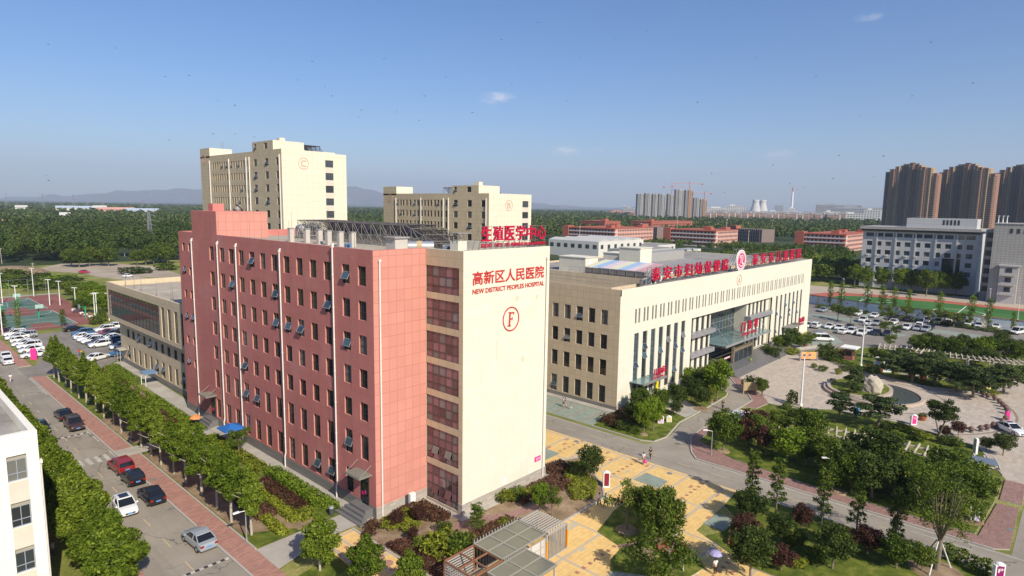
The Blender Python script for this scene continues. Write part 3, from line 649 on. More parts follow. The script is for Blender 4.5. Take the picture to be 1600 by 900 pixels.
mb.box(XR-.06, XR, YE-.06, 7.1, 0, 1.27, 0); mb.box(XR-.06, XR, 8.5, 56.5, 0, 1.27, 0); mb.build('plinth', [m_greyband], F)
mb = MB()
mb.box(XR, -.003, YE-.06, YE, 0, 1.27, 0, 'n'); mb.box(0, 13.76, -.06, 0, 0, 1.27, 0, 'n'); mb.box(13.7, 13.76, 0, 56, 0, 1.27); mb.box(-.06, 0, -.06, .6, 0, 1.27); mb.box(-.06, 0, .6, YE-.06, 0, .33, 0)
mb.build('stone_plinth', [m_greyblock], F)
mb = MB()
mb.face([(XR+.3, YE+.3, 27), (13.4, YE+.3, 27), (13.4, 56.2, 27), (XR+.3, 56.2, 27)]); mb.face([(.3, .3, 27), (13.4, .3, 27), (13.4, YE+.3, 27), (.3, YE+.3, 27)])
mb.build('roof', [m_roof], F)
mb = MB()
for a, b, mi in (((XR, YE, XR+.3, 42.4), 0, 0), ((XR, 51.1, XR+.3, 56.5), 0, 0), ((XR+.3, 56.2, 13.7, 56.5), 0, 0), ((XR+.3, YE, .3, YE+.3), 0, 0), ((0, .3, .3, YE), 0, 1), ((0, 0, 13.7, .3), 0, 1), ((13.4, .3, 13.7, 56.2), 0, 1)):
    x0, y0, x1, y1 = a; mb.box(x0+.004, x1-.004, y0+.004, y1-.004, 26.9, H+.05, mi)
mb.build('parapet', [m_red, m_cream], F)
open_at = {(10.72, 0), (14.3, 1), (32.1, 0), (26.18, 1), (23.2, 2), (20.2, 2), (26.18, 2), (35.15, 5), (32.1, 5), (17.24, 6), (14.3, 6), (10.72, 5), (10.72, 2), (35.15, 4), (38.18, 1)}
for yc in cols:
    for k, (za, zb) in enumerate(rows):
        if yc < 8 and k == 6: continue
        put_window(F, 'x', XR, (yc-.7, yc+.7, za, zb), -1, .2, 1, (.42,) if zb-za < 2.3 else (.3, .62), split=True, open_=(.62, .85, random.uniform(.35, .62)) if (yc, k) in open_at else None)
for h in small: put_window(F, 'x', XR, h, -1, .2, 0, (.4,), name='small_window', open_=(.9, .7, .5) if random.random() < .35 else None)
for k, (za, zb) in enumerate(bands):
    o = link('curtain_wall', None or win_mesh(5.18, zb-za, 4, (.27, .62) if k < 5 else (.2, .45, .72), [m_cframe, m_glass_redrefl], 'curtain_wall', .05, False), F, (.1, 3.21, (za+zb)/2), RZ[('x', -1)])
    nr = (0, .27, .62, 1) if k < 5 else (0, .2, .45, .72, 1)
    for i in range(5):
        for r in range(len(nr)-1):
            w_, h_ = 5.18/5, (zb-za)*(nr[r+1]-nr[r])
            g = link('pane', pane_mesh(w_, h_, m_glass_redrefl if (k, i, r) not in ((0, 2, 1), (0, 3, 1), (1, 4, 1), (3, 2, 2), (4, 2, 2), (5, 2, 3), (6, 2, 3)) else m_paneg), o, (-2.59+(i+.5)*w_, .01, -(zb-za)/2+(zb-za)*(nr[r]+nr[r+1])/2))
            g.rotation_euler = (random.uniform(-.01, .01), 0, random.uniform(-.012, .012))
            if (k in (5, 6) and r == 1 and i in (1, 3)): g.rotation_euler = (-.4, 0, 0); g.location.y = -.18
for y, zt in ((51.14, 27.0), (42.16, 27.0), (36.36, 27.0), (24.55, 27.0), (12.94, 28.2)):
    mb = MB(); x = XR-.17
    mb.tube((x, y, zt), (x, y, 1.9), .085, .085, 8); mb.tube((x, y, 1.9), (x-.12, y, 1.5), .085, .085, 8); mb.tube((x-.12, y, 1.5), (x-.12, y, .15), .085, .085, 8)
    mb.tube((x, y, zt), (x+.2, y, zt+.15), .1, .1, 8); mb.box(x-.12, x+.12, y-.12, y+.12, zt-.25, zt)
    for z in np.arange(4, zt, 3.5): mb.tube((x, y, z), (x, y, z+.12), .11, .11, 8)
    mb.build('drain_pipe', m_pipe, F)
for (x, y, zt) in ((-6.0, YE-.16, 26.9), (13.1, -.16, 26.6)):
    mb = MB(); mb.tube((x, y, zt), (x, y, .2), .085, .085, 8); mb.box(x-.12, x+.12, y-.1, y+.12, zt, zt+.25); mb.build('drain_pipe', m_pipe, F)
mb = MB(); mb.box(4.97, 5.03, -.03, 0, 16, 18.2); mb.face([(7.9, -.006, 22.2), (8.4, -.006, 22.2), (8.4, -.006, 22.75), (7.9, -.006, 22.75)]); mb.face([(9.0, -.006, 15.1), (9.5, -.006, 15.1), (9.5, -.006, 15.7), (9.0, -.006, 15.7)]); mb.face([(11.3, -.006, 22.1), (11.7, -.006, 22.1), (11.7, -.006, 22.6), (11.3, -.006, 22.6)])
mb.build('wall_patch', plain('patch_tan', (.62, .54, .39), .8, .2), F)
text_part(F, 'lettering', '高新区人民医院', 'y', 0, 6.96, 25.18, 11.4, 1.42, m_redletter, bold=.012)
text_part(F, 'lettering', 'NEW DISTRICT PEOPLES HOSPITAL', 'y', 0, 6.99, 23.82, 11.45, .5, m_redletter, bold=.008)
mb = MB(); sh = lambda x, z: (x+.07*z, -.06, z)
for x0, x1, z0, z1 in ((-.32, -.1, -.74, .74), (-.1, .46, .60, .74), (-.1, .24, -.06, .06), (.38, .46, .42, .60), (.17, .24, -.18, .18), (-.46, .04, -.80, -.70), (-.46, -.1, .70, .78)):
    q = [sh(x0, z0), sh(x1, z0), sh(x1, z1), sh(x0, z1)]; mb.loft([q, [(p[0], 0, p[2]) for p in q]])
link('building_letter', mb.mesh('building_letter', m_redletter), F, (7.15, -.004, 20.3))
ring_part(F, 'letter_ring', 'y', 0, 7.15, 20.3, 1.32, 1.36, .12, m_redletter)
mb = MB(); mb.box(11.7, 12.75, -.08, 0, 2.42, 3.0); mb.box(6.25, 6.75, -.06, 0, 1.42, 2.12, 1)
sg = mb.build('wall_sign', [m_pinksign, m_white], F)
v, f_ = text_geo('出口', .7, .34, .02); mb = MB(); mb.add_mesh(v, f_); link('lettering', mb.mesh('lettering', m_white), sg, (12.22, -.1, 2.74))
for yc, zt in ((7.9, 4.55), (46.3, 4.55)):
    mb = MB(); mb.box(XR-1.6, XR, yc-1.35, yc+1.35, zt, zt+.12, 0); mb.box(XR-1.55, XR-.02, yc-1.3, yc+1.3, zt+.12, zt+.2, 1)
    for s in (-1.2, 1.2): mb.tube((XR, yc+s, zt+1.1), (XR-1.4, yc+s, zt+.2), .03, .03, 6, 0)
    mb.build('canopy', [m_steel, plain('canopy_sheet', (.22, .21, .17), .4, .4)], F)
    mb = MB()
    for i in range(4): mb.box(XR-1.0-.4*i, XR-.07 if i == 0 else XR-1.0-.4*(i-1)-.001, yc-1.5-.28*i, yc+1.5+.28*i, 0.02, 1.1-.27*i)
    mb.build('entrance_steps', [m_granite], F)
    mb = MB(); mb.box(XR-.02, XR+.06, yc-.72, yc+.72, 1.2, 4.1, 0); 
    for s in (-.36, .36): mb.box(XR-.05, XR-.021, yc+s-.28, yc+s+.28, 1.25, 3.6, 1)
    dr = mb.build('door', [m_frame, m_glass], F)
    mb = MB(); mb.box(XR-.07, XR-.055, yc-.3, yc-.05, 2.2, 2.6); mb.box(XR-.07, XR-.055, yc+.2, yc+.45, 2.0, 2.4); mb.build('notice', [m_pinksign], dr)
mb = MB(); mb.box(-2.6, -1.9, YE-.5, YE-.07, .1, 1.5); mb.box(-3.0, -2.6, YE-.12, YE-.07, .3, 1.4, 1); mb.build('meter_cabinet', [m_white, m_dark], F)
# rooftop things
m_shaft = plain('shaft_render', (.50, .46, .41), .8)
for i, (x, y) in enumerate(((2.1, 38.4), (3.0, 35.6), (3.1, 32.4), (2.8, 29.6), (2.6, 26.4), (2.9, 24.0))):
    o = thing('roof_vent', f'white square ventilation shaft on the red wing roof, {ORD[i]} from the salmon stair block', 'vent', (x, y, 27), group='roof shafts in a row')
    mb = MB(); mb.box(x-.32, x+.32, y-.32, y+.32, 27, 28.9); mb.build('shaft', m_shaft, o); mb = MB(); mb.box(x-.38, x+.38, y-.38, y+.38, 28.9, 29.0); mb.build('cap', m_roofgrey, o)
o = thing('roof_vent', 'squat grey ventilation box beside a silver duct above the salmon end', 'vent', (2.0, 13.5, 27))
mb = MB(); mb.box(1.1, 2.9, 12.6, 14.4, 27, 28.7); mb.build('shaft', m_shaft, o); mb = MB(); mb.box(.9, 3.1, 12.4, 14.6, 28.7, 28.85); mb.build('cap', m_roofgrey, o)
o = thing('roof_vent', 'cream ventilation box with a barred hood near the cream parapet', 'vent', (4.2, 5.5, 27))
mb = MB(); mb.box(3.6, 4.9, 4.7, 6.0, 27, 28.7); mb.build('shaft', m_cream, o)
mb = MB(); mb.box(3.4, 5.1, 4.5, 6.2, 29.5, 29.6)
for x in (3.55, 4.25, 4.95):
    for y in (4.65, 5.35, 6.05): mb.tube((x, y, 28.7), (x, y, 29.5), .05, .05, 5)
mb.build('hood', m_roofgrey, o)
mb = MB(); mb.tube((3.4, 13.2, 27.7), (5.8, 11.4, 27.7), .62, .62, 16); mb.tube((4.2, 12.6, 27.7), (4.7, 12.2, 27.7), .66, .66, 16, 1)
tag(mb.build('roof_duct', [plain('galvanised', (.62, .62, .62), .3, .5, .7), plain('duct_tape', (.45, .33, .2), .7)]), 'fat silver duct with a brown band lying on the roof', 'duct')
mb = MB(); mb.lathe([(.45, 0), (.55, .2), (.55, .5), (.4, .7), (.75, .72), (.75, .8), (.0, 1.0)], 16, 0); o = mb.build('roof_fan', [m_steel]); o.location = (-1.4, 48.2, 31.25); o.rotation_euler = (0, .9, 0); tag(o, 'dark round exhaust fan on top of the salmon stair block', 'fan')
for i, (x, y, lb) in enumerate(((5.4, 8.2, 'white air conditioner beside the silver duct'), (6.6, 7.2, 'grey air conditioner in front of the tube racks'), (1.2, 22.4, 'small blue cabinet at the end of the shaft row'))):
    mb = MB(); ac_unit(mb, x, y, 27, 1.5 if i < 2 else .9); tag(mb.build('air_conditioner' if i < 2 else 'roof_cabinet', [(m_white, m_alum, flat('blue_cabinet', (.08, .2, .4)))[i], m_dark]), lb, 'air conditioner' if i < 2 else 'cabinet')
# solar collector rack
S_ = thing('solar_rack', 'long rack of dark solar tube collectors on a steel frame along the roof', 'solar rack', (10.5, 30, 27))
mb = MB()
for i in range(16):
    y = 13.5+i*2.2; zt = 29.9 if y > 19 else 27.6+(y-12)*.33
    for x in (7.6, 10.4, 13.0): mb.tube((x, y, 27), (x, y, zt), .05, .05, 5)
    mb.tube((7.6, y, zt), (13.0, y, zt), .045, .045, 5); mb.tube((7.6, y, 27.8), (13, y, 27.8), .04, .04, 5)
    if i < 15:
        mb.tube((7.6, y, 27.1), (7.6, y+2.2, zt-.2), .035, .035, 5); mb.tube((7.6, y, zt-.1), (7.6, y+2.2, 27.6), .03, .03, 5)
for x in (7.6, 10.4, 13.0):
    mb.tube((x, 13.5, 28.1), (x, 19, 29.9), .06, .06, 5); mb.tube((x, 19, 29.9), (x, 46.5, 29.9), .06, .06, 5); mb.tube((x, 13.5, 27.9), (x, 46.5, 27.9), .04, .04, 5)
mb.build('frame', plain('rack_steel', (.24, .22, .19), .5, .4, .3), S_)
m_tube = plain('collector_tube', (.055, .045, .042), .25, .6, .2)
for i in range(15):
    y = 13.2+i*2.2; zt = 29.85 if y > 17 else 28.5+(y-13)*.3
    mb = MB()
    for k in range(22):
        x = 7.7+k*.245; mb.tube((x, y-.2, zt-1.55), (x, y+2.0, zt), .05, .05, 5, 0, False)
    mb.tube((7.6, y+2.0, zt+.02), (13.1, y+2.0, zt+.02), .08, .08, 6, 0); mb.tube((7.6, y-.2, zt-1.57), (13.1, y-.2, zt-1.57), .04, .04, 5, 1); mb.tube((7.55, y-.3, 27.05), (7.55, y+2.0, zt), .035, .035, 4, 1); mb.tube((7.55, y+1.9, 27.05), (7.55, y-.2, zt-1.4), .03, .03, 4, 1)
    mb.build('collector', [m_tube, m_alum], S_)
mb = MB(); mb.lathe([(1.0, 0), (1.15, .4), (1.15, 1.6), (.9, 2.0), (.3, 2.2)], 18, 0, (9.0, 47.6, 27)); tag(mb.build('water_tank', plain('tank_wrap', (.52, .5, .47), .4, .5, .3), smooth=False), 'round silver water tank at the far end of the tube racks', 'tank')
mb = MB(); mb.lathe([(.9, 0), (1.05, .3), (1.05, 1.5), (.8, 1.8), (.3, 2.0)], 18, 0, (11.6, 48.6, 27.4)); tag(mb.build('water_tank', MATS['tank_wrap']), 'second silver water tank standing behind the first', 'tank')
for i, (x, y, h) in enumerate(((-6.4, 29.8, 1.9), (-6.4, 33, 2.4), (-6.4, 9.4, 1.6), (-.5, 37, 2.6), (-.4, 34.2, 2.2), (10, 53, 3.2), (12.6, 46, 3.5))):
    mb = MB(); mb.tube((x, y, 27), (x, y, 28+h), .035, .02, 5); mb.tube((x, y, 27), (x, y, 27.3), .1, .06, 6)
    tag(mb.build('lightning_rod', m_steel), 'thin metal lightning rod on the red wing roof', 'lightning rod', 'lightning rods on the red wing roof')
# roof sign on F
sg = thing('roof_sign', 'red 生殖医学中心 rooftop sign on a steel frame above the cream end wall', 'sign', (8.6, 1.0, 27))
for i, ch in enumerate('生殖医学中心'):
    text_part(sg, 'character', ch, 'y', 1.0, 4.15+i*1.8, 29.65, 1.55, 1.6, m_redsign, depth=.16, bold=.02)
text_part(sg, 'lettering', '综合楼（F楼）7楼 咨询电话 0538-6-8855533', 'y', 1.0, 8.7, 28.42, 10.6, .46, m_redsign, depth=.08, bold=.03)
mb = MB()
for i in range(13):
    x = 3.3+i*.9; mb.tube((x, 1.12, 27), (x, 1.12, 30.4), .025, .025, 5); mb.tube((x, 1.12, 30.2), (x, 2.6, 27), .025, .025, 5)
for z in (28.2, 28.75, 30.4): mb.tube((3.3, 1.12, z), (14.1, 1.12, z), .025, .025, 5)
mb.build('frame', m_steel, sg)
# ================================================================== ANNEXE beyond the red wing
A_ = thing('annexe', 'low cream annexe with an overhanging glass ribbon beyond the red wing', 'building', (-5.6, 56.6, 0))
xo, xl, y0, y1 = -5.6, -4.65, 56.6, 100.2
hw = [(y-.7, y+.7, 5.7, 7.4) for y in np.arange(60.3, 94, 3.12)]; hw2 = [(y-.7, y+.7, 1.2, 4.1) for y in np.arange(60.3, 94, 3.12)]
mb = MB(); wall(mb, 'x', xl, y0, 96.5, 1.0, 8.6, hw+hw2, .22)
wall(mb, 'x', xo, y0, y1, 8.6, 16.1, [(70.4, 99.6, 9.4, 14.7)]+[(a, a+1.5, 9.3, 14.6) for a in (68, 65, 62, 59)], .25)
mb.face([(xo, y0, 8.6), (xo, y1, 8.6), (xl, y1, 8.6), (xl, y0, 8.6)]); mb.face([(xl, 96.5, 0), (22, 96.5, 0), (22, 96.5, 8.6), (xl, 96.5, 8.6)]); mb.face([(xo, y1, 8.6), (22, y1, 8.6), (22, y1, 16.1), (xo, y1, 16.1)]); mb.face([(xl, 96.5, 8.6), (xl, y1, 8.6), (22, y1, 8.6), (22, 96.5, 8.6)])
mb.face([(22, y0, 0), (22, y1, 0), (22, y1, 16.1), (22, y0, 16.1)])
mb.box(xo+.006, xo+.3, y0, y1-.3, 15, 16.12); mb.box(xo+.006, 22, y1-.3, y1-.006, 15, 16.12); mb.box(21.7, 21.99, y0, y1-.3, 15, 16.12)
mb.build('wall', [m_cream_shaded], A_)
mb = MB(); mb.box(xl-.05, xl, y0, 96.55, 0, 1.0); mb.box(xl-.05, 22, 96.5, 96.55, 0, 1.0); mb.build('plinth', [m_greyband], A_)
mb = MB(); mb.face([(xo+.3, y0, 15.1), (21.7, y0, 15.1), (21.7, y1-.3, 15.1), (xo+.3, y1-.3, 15.1)]); mb.build('roof', [m_roof], A_)
for h in hw+hw2: put_window(A_, 'x', xl, h, -1, .18, 1, (.4,), open_=(.7, .8, .45) if random.random() < .3 else None)
for a in (68, 65, 62, 59): put_window(A_, 'x', xo, (a, a+1.5, 9.3, 14.6), -1, .2, 1, (.3, .6), name='tall_window')
o = link('ribbon_window', win_mesh(29.2, 5.3, 15, (.3, .62), [m_frame, m_glass], 'ribbon_window', .07, False), A_, (.12, 85-56.6, 12.05), RZ[('x', -1)])
for i in range(25):
    for a, b in ((0, .3), (.3, .62), (.62, 1)):
        pass
g = MB(); g.box(-14.55, 14.55, .01, .03, -2.6, 2.6); link('pane', g.mesh('pane', glass('ribbon_glass', (.02, .022, .024), .025, .9, False)), o)
mb = MB(); mb.box(xl-1.4, xl-.05, 92.8, 95.2, 3.0, 3.2); mb.tube((xl-1.2, 93, 0), (xl-1.2, 93, 3.0), .06); mb.tube((xl-1.2, 95, 0), (xl-1.2, 95, 3.0), .06); mb.build('porch_canopy', [m_concrete], A_)
for (x, y) in ((-3, 97), (-2.6, 93), (-2.7, 88.5), (-2.9, 79.5), (-2.8, 72.5), (-2.7, 72), (-2.9, 66)): mb = MB(); mb.tube((x, y, 15.1), (x, y, 18.0), .05, .03, 5); mb.box(x-.12, x+.12, y-.12, y+.12, 15.1, 15.4); mb.build('roof_mast', [m_steel], A_)
mb = MB(); mb.tube((xo-.15, 57.2, 14.8), (xo-.15, 57.2, 9.4), .1, .1, 8); mb.tube((xo-.15, 57.2, 9.4), (-6.4, 56.9, 8.2), .1, .1, 8); mb.tube((-6.4, 56.9, 8.2), (-6.4, 56.9, .2), .1, .1, 8); mb.build('drain_pipe', m_pipe, A_)
mb = MB(); mb.box(-1.2, 2.2, 63, 66, 15.1, 17.4, 0); mb.box(-1.5, 2.5, 62.8, 66.2, 17.4, 17.6, 0); mb.build('roof_plant', [m_dark], A_)

# ================================================================== LEFT OFFICE in front
L_ = thing('office_block', 'cream office block with a flat roof at the near end of the avenue', 'building', (-33.2, 11.6, 0))
xe, ys, hl = -33.2, 11.6, 15.2
wn_ = []
for k in range(4):
    zt = 13.6-k*3.65
    for j in range(3): wn_.append((-35.15-j*3.3, -33.95-j*3.3, zt-2.0, zt))
mb = MB(); wall(mb, 'y', ys, -60, xe, 0, hl, wn_, .3); wall(mb, 'x', xe, ys, 62, 0, hl, (), .2, 1)
mb.face([(-60, 62, 0), (xe, 62, 0), (xe, 62, hl), (-60, 62, hl)]); mb.face([(-60, ys, 0), (-60, 62, 0), (-60, 62, hl), (-60, ys, hl)])
mb.box(-59.9, xe-.004, ys+.004, ys+.45, hl-1, hl+.03); mb.box(xe-.45, xe-.004, ys+.45, 61.9, hl-1, hl+.03)
mb.build('wall', [panel('office_panels', (.84, .80, .70), 1.65, 1.85, (.62, .55, .42), .02, .03, .05)], L_)
m_sp = plain('office_spandrel', (.66, .56, .47), .7, .3)
for k in range(4):
    for j in range(3): mb = MB(); mb.box(-35.15-j*3.3, -33.95-j*3.3, ys-.012, ys-.001, 13.6-k*3.65-3.62, 13.6-k*3.65-2.02); mb.build('spandrel', [m_sp], L_)
mb = MB(); mb.face([(-60, ys+.45, hl-.8), (xe-.45, ys+.45, hl-.8), (xe-.45, 62, hl-.8), (-60, 62, hl-.8)]); mb.build('roof', [m_roofgrey], L_)
mb = MB(); mb.box(-36.6, -35.4, 16.5, 22, hl-.8, hl+.6); mb.build('roof_duct', [m_white], L_)
for h in wn_: put_window(L_, 'y', ys, h, -1, .25, 1, (.28, .8), [flat('office_frame', (.30, .33, .40), .4), glass('office_glass', (.035, .042, .05), .05, .7)], split=True)
m_bl = plain('blind_box', (.34, .31, .26), .7, .3)
for h in wn_: mb = MB(); mb.box(h[0]+.05, h[1]-.05, ys+.18, ys+.2, h[2]+1.62, h[3]-.02); mb.build('roller_blind', [m_bl], L_)
mb = MB(); mb.tube((xe+.1, ys+.3, 12.5), (xe+.1, ys+.3, .2), .08, .08, 8); mb.box(xe, xe+.22, ys+.15, ys+.45, 12.5, 12.8); mb.build('drain_pipe', m_pipe, L_)

# ================================================================== TOWERS C AND B
def ward(name, label, xw, ys, wx, ly, h, letter, stair, z0win, step, nrow, pipes, cols_w, cols_b, south_win, lowsteps):
    T = thing(name, label, 'building', (xw, ys, 0))
    rows_ = [(z0win-step*k-1.95, z0win-step*k) for k in range(nrow)]
    holes = [(y-.45, y+.45, a, b) for y in cols_w for a, b in rows_]; big = [(y-.9, y+.9, a, b) for y in cols_b for a, b in rows_]
    sy0, sy1, sh = stair
    top = [(sy0+3.2, sy0+5.0, h+.4, h+2.0), (sy1-2.4, sy1-1.2, h+.4, h+2.0)]
    mb = MB(); wall(mb, 'x', xw, ys, ys+ly, 0, h, holes+big, .22)
    wall(mb, 'x', xw, sy0, sy1, h, sh, [t for t in top], .22); mb.face([(xw, sy1, h), (xw+9, sy1, h), (xw+9, sy1, sh), (xw, sy1, sh)]); mb.face([(xw+9, sy0, h), (xw+9, sy1, h), (xw+9, sy1, sh), (xw+9, sy0, sh)])
    ny0 = ys+ly-(7.2 if letter == 'C' else 7.4); mb.box(xw, xw+7, ny0, ys+ly, h-.5, sh, 0, 'bs')
    mb.face([(xw, ys+ly, 0), (xw+wx, ys+ly, 0), (xw+wx, ys+ly, h), (xw, ys+ly, h)])
    mb.box(xw+.005, xw+.3, ys+.3, ys+ly-.3, h-1.1, h+.03)
    mb.build('shaded_wall', [m_cream_shaded], T)
    sw = [(south_win[0], south_win[1], a, b) for a, b in rows_]
    mb = MB(); wall(mb, 'y', ys, xw, xw+wx, 0, h, sw, .25); mb.face([(xw+wx, ys, 0), (xw+wx, ys+ly, 0), (xw+wx, ys+ly, h), (xw+wx, ys, h)])
    mb.face([(xw, sy0, h), (xw+9, sy0, h), (xw+9, sy0, sh), (xw, sy0, sh)]); mb.face([(xw, ny0, h-.5), (xw+7, ny0, h-.5), (xw+7, ny0, sh), (xw, ny0, sh)])
    mb.box(xw+.005, xw+wx, ys+.005, ys+.3, h-1.1, h+.03)
    if lowsteps: mb.box(xw+wx, xw+wx+3.6, ys+.02, ys+20, 0, h-.3, 0)
    mb.box(xw+4, xw+5.6, sy0+4, sy0+6, sh, sh+1.2)
    mb.build('cream_wall', [m_cream_far], T)
    mb = MB(); mb.face([(xw+.3, ys+.3, h-1), (xw+wx, ys+.3, h-1), (xw+wx, ys+ly, h-1), (xw+.3, ys+ly, h-1)]); mb.face([(xw, sy0, sh-.3), (xw+9, sy0, sh-.3), (xw+9, sy1, sh-.3), (xw, sy1, sh-.3)]); mb.face([(xw, ny0, sh-.3), (xw+7, ny0, sh-.3), (xw+7, ys+ly, sh-.3), (xw, ys+ly, sh-.3)]); mb.build('roof', [m_roof], T)
    for a, b in rows_: mb = MB(); mb.box(south_win[0], south_win[1], ys-.012, ys-.002, a-step+1.97, a-.02); mb.build('spandrel', [m_sp], T)
    for hh in big+top: put_window(T, 'x', xw, hh, -1, .18, 1, (.4,), open_=(.6, .8, .5) if random.random() < .3 else None)
    n = 0
    for hh in holes:
        put_window(T, 'x', xw, hh, -1, .18, 0, (.4,), name='narrow_window', open_=(.6, .8, .5) if random.random() < .18 and n < 90 else None); n += 1
    for hh in sw: put_window(T, 'y', ys, hh, -1, .2, 2, (.35,), [m_frame, MATS['office_glass']], name='stair_window')
    for y in pipes:
        mb = MB(); mb.tube((xw-.2, y, h-1.4), (xw-.2, y, 0), .16, .16, 7); mb.build('drain_pipe', m_pipe, T)
    return T
colsC = [y for y in np.arange(130.5, 156.4, 1.62)]
TC = ward('ward_tower', 'tallest cream ward tower, marked with a circled C', 38.91, 111.43, 15.9, 52.8, 46.6, 'C', (115.9, 128.0, 49.1), 44.45, 3.5, 8, (156.9, 143.1, 131.8, 129.8, 112.3), colsC, [126.4, 119.7, 113.6], (51.7, 54.2), True)
text_part(TC, 'building_letter', 'C', 'y', 111.43, 45.15, 43.15, 1.5, 1.7, m_fade); ring_part(TC, 'letter_ring', 'y', 111.43, 45.15, 43.15, 1.5, 1.55, .13, m_fade)
text_part(TC, 'building_letter', 'C', 'x', 38.91, 161.4, 45.6, 1.5, 1.7, m_fade); ring_part(TC, 'letter_ring', 'x', 38.91, 161.4, 45.6, 1.5, 1.55, .13, m_fade)
colsB = [127.1, 125.4, 124.1, 122.2, 120.3, 118.0, 116.4, 114.3, 112.8, 111.2, 109.7, 107.8, 106.2, 104.3, 102.4]
TB = ward('ward_tower', 'lower cream ward block, marked with a circled B', 88.3, 83.56, 19.0, 51.6, 36.2, 'B', (87.9, 99.9, 38.6), 34.2, 3.4, 7, (127.9, 114.6, 103.6, 101.2, 84.6), colsB, [98.0, 91.75, 85.85], (103.1, 105.9), False)
text_part(TB, 'building_letter', 'B', 'y', 83.56, 96.9, 32.75, 1.5, 1.7, m_fade); ring_part(TB, 'letter_ring', 'y', 83.56, 96.9, 32.75, 1.6, 1.65, .13, m_fade)
text_part(TB, 'building_letter', 'B', 'x', 88.3, 131.4, 34.6, 1.3, 1.6, m_fade); ring_part(TB, 'letter_ring', 'x', 88.3, 131.4, 34.6, 1.4, 1.5, .13, m_fade)
for nm, (x, y, z, n) in (('on the C tower roof', (50, 118, 46, 5)), ('on the B block roof', (97, 92, 35.5, 9))):
    o = thing('solar_rack', f'dark solar tube rack standing {nm}', 'solar rack', (x, y, z))
    mb = MB()
    for i in range(n):
        yy = y+i*2.4
        for k in range(10): mb.tube((x+k*.55, yy-.2, z+1.0), (x+k*.55, yy+2.0, z+2.8), .07, .07, 4, 0, False)
        mb.tube((x-.2, yy+2, z), (x-.2, yy+2, z+2.85), .06, .06, 4); mb.tube((x+5.2, yy+2, z), (x+5.2, yy+2, z+2.85), .06, .06, 4); mb.tube((x-.3, yy+2, z+2.85), (x+5.3, yy+2, z+2.85), .12, .12, 6)
    mb.build('collector', [m_tube], o)
mb = MB()
for k in range(2): mb.tube((44+k*.5, 160, 48.5), (44+k*.5, 160, 51.5), .06, .06, 5)
tag(mb.build('aerial', [m_steel]), 'pair of short aerials on the C tower roof', 'aerial')

# ================================================================== BUILDING A (outpatient building)
AX, AY, AE, AH, AN = 40.62, 7.22, 134.4, 19.7, 48.0
B_ = thing('outpatient_building', 'long cream outpatient building with red rooftop characters and a glass entrance', 'building', (AX, AY, 0))
slits = []
for i in range(31):
    x = 45.2+i*2.722; slits += [(x, x+.5, 13.75, 16.2), (x+1.08, x+1.58, 13.75, 16.2)]
slots = [(a, a+1.45, 1.0, 12.1) for a in (45.21, 47.92, 50.62, 53.31, 56.02, 58.76, 61.54)]+[(109.4+i*2.92, 110.6+i*2.92, 1.0, 12.1) for i in range(7)]
portal = (65.6, 106.8, .0, 12.12)
mb = MB(); wall(mb, 'y', AY, AX, AE, 1.0, AH, slits+slots+[(65.6, 106.8, 1.0, 12.12)], .3, -1, 0)
# set-back wall inside the portal
yb = AY+2.6
pl = [(66.7+i*2.35, 68.0+i*2.35) for i in range(4)]; pr = [(94.6+i*2.3, 95.9+i*2.3) for i in range(5)]
wall(mb, 'y', yb-1.8, 65.6, 75.5, .9, 12.12, [(a, b, 1.0, 12.0) for a, b in pl], .3); wall(mb, 'y', yb-1.8, 93.6, 106.8, .9, 12.12, [(a, b, 1.0, 12.0) for a, b in pr], .3)
mb.face([(75.5, yb-1.8, .9), (75.5, yb+2, .9), (75.5, yb+2, 12.12), (75.5, yb-1.8, 12.12)]); mb.face([(93.6, yb-1.8, .9), (93.6, yb+2, .9), (93.6, yb+2, 12.12), (93.6, yb-1.8, 12.12)])
mb.face([(65.6, AY, 12.12), (106.8, AY, 12.12), (106.8, yb+2, 12.12), (65.6, yb+2, 12.12)]); mb.face([(106.8, AY, 0), (106.8, yb, 0), (106.8, yb, 12.12), (106.8, AY, 12.12)]); mb.face([(65.6, AY, 0), (65.6, yb, 0), (65.6, yb, 12.12), (65.6, AY, 12.12)])
mb.box(AX+.3, AE-.3, AY+.005, AY+.35, AH-1.0, AH+.02); mb.face([(AE, AY, 0), (AE, AN, 0), (AE, AN, AH), (AE, AY, AH)])
mb.build('cream_wall', [m_cream], B_)
sidew = [(y-.65, y+.65, a, b) for y in (10.14, 12.62, 15.08, 17.6, 20.18, 22.7, 25.2, 27.7, 30.2, 32.7) for a, b in ((13.82, 16.22), (9.8, 12.17), (5.42, 8.05), (.85, 3.72))]
mb = MB(); wall(mb, 'x', AX, AY, AN, .7, AH, sidew, .25); mb.box(AX+.005, AX+.3, AY, AN, AH-1, AH+.02); mb.face([(AX, AN, 0), (AE, AN, 0), (AE, AN, AH), (AX, AN, AH)]); mb.build('shaded_cream_wall', [m_cream_shaded], B_)
mb = MB(); mb.box(AX-.07, AX, AY-.07, AN, 0, .7); mb.build('plinth', [m_greyband], B_)
mb = MB(); mb.box(AX, 65.6, AY-.07, AY, 0, 1.0); mb.box(106.8, AE, AY-.07, AY, 0, 1.0); mb.build('stone_plinth', [m_cream], B_)
for h in sidew: put_window(B_, 'x', AX, h, -1, .2, 1, (.55,), open_=(.5, .7, .45) if random.random() < .08 else None)
for h in slits: put_window(B_, 'y', AY, h, -1, .25, 0, (), name='slit_window')
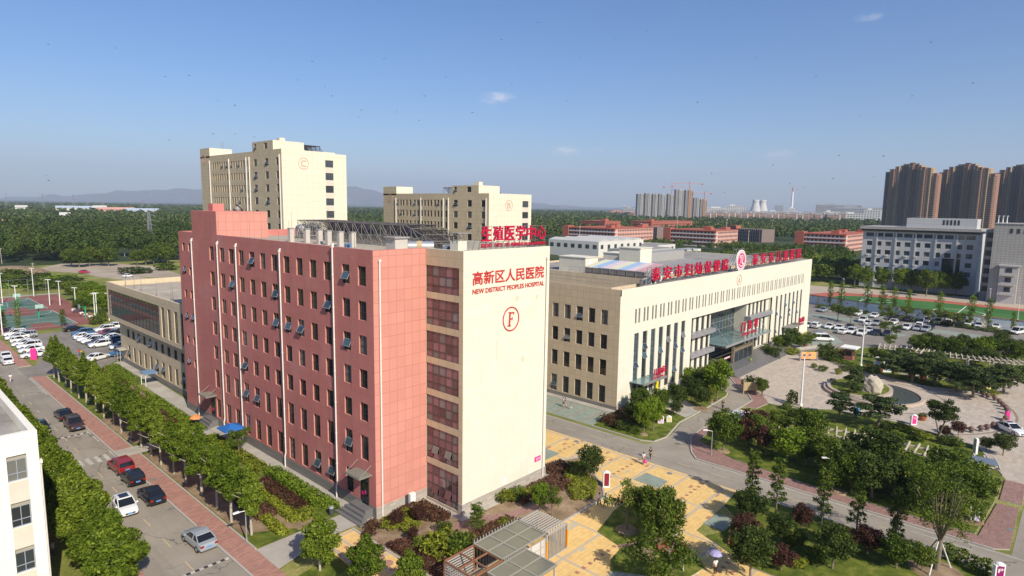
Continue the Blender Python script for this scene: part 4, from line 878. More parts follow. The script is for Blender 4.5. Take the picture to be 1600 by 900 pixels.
for i, h in enumerate(slots):
    o = put_window(B_, 'y', AY, h, -1, .22, 0, (.07, .17, .28, .36, .45, .55, .64, .73, .82, .91), [m_frame, (m_glassblue, m_glass)[i % 3 == 1]], name='tall_window', bar=.1)
    for k in range(random.choice((0, 1, 1, 2))):
        s = link('open_sash', sash_mesh(1.3, 1.0), o); s.location = (0, -.07, random.choice((-2.6, .6, 3.4, 1.8))); s.rotation_euler = (-.45, 0, 0)
for (a, b) in pl+pr: put_window(B_, 'y', yb-1.8, (a, b, 1.0, 12.0), -1, .22, 0, (.1, .22, .35, .48, .6, .74, .87), name='recessed_window', bar=.08)
for a, b in ((65.7, 75.6), (93.5, 106.7)):
    for z in ((8.2,) if a > 90 else (8.2, 4.3)): mb = MB(); mb.box(a, b, AY-.35, yb-1.82, z, z+.85); mb.build('grey_band', [m_alum], B_)
# glass entrance
o = link('glass_wall', win_mesh(18.1, 12.1, 11, (.12, .27, .42, .56, .7, .85), [m_alum, m_glassblue], 'glass_wall', .1, False), B_, (84.55-AX, yb+.9-AY, 6.05))
g = MB(); g.box(-9, 9, .01, .03, -6, 6); link('pane', g.mesh('pane', glass('entrance_glass', (.035, .06, .065), .03, .8, False)), o)
mb = MB(); mb.box(76.2, 100.5, 4.9, yb+.85, 5.35, 5.42, 1)
for x in np.arange(76.4, 100.6, 2.4): mb.box(x-.06, x+.06, 4.9, yb+.8, 5.16, 5.34, 0)
mb.box(76.2, 100.5, 4.74, 4.89, 5.05, 5.5, 0)
for x in (78.5, 86, 92.8, 99): mb.tube((x, AY+1.8 if x < 93 else AY+.7, 9.6), (x, 5.2, 5.45), .05, .05, 6, 0)
mb.build('entrance_canopy', [m_alum, glass('canopy_glass', (.16, .25, .25), .08, .6, False)], B_)
mb = MB()
for x in (82, 92): mb.box(x-.25, x+.25, AY-1.8, AY-1.3, .9, 4.3)
mb.box(82, 92, AY-1.9, AY-1.2, 3.3, 3.8); mb.box(82.4, 91.6, AY-1.62, AY-1.56, .9, 3.25, 1); 
for x in (84.5, 87, 89.5): mb.box(x-.05, x+.05, AY-1.7, AY-1.63, .9, 3.25)
mb.build('entrance_lobby', [plain('bronze', (.30, .25, .17), .4, .5, .4), m_glassblue], B_)
mb = MB(); mb.box(76, 93, AY-1.05, AY-1.0, 2.0, 2.35); mb.build('entrance_banner', [plain('banner_pink', (.75, .45, .5), .6, .3, 0, .3, 3.0)], B_)
mb = MB()
for i in range(5): mb.box(74.3-.0*i, 107.6, AY-4.6-.35*i if i else AY-4.6, AY-2.0 if i == 0 else AY-4.6-.35*(i-1)-.001, .02, .88-.17*i)
mb.box(74.3, 107.6, AY-2.0+.001, yb+.88, .02, .88); mb.build('entrance_steps', [m_granite], B_)
mb = MB(); mb.prism([(107.6, AY-6.2), (115.5, AY-9.0), (115.7, AY-8.6), (107.8, AY-5.8)], .02, .7); mb.build('ramp_wall', [m_concrete], B_)
text_part(B_, 'building_letter', 'A', 'y', AY, 86.6, 17.8, .8, 1.25, m_fade, bold=.01); ring_part(B_, 'letter_ring', 'y', AY, 86.6, 17.8, 1.25, 1.15, .1, m_fade)
for i, ch in enumerate('门诊楼'): text_part(B_, 'character', ch, 'y', 4.9, 84.4+i*3.4, 8.35, 2.0, 2.0, m_redsign, depth=.2, bold=.012)
text_part(B_, 'lettering', 'OUTPATIENT BUILDING', 'y', 4.9, 87.9, 6.6, 8.2, .7, m_redsign, bold=.01)
mb = MB()
for x in np.arange(83.6, 92.6, 1.7): mb.tube((x, 5.05, 5.4), (x, 5.05, 9.4), .04, .04, 4); mb.tube((x, 5.05, 9.2), (x, 7.5, 5.4), .03, .03, 4)
mb.build('sign_frame', m_steel, B_)
mb = MB(); mb.box(44.2, 51.8, AY-2.6, AY-.05, 4.1, 4.22, 1); mb.box(44.2, 51.8, AY-2.75, AY-2.6, 3.95, 4.3, 0); mb.build('side_canopy', [m_steel, MATS['canopy_glass']], B_)
text_part(B_, 'lettering', '儿内科', 'y', AY-2.6, 49.3, 5.6, 4.2, 1.3, m_redsign, depth=.15, bold=.015); text_part(B_, 'lettering', 'PEDIATRICS', 'y', AY-2.6, 49.3, 4.62, 4.2, .4, m_redsign, bold=.01)
mb = MB(); mb.box(46.9, 49.9, AY-.1, AY-.01, 1.0, 3.2, 0); mb.box(47.1, 48.3, AY-.14, AY-.1, 1.05, 3.0, 1); mb.box(48.5, 49.7, AY-.14, AY-.1, 1.05, 3.0, 1); mb.build('door', [m_frame, m_glassblue], B_)
mb = MB(); mb.box(114.5, 123.8, AY-2.4, AY-.05, 3.75, 3.9); mb.build('side_canopy', [m_steel], B_)
text_part(B_, 'lettering', '急诊部', 'y', AY-2.4, 121.5, 5.2, 3.9, 1.3, m_redsign, depth=.15, bold=.015); text_part(B_, 'lettering', 'EMERGENCY', 'y', AY-2.4, 121.5, 4.22, 3.9, .35, m_redsign, bold=.01)
mb = MB(); mb.box(52.2, 53.0, AY-.55, AY-.5, 1.2, 3.4); mb.build('entrance_banner', [flat('yellow_banner', (.75, .62, .02), .5)], B_)
# roof of A with its sunk terrace
mb = MB()
mb.face([(AX+.3, AY+.3, 17.0), (57.2, AY+.3, 17.0), (57.2, AN, 17.0), (AX+.3, AN, 17.0)]); mb.face([(57.2, AY+.3, 19.3), (AE-.3, AY+.3, 19.3), (AE-.3, AN, 19.3), (57.2, AN, 19.3)])
mb.build('roof', [m_roofgrey], B_)
mb = MB(); mb.box(57, 57.3, AY+5, AN, 17, 19.72); mb.box(43.0, 57, 10.6, 10.85, 17, 19.55); mb.box(43.0, 43.3, 10.85, AN, 17, 19.55); mb.box(55, AE-.4, AY+4.8, AY+5.0, 19.3, 20.0)
mb.build('inner_parapet', [m_cream_shaded], B_)
for nm, (x0, x1, yy0, yy1, z) in (('stair_head', (61.5, 66, 29.2, 36, 22.2)), ('stair_head', (78, 83, 30.5, 36, 22.2)), ('lift_room', (73.2, 78, 23.4, 28.6, 24.0))):
    mb = MB(); mb.box(x0, x1, yy0, yy1, 19.3, z); mb.box(x0-.15, x1+.15, yy0-.15, yy1+.15, z, z+.15); mb.box(x0+1.2, x0+2.2, yy0-.02, yy0, 19.4, 21.6, 1); mb.build(nm, [m_cream, m_white], B_)
mb = MB()
cols_c = [0, 1, 2, 0, 1, 2, 3]
for i in range(7):
    ya, yb2 = 13+(26.4-13)*(6-i)/7, 13+(26.4-13)*(7-i)/7; mb.box(57.4, 64.6, ya, yb2, 21.0, 21.05, cols_c[i])
    n = len(mb.v)
    for j in range(n-8, n):
        v = mb.v[j]; mb.v[j] = (v[0], v[1], v[2]+(.95 if v[0] > 60 else 0))
mb.build('striped_canopy', [plain('stripe_cream', (.72, .70, .50), .5), plain('stripe_blue', (.36, .50, .70), .5), plain('stripe_pink', (.72, .58, .58), .5), plain('stripe_red', (.58, .34, .35), .5)], B_)
mb = MB()
mb.box(57.5, 57.53, 13, 26.4, 19.32, 20.9); mb.build('mesh_screen', [plain('mesh_screen', (.20, .19, .18), .6)], B_)
for yy in np.arange(13, 26.6, 1.9):
    for x, z in ((57.45, 21), (64.4, 21.9)): mb = MB(); mb.tube((x, yy, 19.3), (x, yy, z), .05, .05, 5); mb.build('canopy_post', [m_steel], B_)
mb = MB()
rail(mb, [(43.2, 10.8, 19.5), (43.2, 30, 19.5)], 1.3, 3); rail(mb, [(57.2, 12, 19.6), (57.2, 30, 19.6)], 1.2, 2.5); rail(mb, [(55, AY+1.6, 19.3), (AE-2, AY+1.6, 19.3)], 1.6, 2.2)
rail(mb, [(75, 20, 19.3), (130, 20, 19.3)], 1.5, 3); rail(mb, [(85, 40, 19.3), (130, 40, 19.3)], 1.5, 3)
mb.build('roof_railing', [m_steel], B_)
mb = MB(); mb.face([(84, 21, 19.36), (110, 19, 19.36), (110, 30, 19.36), (84, 32, 19.36)]); mb.box(88, 112, 33, 36, 19.3, 21.6); mb.box(95, 126, 14.5, 17, 19.3, 20.4); mb.build('roof_plant', [plain('roof_grey_box', (.32, .31, .30), .7)], B_)
# rooftop signs on A
sg = thing('roof_sign', 'long red 泰安市妇幼保健院 sign on the outpatient roof', 'sign', (67, 8.2, AH))
for i, ch in enumerate('泰安市妇幼保健院'): text_part(sg, 'character', ch, 'y', 8.2, 52.9+i*4.02, 21.35, 2.85, 2.35, m_redsign, depth=.25, bold=.012)
def lattice(root, x0, x1, y, z0, z1):
    mb = MB()
    for x in np.arange(x0, x1+.01, 1.35):
        mb.tube((x, y, z0), (x, y, z1), .04, .04, 4); mb.tube((x, y+2.0, z0-.3), (x, y, z1-.3), .035, .035, 4); mb.tube((x, y, z0+.4), (x, y+1.4, z0+.4), .03, .03, 4)
    for z in (z0+.25, (z0+z1)/2, z1): mb.tube((x0, y, z), (x1, y, z), .04, .04, 4)
    mb.build('frame', [m_steel], root)
lattice(sg, 50.6, 83.4, 8.42, 19.4, 22.5)
sg = thing('roof_sign', 'long red 泰安市儿童医院 sign at the far end of the outpatient roof', 'sign', (111, 8.2, AH))
for i, ch in enumerate('泰安市儿童医院'): text_part(sg, 'character', ch, 'y', 8.2, 96.9+i*4.85, 21.6, 3.3, 2.5, m_redsign, depth=.25, bold=.012)
lattice(sg, 94.4, 129, 8.42, 19.4, 22.8)
sg = thing('roof_emblem', 'round white and magenta hospital emblem between the two rooftop signs', 'sign', (88.9, 8.2, AH))
def disc(rx, y, mat_i, mb, n=40, dep=.25):
    mb.loft([[(88.9+rx*math.cos(t), y, 21.75+rx*.94*math.sin(t)) for t in np.linspace(0, 2*math.pi, n, endpoint=False)], [(88.9+rx*math.cos(t), y-dep, 21.75+rx*.94*math.sin(t)) for t in np.linspace(0, 2*math.pi, n, endpoint=False)]], mat_i)
mb = MB(); disc(2.45, 8.2, 0, mb); disc(1.75, 7.945, 1, mb, dep=.05)
def ribbon_pts(mb, pts, w, y, mi):
    for a, b in zip(pts[:-1], pts[1:]):
        d = Vector((b[0]-a[0], b[1]-a[1])).normalized(); nx, nz_ = -d.y*w, d.x*w
        mb.loft([[(88.9+a[0]-nx, y, 21.75+a[1]-nz_), (88.9+a[0]+nx, y, 21.75+a[1]+nz_), (88.9+a[0]+nx, y-.04, 21.75+a[1]+nz_), (88.9+a[0]-nx, y-.04, 21.75+a[1]-nz_)], [(88.9+b[0]-nx, y, 21.75+b[1]-nz_), (88.9+b[0]+nx, y, 21.75+b[1]+nz_), (88.9+b[0]+nx, y-.04, 21.75+b[1]+nz_), (88.9+b[0]-nx, y-.04, 21.75+b[1]-nz_)]], mi)
ribbon_pts(mb, smooth([(-1.0, .5), (-.7, 1.05), (-.25, .9), (-.35, .1), (-.6, -.5)], 5), .13, 7.89, 0)
ribbon_pts(mb, smooth([(.1, 1.2), (.55, .9), (.5, .1), (.2, -.6), (.9, -.55)], 5), .13, 7.885, 0)
ribbon_pts(mb, smooth([(-1.2, -.7), (-.5, -1.15), (.5, -1.15), (1.2, -.7)], 5), .1, 7.88, 0)
for k in range(26):
    t = 2*math.pi*k/26; x, z = 88.9+2.1*math.cos(t), 21.75+1.97*math.sin(t); mb.box(x-.08, x+.08, 7.90, 7.949, z-.12, z+.12, 1)
mb.build('disc', [m_white, flat('magenta_sign', (.62, .01, .14), .4)], sg); lattice(sg, 86.2, 91.8, 8.6, 19.4, 24.2)
mb = MB(); mb.box(91.7, 92.5, 8.6, 9.0, 20.8, 22.6); tag(mb.build('flat_antenna', [m_white]), 'white panel antenna behind the round roof emblem', 'antenna')
for i, (x, y, lb, s_) in enumerate(((51.4, 9.6, 'grey air conditioner below the first red character', 1.6), (53.2, 9.0, 'white air conditioner at the corner of the sunk terrace', 2.0), (59.5, 11.2, 'pair-less air conditioner behind the second red character', 1.5), (66, 12.5, 'white air conditioner in the middle of the outpatient roof', 1.6), (63, 31.5, 'white roof cabinet beside the cream stair head', 3.0), (44.5, 13.5, 'low white unit inside the sunk terrace corner', 1.8))):
    mb = MB(); ac_unit(mb, x, y, 17.0 if i == 5 else 19.3, s_); tag(mb.build('air_conditioner', [m_white if i != 0 else m_alum, m_dark]), lb.replace('pair-less', 'single'), 'air conditioner')
# ================================================================== FAR BUILDINGS
m_winfar = glass('far_window', (.05, .055, .06), .15, .5, False)
def winrows(mb, axis, c, us, zs, w, h, out=-1, m=0, proud=.05):
    for u in us:
        for z in zs:
            if axis == 'x': mb.box(c+out*proud, c, u-w/2, u+w/2, z, z+h, m) if out < 0 else mb.box(c, c+proud, u-w/2, u+w/2, z, z+h, m)
            else: mb.box(u-w/2, u+w/2, c-proud, c, z, z+h, m)
def shed(label, pts, h, mat, roofmat, nwin=0, gable=0.0):
    c = pts[0]; o = thing('shed', label, 'building', (c[0], c[1], 0))
    mb = MB(); k = len(pts); mb.prism(pts, 0, h); mb.build('wall', [mat], o)
    mb = MB()
    if gable:
        n = int(gable)
        for i in range(n):
            f = lambda a, b, t: (a[0]+(b[0]-a[0])*t, a[1]+(b[1]-a[1])*t)
            t0, t1 = i/n, (i+1)/n; a0, a1, b0, b1 = f(pts[0], pts[1], t0), f(pts[0], pts[1], t1), f(pts[3], pts[2], t0), f(pts[3], pts[2], t1); am, bm = f(a0, a1, .5), f(b0, b1, .5)
            mb.face([(*a0, h), (*am, h+1.5), (*bm, h+1.5), (*b0, h)]); mb.face([(*am, h+1.5), (*a1, h), (*b1, h), (*bm, h+1.5)]); mb.face([(*a0, h), (*a1, h), (*am, h+1.5)]); mb.face([(*b0, h), (*bm, h+1.5), (*b1, h)])
    else: mb.prism(pts, h+.01, h+.3)
    mb.build('roof', [roofmat], o)
    if nwin:
        for (a, b, n) in ((pts[0], pts[1], nwin), (pts[3], pts[0], nwin)):
            L = math.dist(a, b); ux, uy = (b[0]-a[0])/L, (b[1]-a[1])/L
            for i in range(n):
                t = (i+.5)/n; p = (a[0]+(b[0]-a[0])*t, a[1]+(b[1]-a[1])*t); mb = MB(); mb.obox(p, (ux, uy), (-uy, ux), min(1.5, L/n*.28), .06, h*.55, h*.8); mb.build('window', [m_winfar], o)
    return o
m_shedwhite = plain('shed_white', (.62, .60, .55), .7, .3, 0, .08, .05); m_shedgrey = plain('shed_grey', (.36, .37, .38), .7, .3, 0, .1, .05); m_shedroof = plain('shed_roof', (.50, .49, .46), .6, .3, 0, .12, .05)
def shed_at(label, c, right, left, t, *args):
    p = D(c[0], c[1], t); x1, y1 = p[0], p[1]
    while PX((x1, p[1], p[2])) < right: x1 += .5
    while PX((p[0], y1, p[2])) > left: y1 += .5
    return shed(label, [(p[0], p[1]), (x1, p[1]), (x1, y1), (p[0], y1)], float(p[2]), *args)
shed_at('long white saw-roofed shed behind the outpatient roof', (935.5, 378), 1005, 858, 400, m_shedwhite, m_shedroof, 7, 4)
shed_at('white shed with a dark shaded side nearest the grove', (1028, 383.5), 1055, 973, 430, m_shedwhite, m_roofgrey, 3)
shed_at('low white gatehouse with a strip window beside the grove', (1072.5, 391), 1095, 1052, 395, m_shedwhite, m_shedgrey, 3)
shed_at('flat grey store behind the striped canopy', (990, 392), 1050, 950, 330, m_shedgrey, m_roofgrey, 4)
m_orange = plain('orange_render', (.38, .12, .08), .8, .2, 0, .1, .05); m_orangelit = plain('pink_sunlit_render', (.62, .33, .26), .8, .2, 0, .08, .05); m_balc = plain('balcony_white', (.60, .56, .55), .7)  # second one: orange lightened for sunlit school ends, plain pink on village houses
def school(label, x0, y0, wx, ly, h, floors=4, tower=True):
    o = thing('school_block', label, 'building', (x0, y0, 0)); st = h/floors
    mb = MB(); mb.box(x0, x0+wx, y0, y0+ly, 0, h, 0); 
    if tower: mb.box(x0-2.5, x0+6, y0+ly, y0+ly+7, 0, h+1.6, 0)
    mb.box(x0+3, x0+9, y0+6, y0+12, h, h+3, 0); mb.box(x0+wx*.5, x0+wx*.5+7, y0+ly*.4, y0+ly*.4+6, h, h+3, 0); mb.box(x0+wx-12, x0+wx-5, y0+5, y0+11, h, h+2.6, 0)
    mb.box(x0-.4, x0+wx+.4, y0-.4, y0+ly+.4, h-.1, h+.5, 0)
    mb.build('wall', [m_orange], o)
    mb = MB(); mb.box(x0+.2, x0+wx, y0-.12, y0-.005, 0, h-.2); mb.build('sunlit_end', [m_orangelit], o)  # paler sheet over the sunny end, sunlight put into its colour
    mb = MB(); mw = MB(); mr = MB()
    for k in range(floors):
        z = k*st
        mb.box(x0-1.8, x0-.01, y0+1.2, y0+ly-.2, z+st*.02, z+.22); mb.box(x0-1.8, x0-1.65, y0+1.2, y0+ly-.2, z+.22, z+1.05); mb.box(x0-1.8, x0+3.6, y0-.5, y0+1.2, z+.0, z+1.1); 
        mr.box(x0-1.9, x0-.01, y0+.1, y0+ly-.2, z+st-.45, z+st-.06)
        n = int(ly/3.4)
        for i in range(n):
            y = y0+2+(ly-3)*(i+.5)/n; mw.box(x0-.06, x0-.002, y-.55, y+.55, z+.25, z+2.5); mb.box(x0-.05, x0-.003, y+.7, y+1.7, z+.9, z+2.5)
        n = int(wx/3.0)
        for i in range(n):
            x = x0+4+(wx-5)*(i+.5)/n; mw.box(x-.75, x+.75, y0-.19, y0-.121, z+1.0, z+2.7); mb.box(x-1.0, x+1.0, y0-.30, y0-.125, z+.75, z+.98)
    mb.build('balcony', [m_balc], o); mr.build('balcony_band', [m_orange], o); tag(mw.build('window_rows', [m_winfar], o), kind='stuff')
    return o
school('orange school block with white balconies, middle of the row of three', 472, 187, 46, 42, 14)
school('orange school block with white balconies, nearest the white shed', 424.7, 258.5, 66, 50, 14)
school('orange school block with white balconies, next to the grey office', 500, 92, 90, 31, 14)
def link_block(label, a, b, w, h):
    L = math.dist(a, b); ux, uy = (b[0]-a[0])/L, (b[1]-a[1])/L; c = ((a[0]+b[0])/2+uy*-0, (a[1]+b[1])/2); n = (-uy, ux)
    if n[0] < 0: n = (uy, -ux)
    o = thing('school_block', label, 'building', (c[0], c[1], 0))
    mb = MB(); mb.prism([a, b, (b[0]+n[0]*w, b[1]+n[1]*w), (a[0]+n[0]*w, a[1]+n[1]*w)], 0, h); mb.build('wall', [plain('grey_render_'+str(len(MATS)), (.20, .15, .135), .8)], o)
    mb = MB(); mp_ = MB(); k = int(L/2.6)
    for i in range(k):
        t = (i+.5)/k; p = (a[0]+(b[0]-a[0])*t-n[0]*.08, a[1]+(b[1]-a[1])*t-n[1]*.08)
        for z in np.arange(1, h-2, 3.3): mb.obox(p, (ux, uy), n, .55, .05, z, z+2.0)
        q = (a[0]+(b[0]-a[0])*(i/k)-n[0]*.2, a[1]+(b[1]-a[1])*(i/k)-n[1]*.2); mp_.obox(q, (ux, uy), n, .22, .18, 0, h)
    tag(mb.build('window_rows', [m_winfar], o), kind='stuff'); mp_.build('pilaster', [m_balc if False else plain('pilaster_'+str(len(MATS)), (.30, .235, .215), .8)], o)
    mb = MB(); m1 = ((a[0]*.7+b[0]*.3)+n[0]*3, (a[1]*.7+b[1]*.3)+n[1]*3); mb.obox(m1, (ux, uy), n, 6, 4, h, h+3); mb.build('stair_head', [m_orange], o)
link_block('dark pilastered school wing behind the middle orange block', (605, 243), (590, 192), 20, 13)
link_block('dark pilastered school wing behind the first orange block', (550, 318), (538, 281), 20, 13)
def slab_block(label, x0, y0, wx, ly, h):
    o = thing('school_block', label, 'building', (x0, y0, 0)); mb = MB(); mb.box(x0, x0+wx, y0, y0+ly, 0, h); mb.box(x0+5, x0+12, y0+3, y0+9, h, h+3); mb.box(x0-.4, x0+wx+.4, y0-.4, y0+ly+.4, h-.5, h+.2); mb.build('wall', [m_orange], o)
    mb = MB(); winrows(mb, 'y', y0, np.arange(x0+3, x0+wx-2, 3.2), np.arange(1.2, h-2, 3.4), 1.7, 1.7); winrows(mb, 'x', x0, np.arange(y0+3, y0+ly-2, 3.2), np.arange(1.2, h-2, 3.4), 1.7, 1.7); tag(mb.build('window_rows', [m_winfar], o), kind='stuff')
slab_block('plain orange hall furthest behind the school blocks', 596, 385, 34, 36, 16); slab_block('long plain orange hall behind the first school block', 650, 352, 110, 30, 16)
# grey office beyond the field
def office():
    o = thing('grey_office', 'pale grey six-storey office with a flat cornice beyond the sports field', 'building', (262, -16, 0)); X0 = 262
    m_g = panel('grey_panels', (.52, .52, .52), 3.6, 3.55, (.30, .31, .32), .05, .03, .08); m_g2 = panel('grey_strips', (.42, .40, .38), 1.2, .9, (.24, .23, .22), .11, .05, .06)
    mb = MB(); holes = []
    ys = [22.3-i*3.55 for i in range(11)]
    for y in ys:
        for k in range(5):
            if y < -4 and y > -11 and k < 3: continue
            holes.append((y-1.05, y+1.05, 3.6+k*3.62, 5.5+k*3.62))
    wall(mb, 'x', X0, -16, 25, 0, 24.4, holes+[(-10.6, -4.4, 3.5, 14.2)]+[(y-1.5, y+1.5, 22.0, 23.6) for y in ys], .35)
    mb.face([(X0, 25, 0), (X0+22, 25, 0), (X0+22, 25, 24.4), (X0, 25, 24.4)]); mb.face([(X0, -16, 0), (X0+22, -16, 0), (X0+22, -16, 24.4), (X0, -16, 24.4)])
    for y in np.arange(-16, 25.1, 3.55*2): mb.box(X0-.35, X0-.005, y-.3, y+.3, 0, 24.2)
    mb.box(X0-.4, X0-.006, -16, 25, 2.6, 3.0); mb.build('wall', [m_g], o)
    mb = MB(); mb.box(X0-1.5, X0+23, -16.5, 26.2, 25.2, 26.3, 0); mb.box(X0-.9, X0+22.5, -16.2, 25.7, 24.4, 25.2, 1); mb.build('cornice', [m_g2, m_dark], o)
    mb = MB(); mb.box(X0+2, X0+14, -14.5, 9.5, 26.3, 30.2); mb.build('roof_block', [m_g], o)
    mb = MB(); winrows(mb, 'x', X0+2, [-3.5-i*1.25 for i in range(5)], [27.6], .7, 2.0); mb.build('roof_slot', [m_dark], o)
    for h in holes+[(y-1.5, y+1.5, 22.0, 23.6) for y in ys]: put_window(o, 'x', X0, h, -1, .3, 1, (.5,), [m_frame, m_glassblue], name='window')
    lk = link('glass_wall', win_mesh(6.2, 10.7, 6, (.2, .4, .6, .8), [m_frame, glass('green_glass', (.012, .035, .026), .05, .7, False)], 'glass_wall', .1), o, (.3, 8.5, 8.85), RZ[('x', -1)])
    mb = MB()
    for i, y in enumerate(ys[:6]):
        for k in (0, 1, 2, 3):
            if (i*3+k*5) % 4: ac = (X0-.55, y+.4, 2.4+k*3.62+.5); mb.box(ac[0], X0-.02, ac[1]-.5, ac[1]+.5, ac[2], ac[2]+.7)
    mb.build('air_conditioner', [plain('ac_white', (.6, .6, .58), .5)], o)
    mb = MB(); mb.box(246, 262.0, -60, -21.5, 0, 28.8); mb.box(245.8, 270, -60.2, -21.2, 28.8, 29.1); mb.box(254, 262, -21.5, -18.5, 0, 26.5); mb.build('stair_wing', [m_g2], o)
    for q in [(245.9, 246, y, y+.8, 25.6, 27.2) for y in (-27, -29, -31)]+[(253.9, 254, -20.9, -19, 3+k*3.4, 5+k*3.4) for k in range(7)]: mb = MB(); mb.box(*q); mb.build('stair_window', [m_winfar], o)
    mb = MB(); mb.box(244.2, 245.99, -30, -24.6, 0, 13.6); mb.box(243.9, 246, -30.4, -24.2, 13.6, 14.1)
    for k in range(3): mb.box(243.3, 244.2, -29.2, -25.4, 3.2+k*3.5, 3.5+k*3.5); mb.box(243.3, 243.4, -29.2, -25.4, 3.5+k*3.5, 4.3+k*3.5)
    mb.build('balcony', [plain('bay_white', (.50, .48, .46), .7)], o)
    mb = MB()
    for k in range(3): mb.box(244.1, 244.2, -28.2, -26.4, 4.4+k*3.5, 6.1+k*3.5)
    mb.build('balcony_door', [m_winfar], o)
office()
def mast(name, label, p, h, mat, head=True, r=.14):
    o = thing(name, label, 'mast', (p[0], p[1], p[2] if len(p) > 2 else 0)); z = o.location.z
    mb = MB(); mb.tube((p[0], p[1], z), (p[0], p[1], z+h), r, r*.6, 8); mb.build('pole', [mat], o)
    mb = MB(); mb.tube((p[0], p[1], z+h-.3*h*.1), (p[0], p[1], z+h+.1), r*2, r*2, 8); mb.build('head', [m_white], o)
mast('antenna_mast', 'white antenna mast on the grey stair wing roof', (250, -31, 29.1), 10, m_white, r=.3)
for i, y in enumerate((-22.3, -23.6, -24.8)): mast('antenna_mast', f'short panel antenna on the grey stair wing, {ORD[i]} from its corner', (248, y, 29.1), 2.6, m_white, r=.2)
# brown residential towers
m_brown = plain('brown_render', (.29, .165, .115), .8, .2, 0, .08, .05); m_brown2 = plain('tan_render', (.38, .28, .18), .8, .2, 0, .08, .05); m_brown3 = plain('slate_render', (.16, .13, .12), .8, .2, 0, .08, .05)
def tower(label, c, floors, s=1.0, st=2.95):
    o = thing('residential_tower', label, 'building', (c[0], c[1], 0)); h = floors*st
    mb = MB(); mw = MB(); mbal = MB()
    # local frame: u runs across the view, v away from the camera
    d = Vector((c[0]-CAM[0], c[1]-CAM[1])).normalized(); v = Vector((d.x, d.y)); u = Vector((d.y, -d.x))
    rot = -.4; u, v = u*math.cos(rot)+v*math.sin(rot), v*math.cos(rot)-u*math.sin(rot)
    def bx(u0, u1, v0, v1, z0, z1, m, b=mb): b.prism([(c[0]+u.x*a+v.x*e, c[1]+u.y*a+v.y*e) for a, e in ((u0, v0), (u1, v0), (u1, v1), (u0, v1))], z0, z1, m)
    bays = [(-32, -25, 2, -7, 2), (-25, -19, -2, -4, 0), (-19, -14, 0, -1, 1), (-14, -3, 4, 0, 2), (-3, 3, 1, 1, 0), (3, 9, 3, 0, 2), (9, 14, -1, -1, 1), (14, 20, -4, -3, 0), (20, 26, -1, -4, 1), (26, 32, 3, -10, 0)]
    for a, b, v0, dh, m in bays:
        hh = h+dh*st/2.95*1.2
        bx(a*s, b*s, v0*s, (v0+15)*s, 0, hh, m)
        bx(a*s+.6, a*s+1.4, v0*s-.7, v0*s, 0, hh-1.5, 1 if m != 1 else 0); 
        n = max(1, int((b-a)/3.2))
        for k in range(int(hh/st)):
            for i in range(n):
                q = a+(b-a)*(i+.62)/n; bx(q*s-.8, q*s+.8, v0*s-.12, v0*s-.01, k*st+.8, k*st+2.5, 0, mw)
            if m == 0: bx(a*s+1.6, b*s-.3, v0*s-1.3, v0*s-.01, k*st-.1, k*st+.95, 0, mbal)
    for (b, v0, dh) in ((32, 3, -10), (26, -1, -4), (20, -4, -3)):
        for k in range(int((h+dh*st/2.95*1.2)/st)):
            for q in (1.2, 4.4): bx(b*s+.01, b*s+.12, (v0+q)*s, (v0+q+1.5)*s, k*st+.7, k*st+2.5, 0, mw)
    bx(-12*s, 8*s, 7*s, 14*s, h, h+2.2, 1); bx(-4*s, 2*s, 7*s, 11*s, h+2.2, h+3.6, 0)
    mb.build('wall', [m_brown, m_brown2, m_brown3], o); tag(mw.build('window_rows', [m_winfar], o), kind='stuff'); tag(mbal.build('balcony_rows', [m_brown2], o), kind='stuff')
def base(px, py, t): p = D(px, py, t); return (p[0], p[1])
tower('brown residential tower with stepped top, nearest the distant row houses', base(1413, 360, 870), 33, 1.02)
tower('brown residential tower with stepped top, between the other two', base(1498, 362, 860), 33, 1.06)
tower('brown residential tower with stepped top, above the grey stair wing', base(1588, 364, 850), 33, 1.1)
tower('brown residential tower half hidden in the gap between its neighbours', base(1458, 360, 1010), 29, .5)
p = D(1540, 340, 1500); o = thing('chimney', 'tall banded chimney beside the brown towers', 'chimney', (p[0], p[1], 0))
mb = MB(); mb.lathe([(5.2, 0), (3.6, 112)], 16, 0, (p[0], p[1], 0)); mb.build('shaft', [plain('chimney_pink', (.48, .33, .28), .8)], o)
mb = MB(); mb.lathe([(4.0, 112), (4.0, 116), (3.7, 118), (3.7, 124), (3.9, 124), (3.9, 130)], 16, 0, (p[0], p[1], 0)); mb.build('rim', [plain('chimney_red', (.40, .17, .13), .8)], o)
